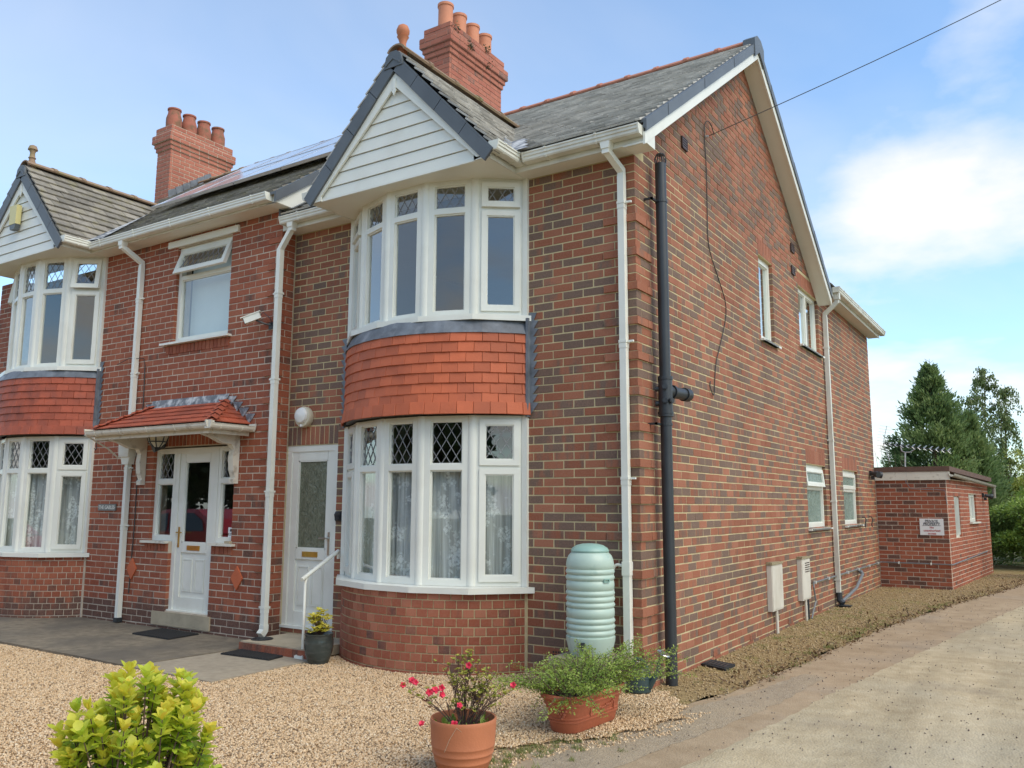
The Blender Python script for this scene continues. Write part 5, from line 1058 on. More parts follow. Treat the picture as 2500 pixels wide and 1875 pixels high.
for a, b, c, d in oh: window(OB, A - no * .04 + uo * a, uo, no, b - a, c, d, None, lead=False, fw=.055, split=(b - a) / 2 if b - a > .8 else None)
m = MB(); m.obox(A + uo * 2.5 + Vector((0, 0, 1.1)) - no * .05, uo * 1.2, no * .11, (0, 0, .03)); m.build('sill', 'upvc', OB)
m = MB(); w0 = A + uo * .78; [m.obox(w0 + uo * (.12 + .14 * k) + Vector((0, 0, .9)) - no * .03, uo * .03, no * .02, (0, 0, .76)) for k in range(4)]; m.build('window_bar', 'upvc', OB)
m = MB(); m.box((.0, YO - .045, 1.99), (1.37, YO - .01, 2.155)); m.build('fascia', 'paint', OB)
q0 = A + no * .06; q1 = B + no * .06 + uo * .15
m = MB(); m.prism([(-.0, YO - .06, 2.157), (1.375, YO - .06, 2.157), (q1.x + .02, 17.1, 2.08), (-2.2, 17.1, 2.08), (-2.2, 11.6, 2.157), (0, 11.6, 2.157)], (0, 0, .10)); m.build('felt_roof', 'felt', OB)
m = MB(); g0 = A + no * .12 + Vector((0, -.06, 2.10)); g1 = B + no * .12 + uo * .2 + Vector((0, 0, 1.98)); m.sweep(GUT, g0, g1, no, (0, 0, 1)); m.tube([g1 - uo * .08 + Vector((0, 0, -.03)), g1 - uo * .08 + Vector((0, 0, -.3))], .04, 8); m.build('gutter', 'gutter_g', OB)
# conduit round both buildings
m = MB(); m.tube([(.03, 5.97, .36), (.03, 8.7, .36), (.03, 11.43, .365), (.05, 11.45, .365), (1.30, 11.45, .36), A + no * .03 + uo * .05 + Vector((0, 0, .36)), A + no * .03 + uo * 4.5 + Vector((0, 0, .43))], .0125, 6); m.tube([(.03, 5.97, .36), (.04, 5.93, .3), (.05, 5.98, .1), (.04, 5.86, -.02), (.05, 5.7, -.12)], .0125, 6); m.tube([(.6, YO - .03, 2.12), (.58, YO - .04, 1.95), (.66, YO - .03, 1.82), (1.27, YO - .03, 1.79), (1.29, YO - .03, 1.5)], .008, 5); cdt = m.build('conduit', 'pipegrey', OB, smooth=True)
for y in (6.05, 6.9, 8.3, 9.2, 10.2, 11.1): m = MB(); m.box((.012, y, .338), (.05, y + .03, .382)); m.build('conduit_clip', 'upvc', cdt)
for x in (.35, .93): m = MB(); m.box((x, YO - .06, .34), (x + .025, YO - .012, .385)); m.build('conduit_clip', 'upvc', cdt)

# ------------------------------------------------------------ ground
def wavy(pts, amp=.03, step=.25, seed=1, closed=True):
    rg = random.Random(seed); out = []; n = len(pts)
    for i in range(n if closed else n - 1):
        a, b = Vector(pts[i]), Vector(pts[(i + 1) % n]); k = max(1, int((b - a).length / step)); k = min(k, 120)
        for j in range(k): p = a.lerp(b, j / k); out.append((p.x + (rg.uniform(-amp, amp) if j else 0), p.y + (rg.uniform(-amp, amp) if j else 0)))
    if not closed: out.append(tuple(pts[-1]))
    return out
def sheet(name, pts, z, mat, thick=0, **k):
    m = MB(); q = [(x, y, z) for x, y in pts]
    if thick: m.prism([(x, y, z - thick) for x, y in pts], (0, 0, thick))
    else: m.poly(q)
    o = m.build(name, mat); me = o.data
    if not thick and me.polygons[0].normal.z < 0: me.flip_normals()
    tag(o, kind='structure'); return o
sheet('ground', [(-90, -90), (90, -90), (90, 110), (-90, 110)], -.17, 'ground')
E1 = [(.42, -.55), (.52, -.1), (.66, .55), (.76, 1.7), (.87, 3.05), (1.02, 4.8), (1.17, 6.4), (1.6, 9.2), (2.0, 11.4), (2.35, 13.7), (2.7, 16.5), (3.0, 20)]
E2 = [(.55, -9), (.75, -5), (.98, -2.7), (1.1, -1.76), (1.29, -.17), (1.385, .8), (1.67, 2.97), (2.05, 5.9), (2.5, 9.26), (3.0, 13), (3.5, 17), (4, 22)]
dirtp = wavy([(-1.6, -9), (.75, -9)] + [(x + .3, y) for x, y in E2[1:]] + [(3, 22)] + E1[::-1] + [(.3, -1.2), (-.3, -1.9), (-.3, -2.4), (-1.0, -4)], .04, .2, 3)
sheet('dirt_track_edge', dirtp, -.1262, 'dirt')
sheet('lane', wavy(E2, .02, .09, 4, False) + [(9, 22), (9, -9)], -.1230, 'lane')
sheet('worn_tarmac', wavy([(.15, -2.1), (.38, -1.45), (.50, -.95), (.48, -.55), (.62, -.15), (.80, .55), (.98, 1.6), (1.2, 1.5), (1.12, .3), (.98, -.7), (.82, -1.6), (.70, -2.3), (.62, -2.9), (.42, -2.7), (.3, -2.3)], .022, .09, 12), -.1246, 'tarmac')
sheet('gravel_strip', wavy([(-.1, .0), (.35, -.4)] + E1 + [(1.5, 20), (-.1, 11.5)], .05, .2, 5), -.1228, 'moss')
GR = wavy([(.46, -.40), (.38, -.2), (.1, .0), (-12, .0), (-12, -9), (-2.2, -9), (-1.0, -4.6), (-.35, -3.2), (-.05, -2.7), (-.10, -2.25), (.1, -1.95), (.40, -1.5), (.52, -1.1), (.60, -.7)], .035, .18, 6)
sheet('gravel_forecourt', GR, -.1135, 'gravelbed')
PATH = [(-14, -1.87), (-4.62, -1.93), (-4.62, -.05), (-14, -.05)]
sheet('concrete_path', wavy([(-14, -1.87), (-6, -1.90), (-4.58, -1.93), (-4.47, -.58), (-4.47, -.1), (-14, -.1)], .008, .3, 8), -.088, 'path', .12)
sheet('path_slab', wavy([(-4.555, -1.93), (-3.30, -1.95), (-3.32, -.72), (-3.6, -.62), (-4.445, -.58)], .008, .3, 9), -.092, 'slab', .12)
m = MB(); m.box((-4.44, -.70, -.1), (-3.40, .05, .0)); ds = m.build('door_step', 'conc', HO)
for k in range(5): m = MB(); m.box((-4.44 + k * .21, -.722, -.09), (-4.235 + k * .21, -.703, -.012)); m.build('step_brick', 'brick_n', ds)
# pebbles, packed with numpy
def inside(poly, P):
    x, y = P[:, 0], P[:, 1]; c = np.zeros(len(P), bool); n = len(poly)
    for i in range(n):
        (x1, y1), (x2, y2) = poly[i], poly[(i + 1) % n]
        if y1 == y2: continue
        t = ((y1 > y) != (y2 > y)) & (x < (x2 - x1) * (y - y1) / (y2 - y1) + x1); c ^= t
    return c
def infov(P, marg=60):
    d = P - np.array(CAM); w_ = d @ np.array(FW); x = 1250 + FPX * (d @ np.array(RT)) / w_; y = 937.5 - FPX * (d @ np.array(UP)) / w_
    return (w_ > .3) & (x > -marg) & (x < 2500 + marg) & (y < 1875 + marg) & (y > 0), w_
def pebbles(name, poly, n, z, size, mat, label=None, excl=(), dens=None, flat=.6, jz=.004, cat=None, maxd=30):
    xs = [p[0] for p in poly]; ys = [p[1] for p in poly]; P = np.stack([RNG.uniform(max(min(xs), -11), max(xs), n), RNG.uniform(max(min(ys), -6.5), max(ys), n), np.full(n, z)], 1)
    k = inside(poly, P)
    for e in excl: k &= ~inside(e, P)
    v, w_ = infov(P, 250); k &= v & (w_ < maxd)
    if dens is not None: k &= RNG.random(n) < dens(P)
    P = P[k]; n = len(P); P[:, 2] += RNG.uniform(-jz, jz, n)
    cube = np.array([(-1, -1, -1), (1, -1, -1), (1, 1, -1), (-1, 1, -1), (-1, -1, 1), (1, -1, 1), (1, 1, 1), (-1, 1, 1)], float) * .62
    V = cube[None] * RNG.uniform(.62, 1.25, (n, 8, 3)); S = size * RNG.uniform(.55, 1.3, (n, 1, 1)) * np.array([1, .75, flat])[None, None]; V = V * S
    q = RNG.normal(0, 1, (n, 4)); q[:, 1:3] *= .35; q /= np.linalg.norm(q, axis=1)[:, None]; w, x, y, zq = q.T
    Rm = np.stack([np.stack([1 - 2 * (y * y + zq * zq), 2 * (x * y - zq * w), 2 * (x * zq + y * w)], -1), np.stack([2 * (x * y + zq * w), 1 - 2 * (x * x + zq * zq), 2 * (y * zq - x * w)], -1), np.stack([2 * (x * zq - y * w), 2 * (y * zq + x * w), 1 - 2 * (x * x + y * y)], -1)], 1)
    V = np.einsum('nij,nkj->nki', Rm, V) + P[:, None]
    F_ = np.array([(0, 3, 2, 1), (4, 5, 6, 7), (0, 1, 5, 4), (1, 2, 6, 5), (2, 3, 7, 6), (3, 0, 4, 7)]); F_ = (F_[None] + (np.arange(n) * 8)[:, None, None]).reshape(-1, 4)
    t = np.clip(RNG.normal(.55, .22, n), 0, 1); t[RNG.random(n) < .08] = .05
    o = npmesh(name, V.reshape(-1, 3), F_, mat, tone=np.repeat(t, 6), kind='stuff'); tag(o, label, cat, kind='stuff'); return o
bayarc = [(-2.41 + 1.44 * math.sin(a), .78 - 1.44 * math.cos(a)) for a in np.linspace(-1.0, 1.0, 20)]
PEX = [[(-14, -1.9), (-3.32, -1.95), (-3.32, -.72), (-3.4, .1), (-14, .1)], bayarc]
GRP = wavy([(.50, -.38), (.38, -.15), (.1, .0), (-12, .0), (-12, -9), (-2.2, -9), (-1.0, -4.6), (-.33, -3.2), (-.02, -2.7), (-.07, -2.25), (.13, -1.95), (.43, -1.5), (.56, -1.1), (.64, -.7)], .075, .05, 16)
pebbles('gravel', GRP, 560000, -.106, .0110, 'peb', 'golden pea gravel spread over the forecourt', PEX, cat='gravel', dens=lambda P: np.where(P[:, 1] < -3.5, .8, 1.0))
pebbles('moss_gravel', wavy([(.0, .0), (.35, -.4)] + E1 + [(1.5, 20), (.0, 11.5)], .07, .2, 15), 46000, -.118, .0115, 'peb2', 'brown mossy gravel along the side wall', cat='gravel', maxd=20)
pebbles('loose_stones', [(-.3, -6), (3, -6), (3.6, 12), (1.2, 8), (.5, -.4), (.1, -2)], 2600, -.119, .008, 'stone', 'loose stones scattered on the lane', cat='stones', maxd=20)
pebbles('spilled_gravel', [(.3, -.9), (.75, -.4), (.75, -1.2), (.2, -2.3), (.35, -3.0), (-.3, -3.2), (-.2, -2.2)], 4200, -.124, .011, 'peb', 'gold pebbles strayed onto the dirt', cat='gravel')
# dead leaves and litter along the far verge and moss strip
def lit(n): 
    y = RNG.uniform(.5, 18, n); x = np.interp(y, [p[1] for p in E1], [p[0] for p in E1]) - np.abs(RNG.normal(0, .22, n)) + .1; x = np.where(y > 11.4, np.maximum(x, 1.36 + (y - 11.4) * .07), np.maximum(x, .05)); return np.stack([x, y, np.full(n, -.108)], 1)
v, f, t = leafcloud(1500, lit, .05, .014, flat=2); npmesh('leaf_litter', v, f, 'dead', tone=t, kind='stuff', label='brown leaf litter along the edge of the side strip', cat='leaf litter')
def tufts(name, centres, blades, h, spread, mat, label, cat='grass'):
    V, Fa, T = [], [], []; b = 0
    for (x, y, z) in centres:
        n = int(blades * random.uniform(.5, 1.3)); p = np.array([x, y, z]) + np.concatenate([RNG.normal(0, spread, (n, 2)), np.zeros((n, 1))], 1); d = np.concatenate([RNG.normal(0, .5, (n, 2)), np.ones((n, 1))], 1); d /= np.linalg.norm(d, axis=1)[:, None]; hh = h * RNG.uniform(.4, 1.2, n)[:, None]
        s_ = np.stack([-d[:, 1], d[:, 0], np.zeros(n)], 1) + RNG.normal(0, .3, (n, 3)); s_ /= np.linalg.norm(s_, axis=1)[:, None]; w_ = .0022
        v = np.stack([p - s_ * w_, p + s_ * w_, p + d * hh], 1).reshape(-1, 3); i = np.arange(n) * 3 + b; V.append(v); Fa.append(np.stack([i, i + 1, i + 2], 1)); T.append(RNG.random(n)); b += n * 3
    return npmesh(name, np.concatenate(V), np.concatenate(Fa), mat, tone=np.concatenate(T), kind='stuff', label=label, cat=cat)
gc = [(random.gauss(-.05 + .35 * t, .10), -2.75 + 1.3 * t + random.gauss(0, .10), -.124) for t in [random.random() for _ in range(90)]] + [(.33, -2.35, -.124), (.26, -2.55, -.124), (.62, -1.75, -.124), (.05, -2.95, -.124), (.45, -2.1, -.124)]
tufts('verge_grass', gc, 40, .035, .018, 'grass', 'short grass and weeds along the gravel edge by the pots')
gm = [(np.interp(y, [p[1] for p in E1], [p[0] for p in E1]) - abs(random.gauss(0, .12)), y, -.114) for y in [random.uniform(2, 9) for _ in range(70)]] + [(random.uniform(.05, .9), random.uniform(0, 8), -.114) for _ in range(60)]
tufts('strip_grass', gm, 30, .035, .03, 'grass', 'sparse weeds in the mossy strip beside the lane')

# ------------------------------------------------------------ small fittings
def text(parent, s_, loc, size, mat, align='CENTER', rot=(R(90), 0, 0), bold=False, name='lettering'):
    cu = bpy.data.curves.new(name, 'FONT'); cu.body = s_; cu.size = size; cu.align_x = align; cu.extrude = .0008; cu.offset = .0012 if bold else 0
    tmp = bpy.data.objects.new('tmp', cu); COL.objects.link(tmp); dg = bpy.context.evaluated_depsgraph_get(); me = bpy.data.meshes.new_from_object(tmp.evaluated_get(dg)); bpy.data.objects.remove(tmp)
    me.materials.clear(); me.materials.append(M[mat]); o = bpy.data.objects.new(name, me); link(o, parent); o.location = Vector(loc) - ORG[parent.name]; o.rotation_euler = rot; return o
sg = thing('warning_sign', 'white PRIVATE PROPERTY sign on the outbuilding wall', 'sign', (.99, YO - .01, .92))
m = MB(); m.box((.78, YO - .016, .915), (1.205, YO - .006, 1.235)); m.build('board', 'sign', sg)
for s_, z, sz, mt in (('PRIVATE', 1.168, .062, 'ink'), ('PROPERTY', 1.108, .062, 'ink'), ('No', 1.046, .056, 'inkred'), ('unauthorised', .986, .056, 'inkred'), ('access', .930, .056, 'inkred')): text(sg, s_, (.9925, YO - .0175, z), sz, mt, bold=True)
for z, w_ in ((1.157, .14), (1.097, .165)): m = MB(); m.box((.9925 - w_, YO - .0182, z), (.9925 + w_, YO - .0172, z + .006)); m.build('underline', 'ink', sg)
sg = thing('name_plaque', 'small grey slate plaque reading THE GABLES on the brick wall', 'sign', (-7.9, YN, 1.38))
m = MB(); m.box((-8.10, YN - .022, 1.375), (-7.69, YN - .004, 1.465)); m.build('plate', 'signgrey', sg); text(sg, '·THE GABLES·', (-7.895, YN - .024, 1.398), .068, 'letter', bold=True)
sg = thing('camera_sticker', 'small white CCTV sticker low in the right porch side light', 'sticker', (-5.37, YN, 1.05))
m = MB(); m.box((-5.44, YN + .079, 1.07), (-5.31, YN + .081, 1.19)); m.build('sheet', 'sign', sg); text(sg, 'C.C.T.V', (-5.375, YN + .0775, 1.095), .038, 'ink', bold=True)
m = MB(); m.lathe((0, 0, 0), [(.018, -.001), (.018, .001)], 10, cap=True); m.v = [(-5.39 + x, YN + .0785 + z, 1.155 + y) for x, y, z in m.v]; m.build('eye_symbol', 'ink', sg)
# bulkhead light
wl = thing('bulkhead_light', 'round cream bulkhead light on the brick wall above the right hand door', 'light', (-4.30, 0, 2.5))
def disc_y(c, prof, n=28, sx=1, sz=1):
    mm = MB(); mm.lathe((0, 0, 0), prof, n, cap=True); mm.v = [(c[0] + x * sx, c[1] - z, c[2] + y * sz) for x, y, z in mm.v]; mm.f = [f[::-1] for f in mm.f]; return mm
disc_y((-4.30, 0, 2.5), [(.118, 0), (.125, .02), (.125, .06), (.118, .075), (.10, .082)]).build('lamp_body', 'lampbody', wl, smooth=True); disc_y((-4.30, -.06, 2.515), [(.095, 0), (.10, .03), (.088, .05), (.05, .064), (.0, .067)], sz=.95).build('diffuser', 'lampglass', wl, smooth=True)
disc_y((-4.30, -.07, 2.395), [(.018, 0), (.016, .02), (.006, .026)]).build('sensor', 'lampglass', wl, smooth=True)
ks = thing('key_safe', 'small black key safe on the wall beside the bay', 'key safe', (-3.71, 0, 1.3)); m = MB(); m.prism([(-3.745, -.03, 1.285), (-3.655, -.03, 1.285), (-3.655, -.05, 1.36), (-3.67, -.045, 1.395), (-3.73, -.045, 1.395), (-3.745, -.05, 1.36)], (0, .045, 0)); m.build('body', 'black', ks); m = MB(); m.box((-3.73, -.055, 1.30), (-3.67, -.045, 1.35)); m.build('cover', 'rubber', ks)
# handrail
hr = thing('handrail', 'white tubular handrail on a post in front of the right hand door', 'handrail', (-3.5, -.68, -.07))
m = MB(); m.tube([(-3.49, -.74, .70), (-3.69, -.02, .955)], .022, 12); m.build('rail', 'upvc', hr, smooth=True); m = MB(); m.tube([(-3.50, -.68, -.07), (-3.50, -.68, .66), (-3.515, -.65, .715)], .015, 10); m.build('post', 'upvc', hr, smooth=True)
m = MB(); m.box((-3.56, -.74, -.093), (-3.44, -.62, -.064)); [m.box((-3.55 + a, -.73 + b, -.064), (-3.535 + a, -.715 + b, -.058)) for a in (0, .085) for b in (0, .085)]; m.build('base_plate', 'upvc', hr); m = MB(); m.box((-3.70, -.03, .87), (-3.675, -.004, .97)); m.build('wall_plate', 'upvc', hr)
# mats
def mat_(name, label, q, z, ribs, grp=None):
    t_ = thing(name, label, 'doormat', (sum(p[0] for p in q) / 4, sum(p[1] for p in q) / 4, z)); m = MB(); m.prism([(x, y, z) for x, y in q], (0, 0, .012)); m.build('pad', 'rubber', t_)
    a, b, c, d = [Vector((x, y, z + .012)) for x, y in q]
    for k in range(ribs): f = (k + .5) / ribs; p, r_ = a.lerp(b, f), d.lerp(c, f); m = MB(); wv = (b - a) / ribs * .3; m.obox(p - wv, r_ - p, wv * 2, (0, 0, .006)); m.build('rib', 'rubber', t_)
mat_('doormat', 'black rubber doormat before the glazed porch door', [(-6.36, -.74), (-5.62, -.76), (-5.66, -.32), (-6.42, -.30)], -.087, 14)
mat_('doormat', 'black ribbed doormat before the door with the handrail', [(-4.36, -1.02), (-3.66, -.98), (-3.70, -.76), (-4.38, -.74)], -.091, 16)
# drain grate and cover
gt = thing('drain_grate', 'round black drain grate on the door step by the white downpipe', 'drain', (-4.38, -.5, 0)); m = MB(); m.lathe((-4.33, -.50, .0), [(.12, 0), (.12, .008), (.105, .012), (.10, .006)], 24, cap=True); m.build('frame', 'black', gt); m = MB(); [m.box((-4.42 + .035 * k, -.5 - math.sqrt(max(.001, .01 - (.035 * k - .09) ** 2)), .004), (-4.405 + .035 * k, -.5 + math.sqrt(max(.001, .01 - (.035 * k - .09) ** 2)), .0125)) for k in range(6)]; m.build('bars', 'black', gt)
dc = thing('drain_cover', 'rectangular dark drain cover slab lying on the side strip by the soil pipe', 'drain cover', (.12, 1.47, -.13)); m = MB(); m.prism([(-.0, 1.40, -.135), (.30, 1.25, -.135), (.30, 1.56, -.135), (.0, 1.68, -.135)], (0, 0, .035)); m.build('slab', 'rubber', dc); [(lambda mm: (mm.box((.02 + .045 * k, 1.42 - .02 * k + .0, -.1), (.045 + .045 * k, 1.60 - .018 * k, -.094)), mm.build('groove_bar', 'black', dc)))(MB()) for k in range(6)]
# meter boxes
for nm, y0, y1, lab in (('meter_box', 3.757, 4.24, 'white meter box on the side wall, the nearer and plain one'), ('meter_box', 5.205, 5.66, 'white meter box with louvres, the farther of two on the side wall')):
    t_ = thing(nm, lab, 'meter box', (.06, (y0 + y1) / 2, -.12), 'meter boxes on the side wall'); m = MB(); x1 = .062; m.box((.002, y0, .17), (x1, y1, .735)); m.build('box', 'meter', t_)
    m = MB(); m.prism([(.002, y0 - .01, .737), (.002, y1 + .01, .737), (.002, y1 + .01, .76), (.002, y0 - .01, .775)], (x1 + .012, 0, 0)); m.build('lid', 'boxmoss', t_)
    m = MB(); m.box((x1, y0 + .015, .19), (x1 + .008, y1 - .015, .72)); dr = m.build('door', 'meter', t_)
    if y0 > 4: m = MB(); [m.box((x1 + .008, y0 + .16, .55 + .03 * k), (x1 + .012, y1 - .05, .562 + .03 * k)) for k in range(5)]; m.build('louvre', 'brown', t_)
    m = MB(); m.tube([(.035, y0 + .25, .18), (.04, y0 + .25, -.14)], .02, 8); m.build('pipe', 'meter', t_, smooth=True)
    if y0 > 4: m = MB(); m.tube([(.035, y0 + .38, .18), (.035, y0 + .38, -.14)], .018, 8); m.build('pipe', 'black', t_, smooth=True)
# hooks
for y, lab in ((9.95, 'black hook on the side wall, nearer to the window'), (10.6, 'black hook on the side wall, nearer to the outbuilding')): m = MB(); m.tube([(.0, y, 1.27), (.05, y, 1.27), (.07, y, 1.22), (.05, y, 1.12), (.06, y, 1.08)], .01, 6); o = m.build('wall_hook', 'black', org=(0, y, 1.1), smooth=True); tag(o, lab, 'hook', 'hooks on the side wall')
# security lights
def floods(c, n, u, label, heads):
    t_ = thing('security_light', label, 'light', c); c = Vector(c); n = Vector(n); u = Vector(u)
    m = MB(); m.obox(c - u * .05 - Vector((0, 0, .05)), u * .1, n * .04, (0, 0, .1)); m.build('back_plate', 'black', t_)
    for s_ in heads:
        h = MB(); p = c + n * .05 + u * s_ * .09; d = (n + u * s_ * .6 - Vector((0, 0, .25))).normalized(); h.tube([p, p + d * .1, p + d * .105, p + d * .17], [.035, .045, .06, .065], 12); h.build('lamp_head', 'black', t_, smooth=True)
    m = MB(); m.obox(c + n * .03 - u * .03 - Vector((0, 0, .12)), u * .06, n * .06, (0, 0, .07)); m.build('sensor', 'black', t_)
floods((.0, 10.95, 2.12), (1, 0, 0), (0, 1, 0), 'black twin security light on the house wall beside the outbuilding roof', (-1, 1)); floods(A + uo * 4.55 + Vector((0, 0, 1.74)), no, uo, 'black security light near the far end of the outbuilding', (.6,))
# alarm box on the left gable
ax = thing('alarm_box', 'faded yellow alarm box on the white gable of the left house', 'alarm', (-9.62, YN - .7, 5.6)); m = MB(); m.prism([(-9.71, YN - .70, 5.58), (-9.53, YN - .70, 5.58), (-9.52, YN - .70, 5.87), (-9.72, YN - .70, 5.87)], (0, -.075, 0)); m.build('cover', 'alarm', ax); m = MB(); m.prism([(-9.68, YN - .70, 5.50), (-9.56, YN - .70, 5.50), (-9.53, YN - .70, 5.58), (-9.71, YN - .70, 5.58)], (0, -.07, 0)); m.build('strobe', 'alarmb', ax)
# camera
sc = thing('security_camera', 'small white bullet camera on a bracket by the upper wall corner', 'camera', (-4.78, YN, 3.65)); m = MB(); d = Vector((-.75, -.62, -.42)).normalized(); p = Vector((-4.80, YN - .12, 3.74)); sd_ = d.cross(Vector((0, 0, 1))).normalized(); uu = sd_.cross(d)
m.obox(p - sd_ * .04 - uu * .04, d * .2, sd_ * .08, uu * .075); m.obox(p - sd_ * .05 + uu * .036 - d * .02, d * .25, sd_ * .1, uu * .01); m.build('housing', 'upvc', sc); m = MB(); q = p + d * .2; m.obox(q - sd_ * .034 - uu * .034, d * .008, sd_ * .068, uu * .064); m.build('lens', 'black', sc)
m = MB(); m.tube([p + d * .07 - uu * .04, (-4.77, YN - .07, 3.64), (-4.73, YN - .01, 3.63)], .012, 6); m.box((-4.77, YN - .012, 3.58), (-4.69, YN - .002, 3.68)); m.tube([p + d * .0, p - d * .04 + Vector((0, 0, .02)), (-4.70, YN - .05, 3.70), (-4.72, YN - .01, 3.64)], .005, 5); m.build('bracket', 'black', sc)
# porch lantern
pl = thing('porch_lantern', 'black caged lantern under the tiled porch canopy', 'light', (-6.35, YN - .2, 2.3)); m = MB(); m.lathe((-6.42, YN - .30, 2.19), [(.05, 0), (.10, .05), (.12, .11), (.13, .115), (.13, .15)], 12, cap=True); m.build('diffuser', 'lampbody', pl); m = MB()
for k in range(8): a = 2 * math.pi * k / 8; m.tube([(-6.42 + .13 * math.cos(a), YN - .3 + .13 * math.sin(a), 2.34), (-6.42 + .125 * math.cos(a), YN - .3 + .125 * math.sin(a), 2.30), (-6.42 + .105 * math.cos(a), YN - .3 + .105 * math.sin(a), 2.24), (-6.42 + .05 * math.cos(a), YN - .3 + .05 * math.sin(a), 2.185)], .008, 5)
m.lathe((-6.42, YN - .3, 2.335), [(.145, 0), (.145, .03)], 16, cap=True); m.lathe((-6.42, YN - .3, 2.245), [(.112, 0), (.118, .012)], 16); m.build('cage', 'black', pl)
m = MB(); m.tube([(-6.72, YN - .02, 2.24), (-6.70, YN - .10, 2.22), (-6.72, YN - .16, 2.20)], [.05, .055, .07], 12); o = m.build('spot_lamp', 'black', org=(-6.72, YN, 2.2), smooth=True); tag(o, 'small black spotlight beside the caged porch lantern', 'light')
# hook under canopy
m = MB(); m.tube([(-7.52, yo + .1, 2.30), (-7.52, yo + .1, 2.24), (-7.50, yo + .1, 2.20), (-7.53, yo + .1, 2.175), (-7.56, yo + .1, 2.20)], .006, 5); o = m.build('hanging_hook', 'black', org=(-7.52, yo + .1, 2.2)); tag(o, 'black hanging hook under the left end of the porch canopy', 'hook')
# aerial on the outbuilding
ae = thing('tv_aerial', 'long television aerial on a bent mast above the outbuilding', 'aerial', (.58, YO, 2.1)); m = MB(); m.tube([(.60, YO - .03, 2.05), (.585, YO - .03, 2.3), (.60, YO - .03, 2.54)], .016, 8); m.tube([(.52, YO - .03, 2.66), (.545, YO - .03, 2.57), (.60, YO - .03, 2.545), (.70, YO - .03, 2.55), (.77, YO - .03, 2.60), (.775, YO - .03, 2.63)], .012, 6); m.build('mast', 'galv', ae, smooth=True)
b0, b1 = Vector((.20, YO - .03, 2.735)), Vector((1.40, YO - .03, 2.545)); m = MB(); m.tube([b0, b1], .010, 6); m.build('boom', 'black', ae)
for k in range(11):
    c = b0.lerp(b1, .10 + .088 * k); r_ = .045 if k > 3 else .035; e = MB(); a_ = .05
    for s_ in (1, -1): e.tube([c + Vector((-.01, -.06, s_ * .0)), c + Vector((.02 + a_ * .3, -.04, s_ * r_)), c + Vector((a_, .0, s_ * r_ * 1.1)), c + Vector((.02 + a_ * .3, .05, s_ * r_)), c + Vector((-.01, .08, 0))], .0045, 5)
    e.tube([c + Vector((0, -.09, 0)), c + Vector((.03, .09, 0))], .0045, 5); e.build('director', 'alu', ae)
e = MB(); c = b0
for s_ in (1, -1):
    e.tube([c, c + Vector((.09 if s_ > 0 else .11, 0, s_ * .36))], .007, 5)
    for k in range(6): z = .05 + .06 * k; p = c + Vector(((.09 if s_ > 0 else .11) * z / .36, 0, s_ * z)); e.tube([p + Vector((-.10, -.16, .01)), p + Vector((.06, .14, -.01))], .004, 4)
e.build('reflector', 'alu', ae)
# telephone cable
ck = Vector((.02, 2.04, 5.76)); pole_top = Vector((5.60, 4.41, 8.5)); pts = [ck.lerp(pole_top, t) - Vector((0, 0, .10 * math.sin(math.pi * t))) for t in np.linspace(0, 1, 14)]
tl_ = thing('telephone_line', 'thin overhead telephone line running from the gable wall into the sky', 'cable', ck); m = MB(); m.tube(pts, .0052, 5); m.build('drop_wire', 'cable', tl_); m = MB(); m.tube([(.0, 1.98, 5.735), (.04, 1.98, 5.735)], .012, 8); m.tube([(.02, 1.94, 5.72), (.02, 2.03, 5.755)], .008, 6); m.build('wall_hook', 'galv', tl_)
m = MB(); m.tube(catmull([(.02, 2.25, 5.86), (.03, 2.12, 5.93), (.03, 2.0, 5.93), (.02, 1.935, 5.86), (.015, 1.925, 5.72), (.012, 1.965, 5.35), (.012, 1.96, 4.9), (.012, 1.97, 4.42), (.015, 2.25, 4.1), (.015, 2.464, 3.877), (.012, 2.475, 3.66), (.012, 2.25, 3.3), (.012, 2.10, 3.083), (.012, 2.03, 2.85), (.012, 2.005, 2.72), (.02, 1.93, 2.70), (.012, 1.875, 2.78), (.012, 1.89, 2.84)]), .006, 5); m.build('wall_run', 'cable', tl_)
tp = thing('telegraph_pole', 'wooden telegraph pole beside the lane outside the picture', 'pole', (5.6, 4.41, -.2)); m = MB(); m.tube([(5.6, 4.41, -.3), (5.6, 4.41, 8.8)], [.14, .10], 14); m.build('post', 'bark', tp, smooth=True)
# small plant inside the upper bay window
hp = thing('houseplant', 'pale green fern like plant inside the upper bay window', 'plant', (-1.72, .0, 3.40)); m = MB(); m.lathe((-1.78, .02, 3.33), [(.05, 0), (.065, .08), (.06, .08)], 14, cap=True); m.build('pot', 'terra', hp)
def fr(n): a = RNG.uniform(0, 6.28, n); r_ = RNG.uniform(.0, .13, n); return np.stack([-1.78 + r_ * np.cos(a), .0 + r_ * np.sin(a), 3.42 + RNG.uniform(0, .13, n)], 1)
v, f, t = leafcloud(120, fr, .10, .02); npmesh('leaves', v, f, 'lf_yel', hp, tone=t, kind='stuff')

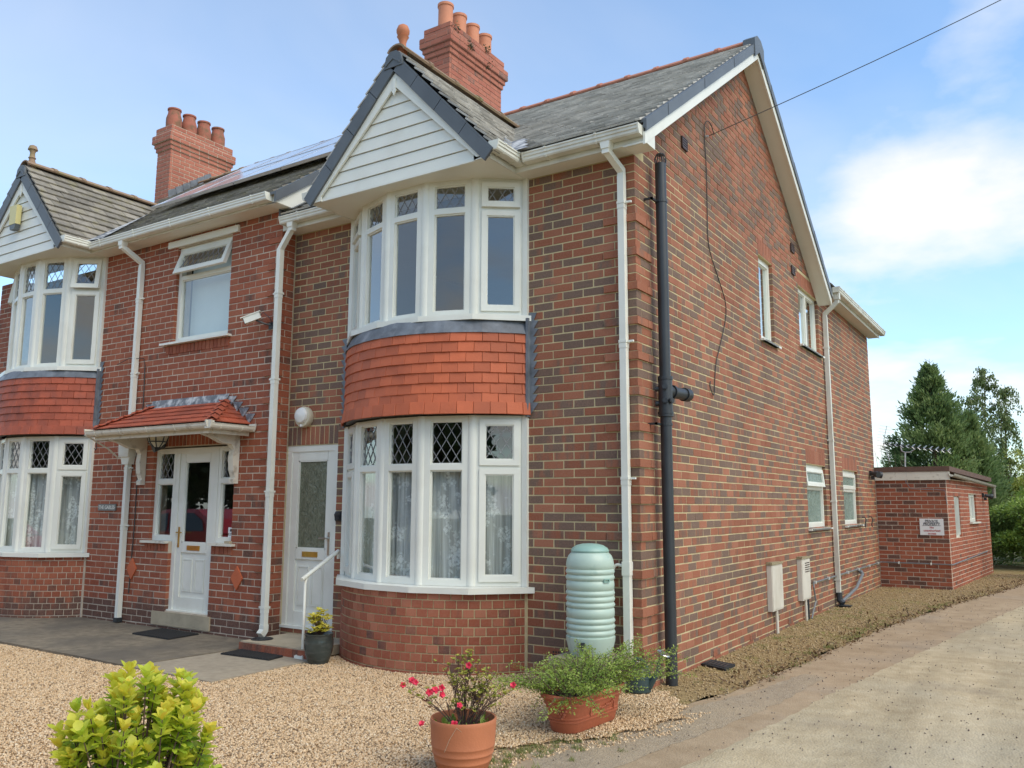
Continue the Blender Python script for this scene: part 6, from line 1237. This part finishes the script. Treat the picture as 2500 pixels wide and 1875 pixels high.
# ------------------------------------------------------------ water butt, can, pots
wb = thing('water_butt', 'pale green ribbed plastic water butt beside the white downpipe', 'water butt', (-.345, -.32, .19))
r0 = .21; z0 = .19; prof = [(.165, 0), (.178, .012), (.195, .06), (r0 + .002, .13), (r0 + .004, .165), (r0 - .008, .172)]
z = .178
for k in range(13):
    wide = k in (3, 7); hgt = .078 if wide else .046; b_ = .003 if wide else .006
    prof += [(r0 - .008, z), (r0 - .001, z + .006), (r0 + (.002 if wide else b_), z + hgt * .5), (r0 - .001, z + hgt - .006), (r0 - .008, z + hgt)]; z += hgt + .004
    if z > .70: break
prof += [(r0 - .002, z + .008), (r0 + .002, z + .03), (r0 - .006, z + .075), (.19, z + .11), (.165, z + .135), (.16, z + .14)]
zl = z0 + z + .14
m = MB(); m.lathe((-.345, -.32, z0), prof, 48, cap=True); m.build('barrel', 'butt', wb, smooth=True, angle=50)
m = MB(); m.lathe((-.345, -.32, zl), [(.166, 0), (.168, .012), (.155, .035), (.12, .057), (.07, .07), (.0, .074)], 40); m.build('lid', 'buttlid', wb, smooth=True)
d = (Vector((CAM.x, CAM.y, 0)) - Vector((-.345, -.32, 0))).normalized(); sd_ = Vector((-d.y, d.x, 0)); q = Vector((-.345, -.32, z0 + .085)) + d * .19 - sd_ * .075
m = MB(); m.obox(q - sd_ * .03 + Vector((0, 0, .01)), sd_ * .06, d * .03, (0, 0, .026)); m.tube([q + d * .01, q + d * .055, q + d * .06 - Vector((0, 0, .03))], .014, 8); m.tube([q + d * .03 + Vector((0, 0, .02)), q + d * .03 + Vector((0, 0, .045))], .01, 8); m.obox(q + d * .02 - sd_ * .025 + Vector((0, 0, .04)), sd_ * .05, d * .015, (0, 0, .012)); m.build('tap', 'black', wb)
q = Vector((-.345, -.32, z0 + z - .11)) + (d * .75 + sd_ * .66).normalized() * (r0 - .004); sd2 = (d * .66 - sd_ * .75).normalized(); dd = (d * .75 + sd_ * .66).normalized(); m = MB(); 
for a, b, c, e in ((-.032, .032, 0, .008), (-.032, .032, .024, .032), (-.032, -.024, .008, .024), (.024, .032, .008, .024)): m.obox(q + sd2 * a + Vector((0, 0, c)), sd2 * (b - a), dd * .014, (0, 0, e - c))
m.build('hand_grip', 'buttlid', wb)
st = thing('slab_stand', 'stone slab on blocks carrying the green water butt', 'stand', (-.345, -.3, -.1)); m = MB(); m.prism([(x, y, .125) for x, y in wavy([(-.62, -.58), (-.08, -.56), (-.07, -.05), (-.60, -.04)], .008, .08, 4)], (0, 0, .062)); m.build('slab', 'slab', st)
for x in (-.56, -.24): m = MB(); m.box((x, -.50, -.12), (x + .1, -.08, .124)); m.build('block', 'conc', st)
# watering can
wc = thing('watering_can', 'dark green plastic watering can by the foot of the soil pipe', 'watering can', (.02, -.12, -.1)); cx_, cy_ = .03, -.16
m = MB(); m.lathe((cx_, cy_, -.1), [(.095, 0), (.105, .01), (.108, .05), (.112, .052), (.112, .06), (.106, .064), (.106, .12), (.110, .122), (.110, .13), (.104, .134), (.102, .18), (.098, .19), (.085, .20)], 28, 1.0, .85, .5, cap=True); can = m.build('body', 'can', wc, smooth=True)
m = MB(); m.prism([(cx_ - .085, cy_ - .05, .095), (cx_ + .03, cy_ - .05, .085), (cx_ + .03, cy_ - .05, .125), (cx_ - .06, cy_ - .05, .15), (cx_ - .085, cy_ - .05, .14)], (0, .09, 0)); m.tube([(cx_ - .07, cy_, .14), (cx_ - .02, cy_, .175), (cx_ + .05, cy_, .165), (cx_ + .085, cy_, .10), (cx_ + .095, cy_, .05)], .015, 8); m.build('handle', 'can', wc, smooth=True)
m = MB(); m.tube([(cx_ + .09, cy_ + .01, -.05), (cx_ + .15, cy_ + .02, .05), (cx_ + .185, cy_ + .03, .17), (cx_ + .20, cy_ + .03, .20)], [.03, .022, .014, .013], 10); m.tube([(cx_ + .02, cy_, .145), (cx_ + .185, cy_ + .03, .155)], .008, 6); m.build('spout', 'can', wc, smooth=True)
m = MB(); m.tube([(cx_ + .198, cy_ + .03, .192), (cx_ + .212, cy_ + .03, .215), (cx_ + .222, cy_ + .03, .235), (cx_ + .223, cy_ + .03, .238)], [.013, .03, .058, .05], 20); m.build('rose', 'steel', wc, smooth=True)

def leafgeo(l, w, fold=.3, curl=.15, seg=5):
    """ribbed oval leaf along +x, face up +z"""
    v = []; f = []
    for i in range(seg + 1):
        t = i / seg; ww = w * max(.0, 1 - abs(2 * min(1, t ** 1.25 * .985 + .015) - 1) ** 2.2) ** .5; x = l * t; z = -curl * l * t * t
        v += [(x, -ww, z + ww * fold), (x, 0, z), (x, ww, z + ww * fold)]
    for i in range(seg):
        a = i * 3; f += [(a, a + 3, a + 4, a + 1), (a + 1, a + 4, a + 5, a + 2)]
    return v, f
class Leaves:
    def __init__(s, name, mat, l, w, limit, variants=6): s.name = name; s.mat = mat; s.l = l; s.w = w; s.limit = limit; s.k = variants; s.items = []
    def add(s, p, d, up, sc=1.0, tone=.5):
        d = Vector(d).normalized(); up = Vector(up); y = up.cross(d)
        if y.length < 1e-4: y = d.orthogonal()
        y.normalize(); z = d.cross(y)
        s.items.append((Matrix(((d.x * sc, y.x * sc, z.x * sc, p[0]), (d.y * sc, y.y * sc, z.y * sc, p[1]), (d.z * sc, y.z * sc, z.z * sc, p[2]), (0, 0, 0, 1))), tone))
    def emit(s, parent):
        org = ORG[parent.name]; geo = [leafgeo(s.l, s.w * random.uniform(.85, 1.15), random.uniform(.15, .45), random.uniform(.0, .3)) for _ in range(3)]; cache = {}
        order = sorted(range(len(s.items)), key=lambda i: (s.items[i][0].translation - CAM).length); ind = set(order[:s.limit]); mb = MB()
        for i, (Mx, t) in enumerate(s.items):
            g = i % 3
            if i in ind:
                tb = round(t * s.k) / s.k; me = cache.get((g, tb))
                if me is None:
                    me = bpy.data.meshes.new(s.name); me.from_pydata(geo[g][0], [], geo[g][1]); at = me.attributes.new('tone', 'FLOAT', 'FACE'); at.data.foreach_set('value', np.full(len(geo[g][1]), tb, np.float32)); me.materials.append(M[s.mat]); me.shade_smooth(); cache[g, tb] = me
                o = bpy.data.objects.new(s.name, me); link(o, parent); T = Mx.copy(); T.translation = T.translation - org; o.matrix_local = T
            else: mb.raw([Mx @ Vector(a) for a in geo[g][0]], geo[g][1], t)
        if mb.f: mb.build('foliage', s.mat, parent, kind='stuff', smooth=True, angle=80)
def rnd(a): return random.gauss(0, a)
# foreground shrub
sh = thing('shrub', 'lime green leafy shrub with golden tips in the gravel at lower left', 'shrub', (-.13, -4.78, -.1)); LV = Leaves('leaf', 'lf_lime', .060, .0175, 300); stems = MB()
bx = Vector((-.12, -4.79, 0)); rgt = Vector((.57, .82, 0)).normalized()   # image-right direction on the ground
fwd = Vector((-.82, .57, 0))
for i in range(125):
    a = random.uniform(0, 6.283); rr = math.sqrt(random.random()); sx_ = rr * math.cos(a) * .305; sy_ = rr * math.sin(a) * .24
    topz = .69 - .24 * (rr ** 2.2) + random.uniform(-.16, .12)
    if random.random() < .2: topz = random.uniform(.2, .5)
    p3 = bx + rgt * sx_ + fwd * sy_; p3.z = topz; p0 = bx + rgt * sx_ * .22 + fwd * sy_ * .22; p0.z = -.1; pm = p0.lerp(p3, .55) + Vector((rnd(.02), rnd(.02), .03))
    stems.tube([p0, pm, p3], [.006, .0045, .002], 5); d = (p3 - pm).normalized(); nw = random.randint(3, 5)
    for wv in range(nw):
        c = p3 - d * (.032 * wv + random.uniform(0, .01)); gold = max(0, min(1, .62 + (topz - .45) * .5 - .17 * wv + rnd(.13)))
        nl = random.randint(5, 7); ph = random.random() * 6.28
        for k in range(nl):
            b = ph + 6.283 * k / nl; el = R(random.uniform(48, 80) - wv * 13); o_ = d.orthogonal().normalized(); q_ = d.cross(o_); dr = (o_ * math.cos(b) + q_ * math.sin(b)) * math.cos(el) + d * math.sin(el)
            LV.add(c + dr * .004, dr, d, random.uniform(.7, 1.12) * (1 - .06 * wv), max(0, min(1, gold + rnd(.1))))
stems.build('stem', 'twig', sh, smooth=True); LV.emit(sh)
# azalea in a round pot
az = thing('potted_azalea', 'round terracotta pot with a sparse azalea in pink bloom', 'potted plant', (.06, -2.73, -.1)); ax_, ay_ = .055, -2.73
m = MB(); m.lathe((ax_, ay_, -.1), [(.135, 0), (.145, .006), (.168, .07), (.171, .073), (.1735, .079), (.171, .084), (.182, .115), (.185, .118), (.1865, .123), (.184, .128), (.190, .158), (.1925, .161), (.1925, .166), (.1915, .172), (.196, .23), (.199, .29), (.2005, .305), (.196, .315), (.188, .312), (.184, .25)], 56); m.build('pot', 'terra', az, smooth=True, angle=50)
m = MB(); m.lathe((ax_, ay_, .135), [(.185, 0), (.12, .02), (0, .03)], 24); m.build('soil', 'soil', az); tw = MB(); LA = Leaves('leaf', 'lf_az', .024, .007, 250); tips = []
ir = Vector((.84, .545, 0)); il = Vector((-.545, .84, 0))
for i in range(46):
    a = random.uniform(0, 6.283); rr = random.uniform(.1, 1); ox = math.cos(a) * rr; oy = math.sin(a) * rr; p0 = Vector((ax_, ay_, .15)) + ir * ox * .06 + il * oy * .06; hgt = random.uniform(.10, .42) * (1.1 - .45 * abs(ox)); p3 = Vector((ax_, ay_, .15)) + ir * (ox * .30) + il * oy * .16 + Vector((0, 0, hgt)); pm = p0.lerp(p3, .5) + Vector((rnd(.03), rnd(.03), random.uniform(-.03, .06)))
    tw.tube([p0, pm, p3], [.0026, .002, .001], 4)
    for j in range(random.randint(3, 6)):
        b = pm.lerp(p3, random.uniform(.0, .9)); e = b + Vector((rnd(.03), rnd(.03), random.uniform(.02, .08))); tw.tube([b, e], [.002, .001], 4); tips.append(e)
    tips.append(p3)
extra = [ir * -.37 + Vector((0, 0, .265)), ir * -.31 + Vector((0, 0, .29)), ir * .30 + Vector((0, 0, .24)), ir * .25 + Vector((0, 0, .27)), ir * -.33 + Vector((0, 0, .22))]
for e_ in extra: p3 = Vector((ax_, ay_, .13)) + e_; p0 = Vector((ax_, ay_, .16)) + ir * (.05 if e_.dot(ir) > 0 else -.05); tw.tube([p0, p0.lerp(p3, .5) + Vector((0, 0, .03)), p3], [.003, .002, .001], 4); tips += [p3, p0.lerp(p3, .8) + Vector((0, 0, .02))]
for tp_ in tips:
    if random.random() < .25: continue
    tn = random.choice([.25, .4, .6, .66, .7, .45]) if random.random() > .06 else 1.0
    for k in range(random.randint(4, 8)): b = random.random() * 6.28; LA.add(tp_, (math.cos(b), math.sin(b), random.uniform(.0, 1.3)), (0, 0, 1), random.uniform(.6, 1.1), min(1, max(0, tn + rnd(.06))))
tw.build('twig', 'twig', az); LA.emit(az)
LG = Leaves('weed_leaf', 'lf_cot', .07, .012, 60)
for i in range(46): a = random.uniform(0, 6.28); r_ = random.uniform(.08, .175); LG.add((ax_ + r_ * math.cos(a), ay_ + r_ * math.sin(a), .15), (rnd(.5), rnd(.5), 1), (rnd(1), rnd(1), .2), random.uniform(.6, 1.1), random.uniform(.2, .8))
LG.emit(az)
for (ux, z, up_) in ((-.37, .395, .5), (-.315, .42, .4), (-.28, .43, 0), (-.20, .375, -.1), (-.125, .36, -.1), (-.125, .40, -.05), (-.165, .385, 0), (-.24, .195, -.15), (-.05, .19, -.17), (.30, .395, .3), (.035, .53, 0), (-.02, .30, -.1)):
    m = MB(); c = Vector((ax_, ay_, z)) + ir * ux + il * (-.10 if up_ < .2 else 0); sc = random.uniform(.75, 1.2) * (1.3 if z < .2 and ux > -.1 else 1); fd = (CAM - c).normalized() + Vector((rnd(.4), rnd(.4), rnd(.3) + .3)); fd.normalize(); o_ = fd.orthogonal().normalized(); q_ = fd.cross(o_)
    for rg_ in range(2):
        for k in range(5):
            b = 6.283 * (k + .5 * rg_) / 5; dr = (o_ * math.cos(b) + q_ * math.sin(b)) * (.9 - .3 * rg_) + fd * (.35 + .4 * rg_); dr.normalize(); s1 = fd.cross(dr).normalized(); L_ = .021 * sc; p = c
            m.raw([p, p + dr * L_ * .6 + s1 * L_ * .42, p + dr * L_ * 1.05 + s1 * L_ * .22 - fd * L_ * .1, p + dr * L_ * 1.05 - s1 * L_ * .22 - fd * L_ * .1, p + dr * L_ * .6 - s1 * L_ * .42], [(0, 1, 2, 3, 4)], random.random())
    m.build('flower', 'petal', az)
m = MB(); m.tube([(ax_ + .12, ay_ - .15, .16), (ax_ + .09, ay_ - .19, .20), (ax_ + .05, ay_ - .205, .13), (ax_ + .02, ay_ - .21, .06)], .0012, 4); m.build('dry_stalk', 'conc', az)
# trough with cotoneaster
tr_ = thing('planter_trough', 'oblong terracotta trough overflowing with feathery green cotoneaster', 'planter', (.14, -1.35, -.1)); tcx, tcy, rot = .135, -1.35, R(5)
def stad(hl, hw, z, n=10):
    pts = []
    hl *= 1.18; hw *= 1.16; r_ = hw * .92
    for cx2, cy2, a0 in ((hw - r_, hl - r_, 0), (-(hw - r_), hl - r_, 90), (-(hw - r_), -(hl - r_), 180), (hw - r_, -(hl - r_), 270)):
        for k in range(n): a = R(a0 + 90 * k / (n - 1)); x, y = cx2 + r_ * math.cos(a), cy2 + r_ * math.sin(a); pts.append((tcx + x * math.cos(-rot) - y * math.sin(-rot), tcy + x * math.sin(-rot) + y * math.cos(-rot), z))
    return pts
def loft(mb, rings):
    n = len(rings[0]); v = [p for r_ in rings for p in r_]; f = [(i * n + k, i * n + (k + 1) % n, (i + 1) * n + (k + 1) % n, (i + 1) * n + k) for i in range(len(rings) - 1) for k in range(n)]; f.append(tuple(range(n))[::-1]); mb.raw(v, f)
m = MB(); P_ = [(.27, .092, -.1), (.275, .096, -.092), (.288, .108, -.03), (.294, .114, -.028), (.295, .115, -.018), (.290, .110, -.015), (.291, .111, -.008), (.297, .117, -.006), (.298, .118, .002), (.293, .113, .006), (.31, .128, .085), (.318, .136, .088), (.32, .138, .098), (.316, .134, .103), (.322, .140, .125), (.335, .152, .128), (.340, .157, .137), (.340, .157, .155), (.333, .150, .163), (.318, .136, .160), (.31, .128, .12)]
loft(m, [stad(a, b, z) for a, b, z in P_]); m.build('trough', 'terra_d', tr_, smooth=True, angle=50); m = MB(); m.poly(stad(.312, .13, .128)); m.build('soil', 'soil', tr_)
def orn(mb, c, r_):
    mb.lathe(c, [(r_, -r_ * .5), (r_ * 1.0, 0), (r_ * .7, r_ * .7), (0, r_)], 8)
m = MB(); 
for k, (a, b) in enumerate([(-.03, .05), (-.01, .055), (.01, .05), (.03, .055), (-.02, .035), (0, .036), (.02, .036), (-.01, .02), (.01, .02), (0, .005)]):
    orn(m, (tcx + a * 1.15 + .02, tcy - .308 * 1.18 - (.0 if b > .03 else -.006), b + .005), .0105)
for k in range(15): f = k / 14 - .5; z = .05 - .022 * math.cos(f * math.pi * 1.0) * 1.4 + .02; orn(m, (tcx + .128 * 1.16 + f * .03 + (z - .04) * .15, tcy + .02 + f * .30, z + (random.uniform(-.006, .006))), .0095)
for s_ in (-.5, .5):
    for k in range(5): orn(m, (tcx + .125 * 1.16 + s_ * .03, tcy + .02 + s_ * .31, .06 - .014 * k), .007)
m.build('moulded_swag', 'terra_d', tr_, smooth=True)
LC = Leaves('leaf', 'lf_cot', .0155, .005, 300); tw = MB()
for i in range(190):
    sx_ = random.uniform(-.125, .125); sy_ = random.uniform(-.33, .33); p0 = Vector((tcx + sx_, tcy + sy_, .14)); out = Vector((sx_ * 2.4 + rnd(.10), sy_ * 1.0 + rnd(.12), 0)); ln = random.uniform(.12, .36); p3 = p0 + out * random.uniform(.6, 1.4) + Vector((0, 0, ln * random.uniform(.25, 1.0))); 
    if random.random() < .35: p3 += ir * random.uniform(-.22, .34)
    if random.random() < .05: p3.z = random.uniform(.06, .14); p3 += Vector((.05, -.05, 0))
    pm = p0.lerp(p3, .5) + Vector((0, 0, .07)); tw.tube([p0, pm, p3], [.003, .002, .001], 4); L_ = (p3 - p0).length; n_ = int(L_ / .0085)
    for k in range(n_):
        t = .15 + .85 * k / n_; q = p0.lerp(pm, t).lerp(pm.lerp(p3, t), t); dr = (p3 - p0).normalized()
        for s_ in (1, -1):
            sdv = dr.cross(Vector((rnd(.5), rnd(.5), 1))).normalized() * s_
            e = q + sdv * random.uniform(.004, .04) * (1 - .4 * t) + Vector((0, 0, rnd(.006))); LC.add(e, sdv + dr * .5 + Vector((0, 0, rnd(.4))), (rnd(.4), rnd(.4), 1), random.uniform(.6, 1.2), min(1, max(0, .25 + .5 * t + rnd(.2))))
tw.build('twig', 'twig', tr_); LC.emit(tr_)
# glazed pot with yellow choisya
cp = thing('glazed_pot', 'dark glazed pot with a small yellow leaved plant by the handrail', 'potted plant', (-3.2, -.72, -.1)); m = MB(); m.lathe((-3.21, -.74, -.1), [(.10, 0), (.105, .01), (.135, .10), (.147, .17), (.148, .22), (.138, .255), (.142, .27), (.146, .285), (.138, .29), (.126, .27), (.12, .22)], 40); m.build('pot', 'glaze', cp, smooth=True, angle=60); m = MB(); m.lathe((-3.21, -.74, .155), [(.125, 0), (.0, .01)], 20); m.build('soil', 'soil', cp)
LY = Leaves('leaf', 'lf_yel', .062, .012, 220); tw = MB()
for i in range(64):
    a = random.uniform(0, 6.28); r_ = random.uniform(0, .11); c = Vector((-3.21 + r_ * math.cos(a), -.74 + r_ * math.sin(a), .21 + random.uniform(.0, .20) * (1.15 - r_ * 4))); tw.tube([(-3.21, -.74, .15), c], .002, 4)
    for k in range(random.randint(5, 8)): b = random.random() * 6.28; LY.add(c, (math.cos(b), math.sin(b), random.uniform(-.1, .7)), (0, 0, 1), random.uniform(.6, 1.15), min(1, max(0, .85 + rnd(.2))))
tw.build('twig', 'twig', cp); LY.emit(cp)

# ------------------------------------------------------------ trees and hedges
def conifer(name, label, base, h, rad, n, seed, bare=True):
    rg = np.random.default_rng(seed); t_ = thing(name, label, 'tree', base, 'conifers behind the outbuilding'); b = np.array(base); m = MB(); m.tube([base, (base[0], base[1], base[2] + h * .97)], [.13, .012], 8); m.build('trunk', 'bark', t_)
    nb = 240; V, Fa, T = [], [], []; off = 0
    for i in range(nb):
        f = rg.random() ** .75; z = h * (.06 + .93 * f); R_ = rad * (1 - f) ** .88 * rg.uniform(.75, 1.12) + .06; a = rg.random() * 6.283; d = np.array([math.cos(a), math.sin(a), rg.uniform(.15, .5) + f * .7]); d /= np.linalg.norm(d); k = max(10, int(n / nb * (.35 + R_ / rad)))
        s_ = rg.uniform(.25, 1.0, k) ** .7 * R_; p = b + np.array([0, 0, z - R_ * .25]) + d * s_[:, None] + rg.normal(0, .05 + .09 * (R_ / rad), (k, 3)); dd = d + rg.normal(0, .38, (k, 3)); dd[:, 2] += .25; dd /= np.linalg.norm(dd, axis=1)[:, None]
        sd_ = np.cross(dd, rg.normal(0, 1, (k, 3))); sd_ /= np.linalg.norm(sd_, axis=1)[:, None]; L_ = rg.uniform(.08, .20, k)[:, None]; W_ = rg.uniform(.014, .03, k)[:, None]
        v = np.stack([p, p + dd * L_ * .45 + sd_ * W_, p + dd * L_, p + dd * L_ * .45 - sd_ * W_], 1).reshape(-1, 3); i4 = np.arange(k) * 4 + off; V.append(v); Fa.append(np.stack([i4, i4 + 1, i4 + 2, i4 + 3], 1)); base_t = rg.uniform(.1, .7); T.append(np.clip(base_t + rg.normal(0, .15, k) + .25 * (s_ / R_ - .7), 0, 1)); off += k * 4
    npmesh('crown', np.concatenate(V), np.concatenate(Fa), 'lf_con', t_, tone=np.concatenate(T), kind='stuff')
    if bare:
        m = MB(); top = Vector(base) + Vector((0, 0, h * .96))
        for k in range(9): q = top + Vector((rnd(.05), rnd(.05), .02 + .05 * k)); m.tube([q, q + Vector((rnd(.10), rnd(.10), random.uniform(.06, .16)))], [.006, .003], 4)
        m.tube([top, top + Vector((.03, 0, .5))], [.012, .004], 5); m.build('bare_leader', 'twig', t_)
conifer('conifer_tree', 'dark green conifer with a pointed bare tip behind the outbuilding', (.2, 19.8, -.15), 5.6, 2.35, 50000, 3)
conifer('conifer_tree', 'smaller bushy conifer leaning out right of the pointed one', (1.05, 20.4, -.15), 4.2, 1.6, 30000, 4, False)
def birch(label, base, h, lean, seed):
    rg = random.Random(seed); t_ = thing('birch_tree', label, 'tree', base, 'birches behind the conifers'); bt = Vector(base); m = MB(); pts = [bt + Vector((lean[0] * t * t, lean[1] * t, h * t)) for t in (0, .3, .6, .85, 1)]; m.tube(pts, [.07, .05, .03, .014, .005], 8); br = MB(); P0 = []; 
    for i in range(30):
        t = rg.uniform(.35, 1); p = bt + Vector((lean[0] * t * t, lean[1] * t, h * t)); a = rg.uniform(0, 6.28); R_ = (1.15 - t) * 1.0 * rg.uniform(.4, 1) + .12; q = p + Vector((math.cos(a) * R_, math.sin(a) * R_, rg.uniform(.0, .3))); drop = rg.uniform(.4, 1.3); e = q + Vector((math.cos(a) * .15, math.sin(a) * .15, -drop)); br.tube([p, q, q.lerp(e, .4), e], [.012, .008, .004, .002], 4)
        for k in range(110): f = rg.random(); c = p.lerp(q, f * 2) if f < .5 else q.lerp(e, f * 2 - 1); P0.append((c.x + rg.gauss(0, .05), c.y + rg.gauss(0, .05), c.z + rg.gauss(0, .05)))
    m.build('trunk', 'bark', t_, smooth=True); br.build('branches', 'bark', t_); P0 = np.array(P0); v, f, t = leafcloud(len(P0), lambda n: P0, .095, .027, lambda p, n: np.concatenate([RNG.normal(0, .5, (n, 2)), -np.ones((n, 1))], 1)); npmesh('crown', v, f, 'lf_birch', t_, tone=t, kind='stuff')
birch('drooping birch tree just right of the conifers', (1.2, 22.9, -.15), 5.9, (.25, 0), 5); birch('thin weeping birch standing clear against the sky at right', (1.75, 23.2, -.15), 5.4, (.18, 0), 9)
birch('wispy birch tip showing between the conifers and the weeping birch', (.95, 22.2, -.15), 5.0, (.1, 0), 12)
def bush(name, label, c, rad, h, n, mat, ln, wd, seed, grp=None, cat='bush', lumps=26):
    rg = np.random.default_rng(seed); t_ = thing(name, label, cat, (c[0], c[1], -.16), grp); m = MB()
    for k in range(9): a = rg.random() * 6.28; r_ = rg.random(); m.tube([(c[0] + rg.normal(0, .08), c[1] + rg.normal(0, .08), -.2), (c[0] + math.cos(a) * rad * .3 * r_, c[1] + math.sin(a) * rad * .3 * r_, h * .4), (c[0] + math.cos(a) * rad * .7 * r_, c[1] + math.sin(a) * rad * .7 * r_, h * .85)], [.03, .02, .006], 5)
    m.build('trunk', 'bark', t_); V, Fa, T = [], [], []; off = 0; k = n // lumps
    for i in range(lumps):
        a = rg.random() * 6.28; e = rg.random() ** .6; rr = math.sqrt(rg.random()); lc = np.array([c[0] + math.cos(a) * rad * rr * .8, c[1] + math.sin(a) * rad * rr * .8, .1 + (h - .2) * e * (1 - .35 * rr)]); lr = rad * rg.uniform(.28, .45); u = rg.normal(0, 1, (k, 3)); u /= np.linalg.norm(u, axis=1)[:, None]; u[:, 2] = np.where(u[:, 2] < -.3, -u[:, 2], u[:, 2]); p = lc + u * lr * rg.uniform(.7, 1.1, (k, 1)) * np.array([1, 1, .8]); p[:, 2] = np.maximum(p[:, 2], -.1)
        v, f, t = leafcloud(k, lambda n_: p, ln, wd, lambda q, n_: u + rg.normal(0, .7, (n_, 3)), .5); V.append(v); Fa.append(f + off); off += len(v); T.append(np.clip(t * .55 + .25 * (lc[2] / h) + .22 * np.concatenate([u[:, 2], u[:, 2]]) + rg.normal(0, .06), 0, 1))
    npmesh('crown', np.concatenate(V), np.concatenate(Fa), mat, t_, tone=np.concatenate(T), kind='stuff'); return t_
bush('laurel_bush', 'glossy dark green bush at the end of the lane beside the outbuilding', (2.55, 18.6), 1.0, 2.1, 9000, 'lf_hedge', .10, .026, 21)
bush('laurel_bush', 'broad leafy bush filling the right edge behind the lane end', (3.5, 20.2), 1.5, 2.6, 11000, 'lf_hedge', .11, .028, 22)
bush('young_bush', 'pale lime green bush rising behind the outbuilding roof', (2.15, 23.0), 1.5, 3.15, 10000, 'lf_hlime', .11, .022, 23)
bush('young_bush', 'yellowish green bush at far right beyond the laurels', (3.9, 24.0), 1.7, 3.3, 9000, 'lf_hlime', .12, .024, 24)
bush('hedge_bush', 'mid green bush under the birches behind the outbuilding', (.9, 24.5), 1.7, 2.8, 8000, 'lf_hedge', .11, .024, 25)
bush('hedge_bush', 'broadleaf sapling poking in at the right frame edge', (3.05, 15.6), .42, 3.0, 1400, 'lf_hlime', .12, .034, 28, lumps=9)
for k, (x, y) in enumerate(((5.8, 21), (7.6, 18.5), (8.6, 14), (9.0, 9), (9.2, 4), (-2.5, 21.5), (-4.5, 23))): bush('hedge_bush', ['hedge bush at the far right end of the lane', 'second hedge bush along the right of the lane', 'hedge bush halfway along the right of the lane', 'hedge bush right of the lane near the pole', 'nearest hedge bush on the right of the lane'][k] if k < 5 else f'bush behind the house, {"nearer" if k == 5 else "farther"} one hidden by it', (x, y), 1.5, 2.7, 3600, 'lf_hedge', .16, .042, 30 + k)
m = MB(); 
for k in range(7): a = (-.25 + .1 * k, 14.0 + .2 * (k % 3), 1.2); m.tube([(a[0] * .4 - .1, a[1], -.1), (a[0] * .6 - .1, a[1], 1.5), (a[0] - .15, a[1], 2.75 + .12 * (k % 4))], [.012, .008, .003], 4)
o = m.build('bare_sapling', 'twig', org=(-.1, 14, -.1)); tag(o, 'thin bare twigs standing between the house corner and the conifer', 'sapling')
# across the road, seen only as reflections in the glass
for k in range(13): bush('roadside_tree', 'dark tree of the row across the road behind the viewer', (-32 + 3.4 * k, -18 - (k % 3)), 2.8, 4.3 + (k * 37 % 5) * .4, 5200, 'lf_dark', .42, .15, 50 + k, 'trees across the road', 'tree', 18)
# parked red car, seen only as a reflection in the porch glass
cr = thing('parked_car', 'red hatchback car, visible as a reflection in the porch door', 'car', (-13.5, -5.6, -.1)); cxx, cyy = -13.5, -5.6
def carprof(s_, yoff, w0):
    return [(cxx + x, cyy + yoff, z - .1) for x, z in s_]
body = [(-2.0, .25), (-2.02, .55), (-1.9, .75), (-1.0, .9), (-.9, .95), (1.5, .98), (1.9, .9), (1.98, .6), (1.95, .25)]; m = MB(); m.prism(carprof(body, -.85, 1), (0, 1.7, 0)); m.build('body', 'carred', cr)
cab = [(-1.0, .9), (-.35, 1.38), (.0, 1.45), (1.0, 1.45), (1.45, 1.25), (1.8, .95)]; m = MB(); n_ = len(cab); L0 = [Vector((cxx + x, cyy - .82 + .14 * (z - .9) / .5, z - .1)) for x, z in cab]; L1 = [Vector((cxx + x, cyy + .82 - .14 * (z - .9) / .5, z - .1)) for x, z in cab]; m.raw(L0 + L1, [tuple(range(n_)), tuple(range(n_, 2 * n_))[::-1]] + [(i, i + n_, (i + 1) % n_ + n_, (i + 1) % n_) for i in range(n_)]); m.build('cabin', 'carred', cr)
for s_ in (-1, 1):
    for gq in ([(-.75, .97), (-.28, 1.33), (.05, 1.37), (.15, .98)], [(.22, .98), (.13, 1.37), (.95, 1.37), (1.3, 1.2), (1.42, 1.0)]): m = MB(); m.prism([(cxx + x, cyy + s_ * (.835 - .14 * (z - .9) / .5), z - .1) for x, z in gq], (0, s_ * .006, 0)); m.build('side_window', 'darkglass', cr)
    for x in (-1.25, 1.25): m = MB(); m.tube([(cxx + x, cyy + s_ * .70, .2), (cxx + x, cyy + s_ * .88, .2)], .31, 20); wh = m.build('wheel', 'tyre', cr); m = MB(); m.tube([(cxx + x, cyy + s_ * .86, .2), (cxx + x, cyy + s_ * .89, .2)], .19, 16); m.build('rim', 'alu', wh)
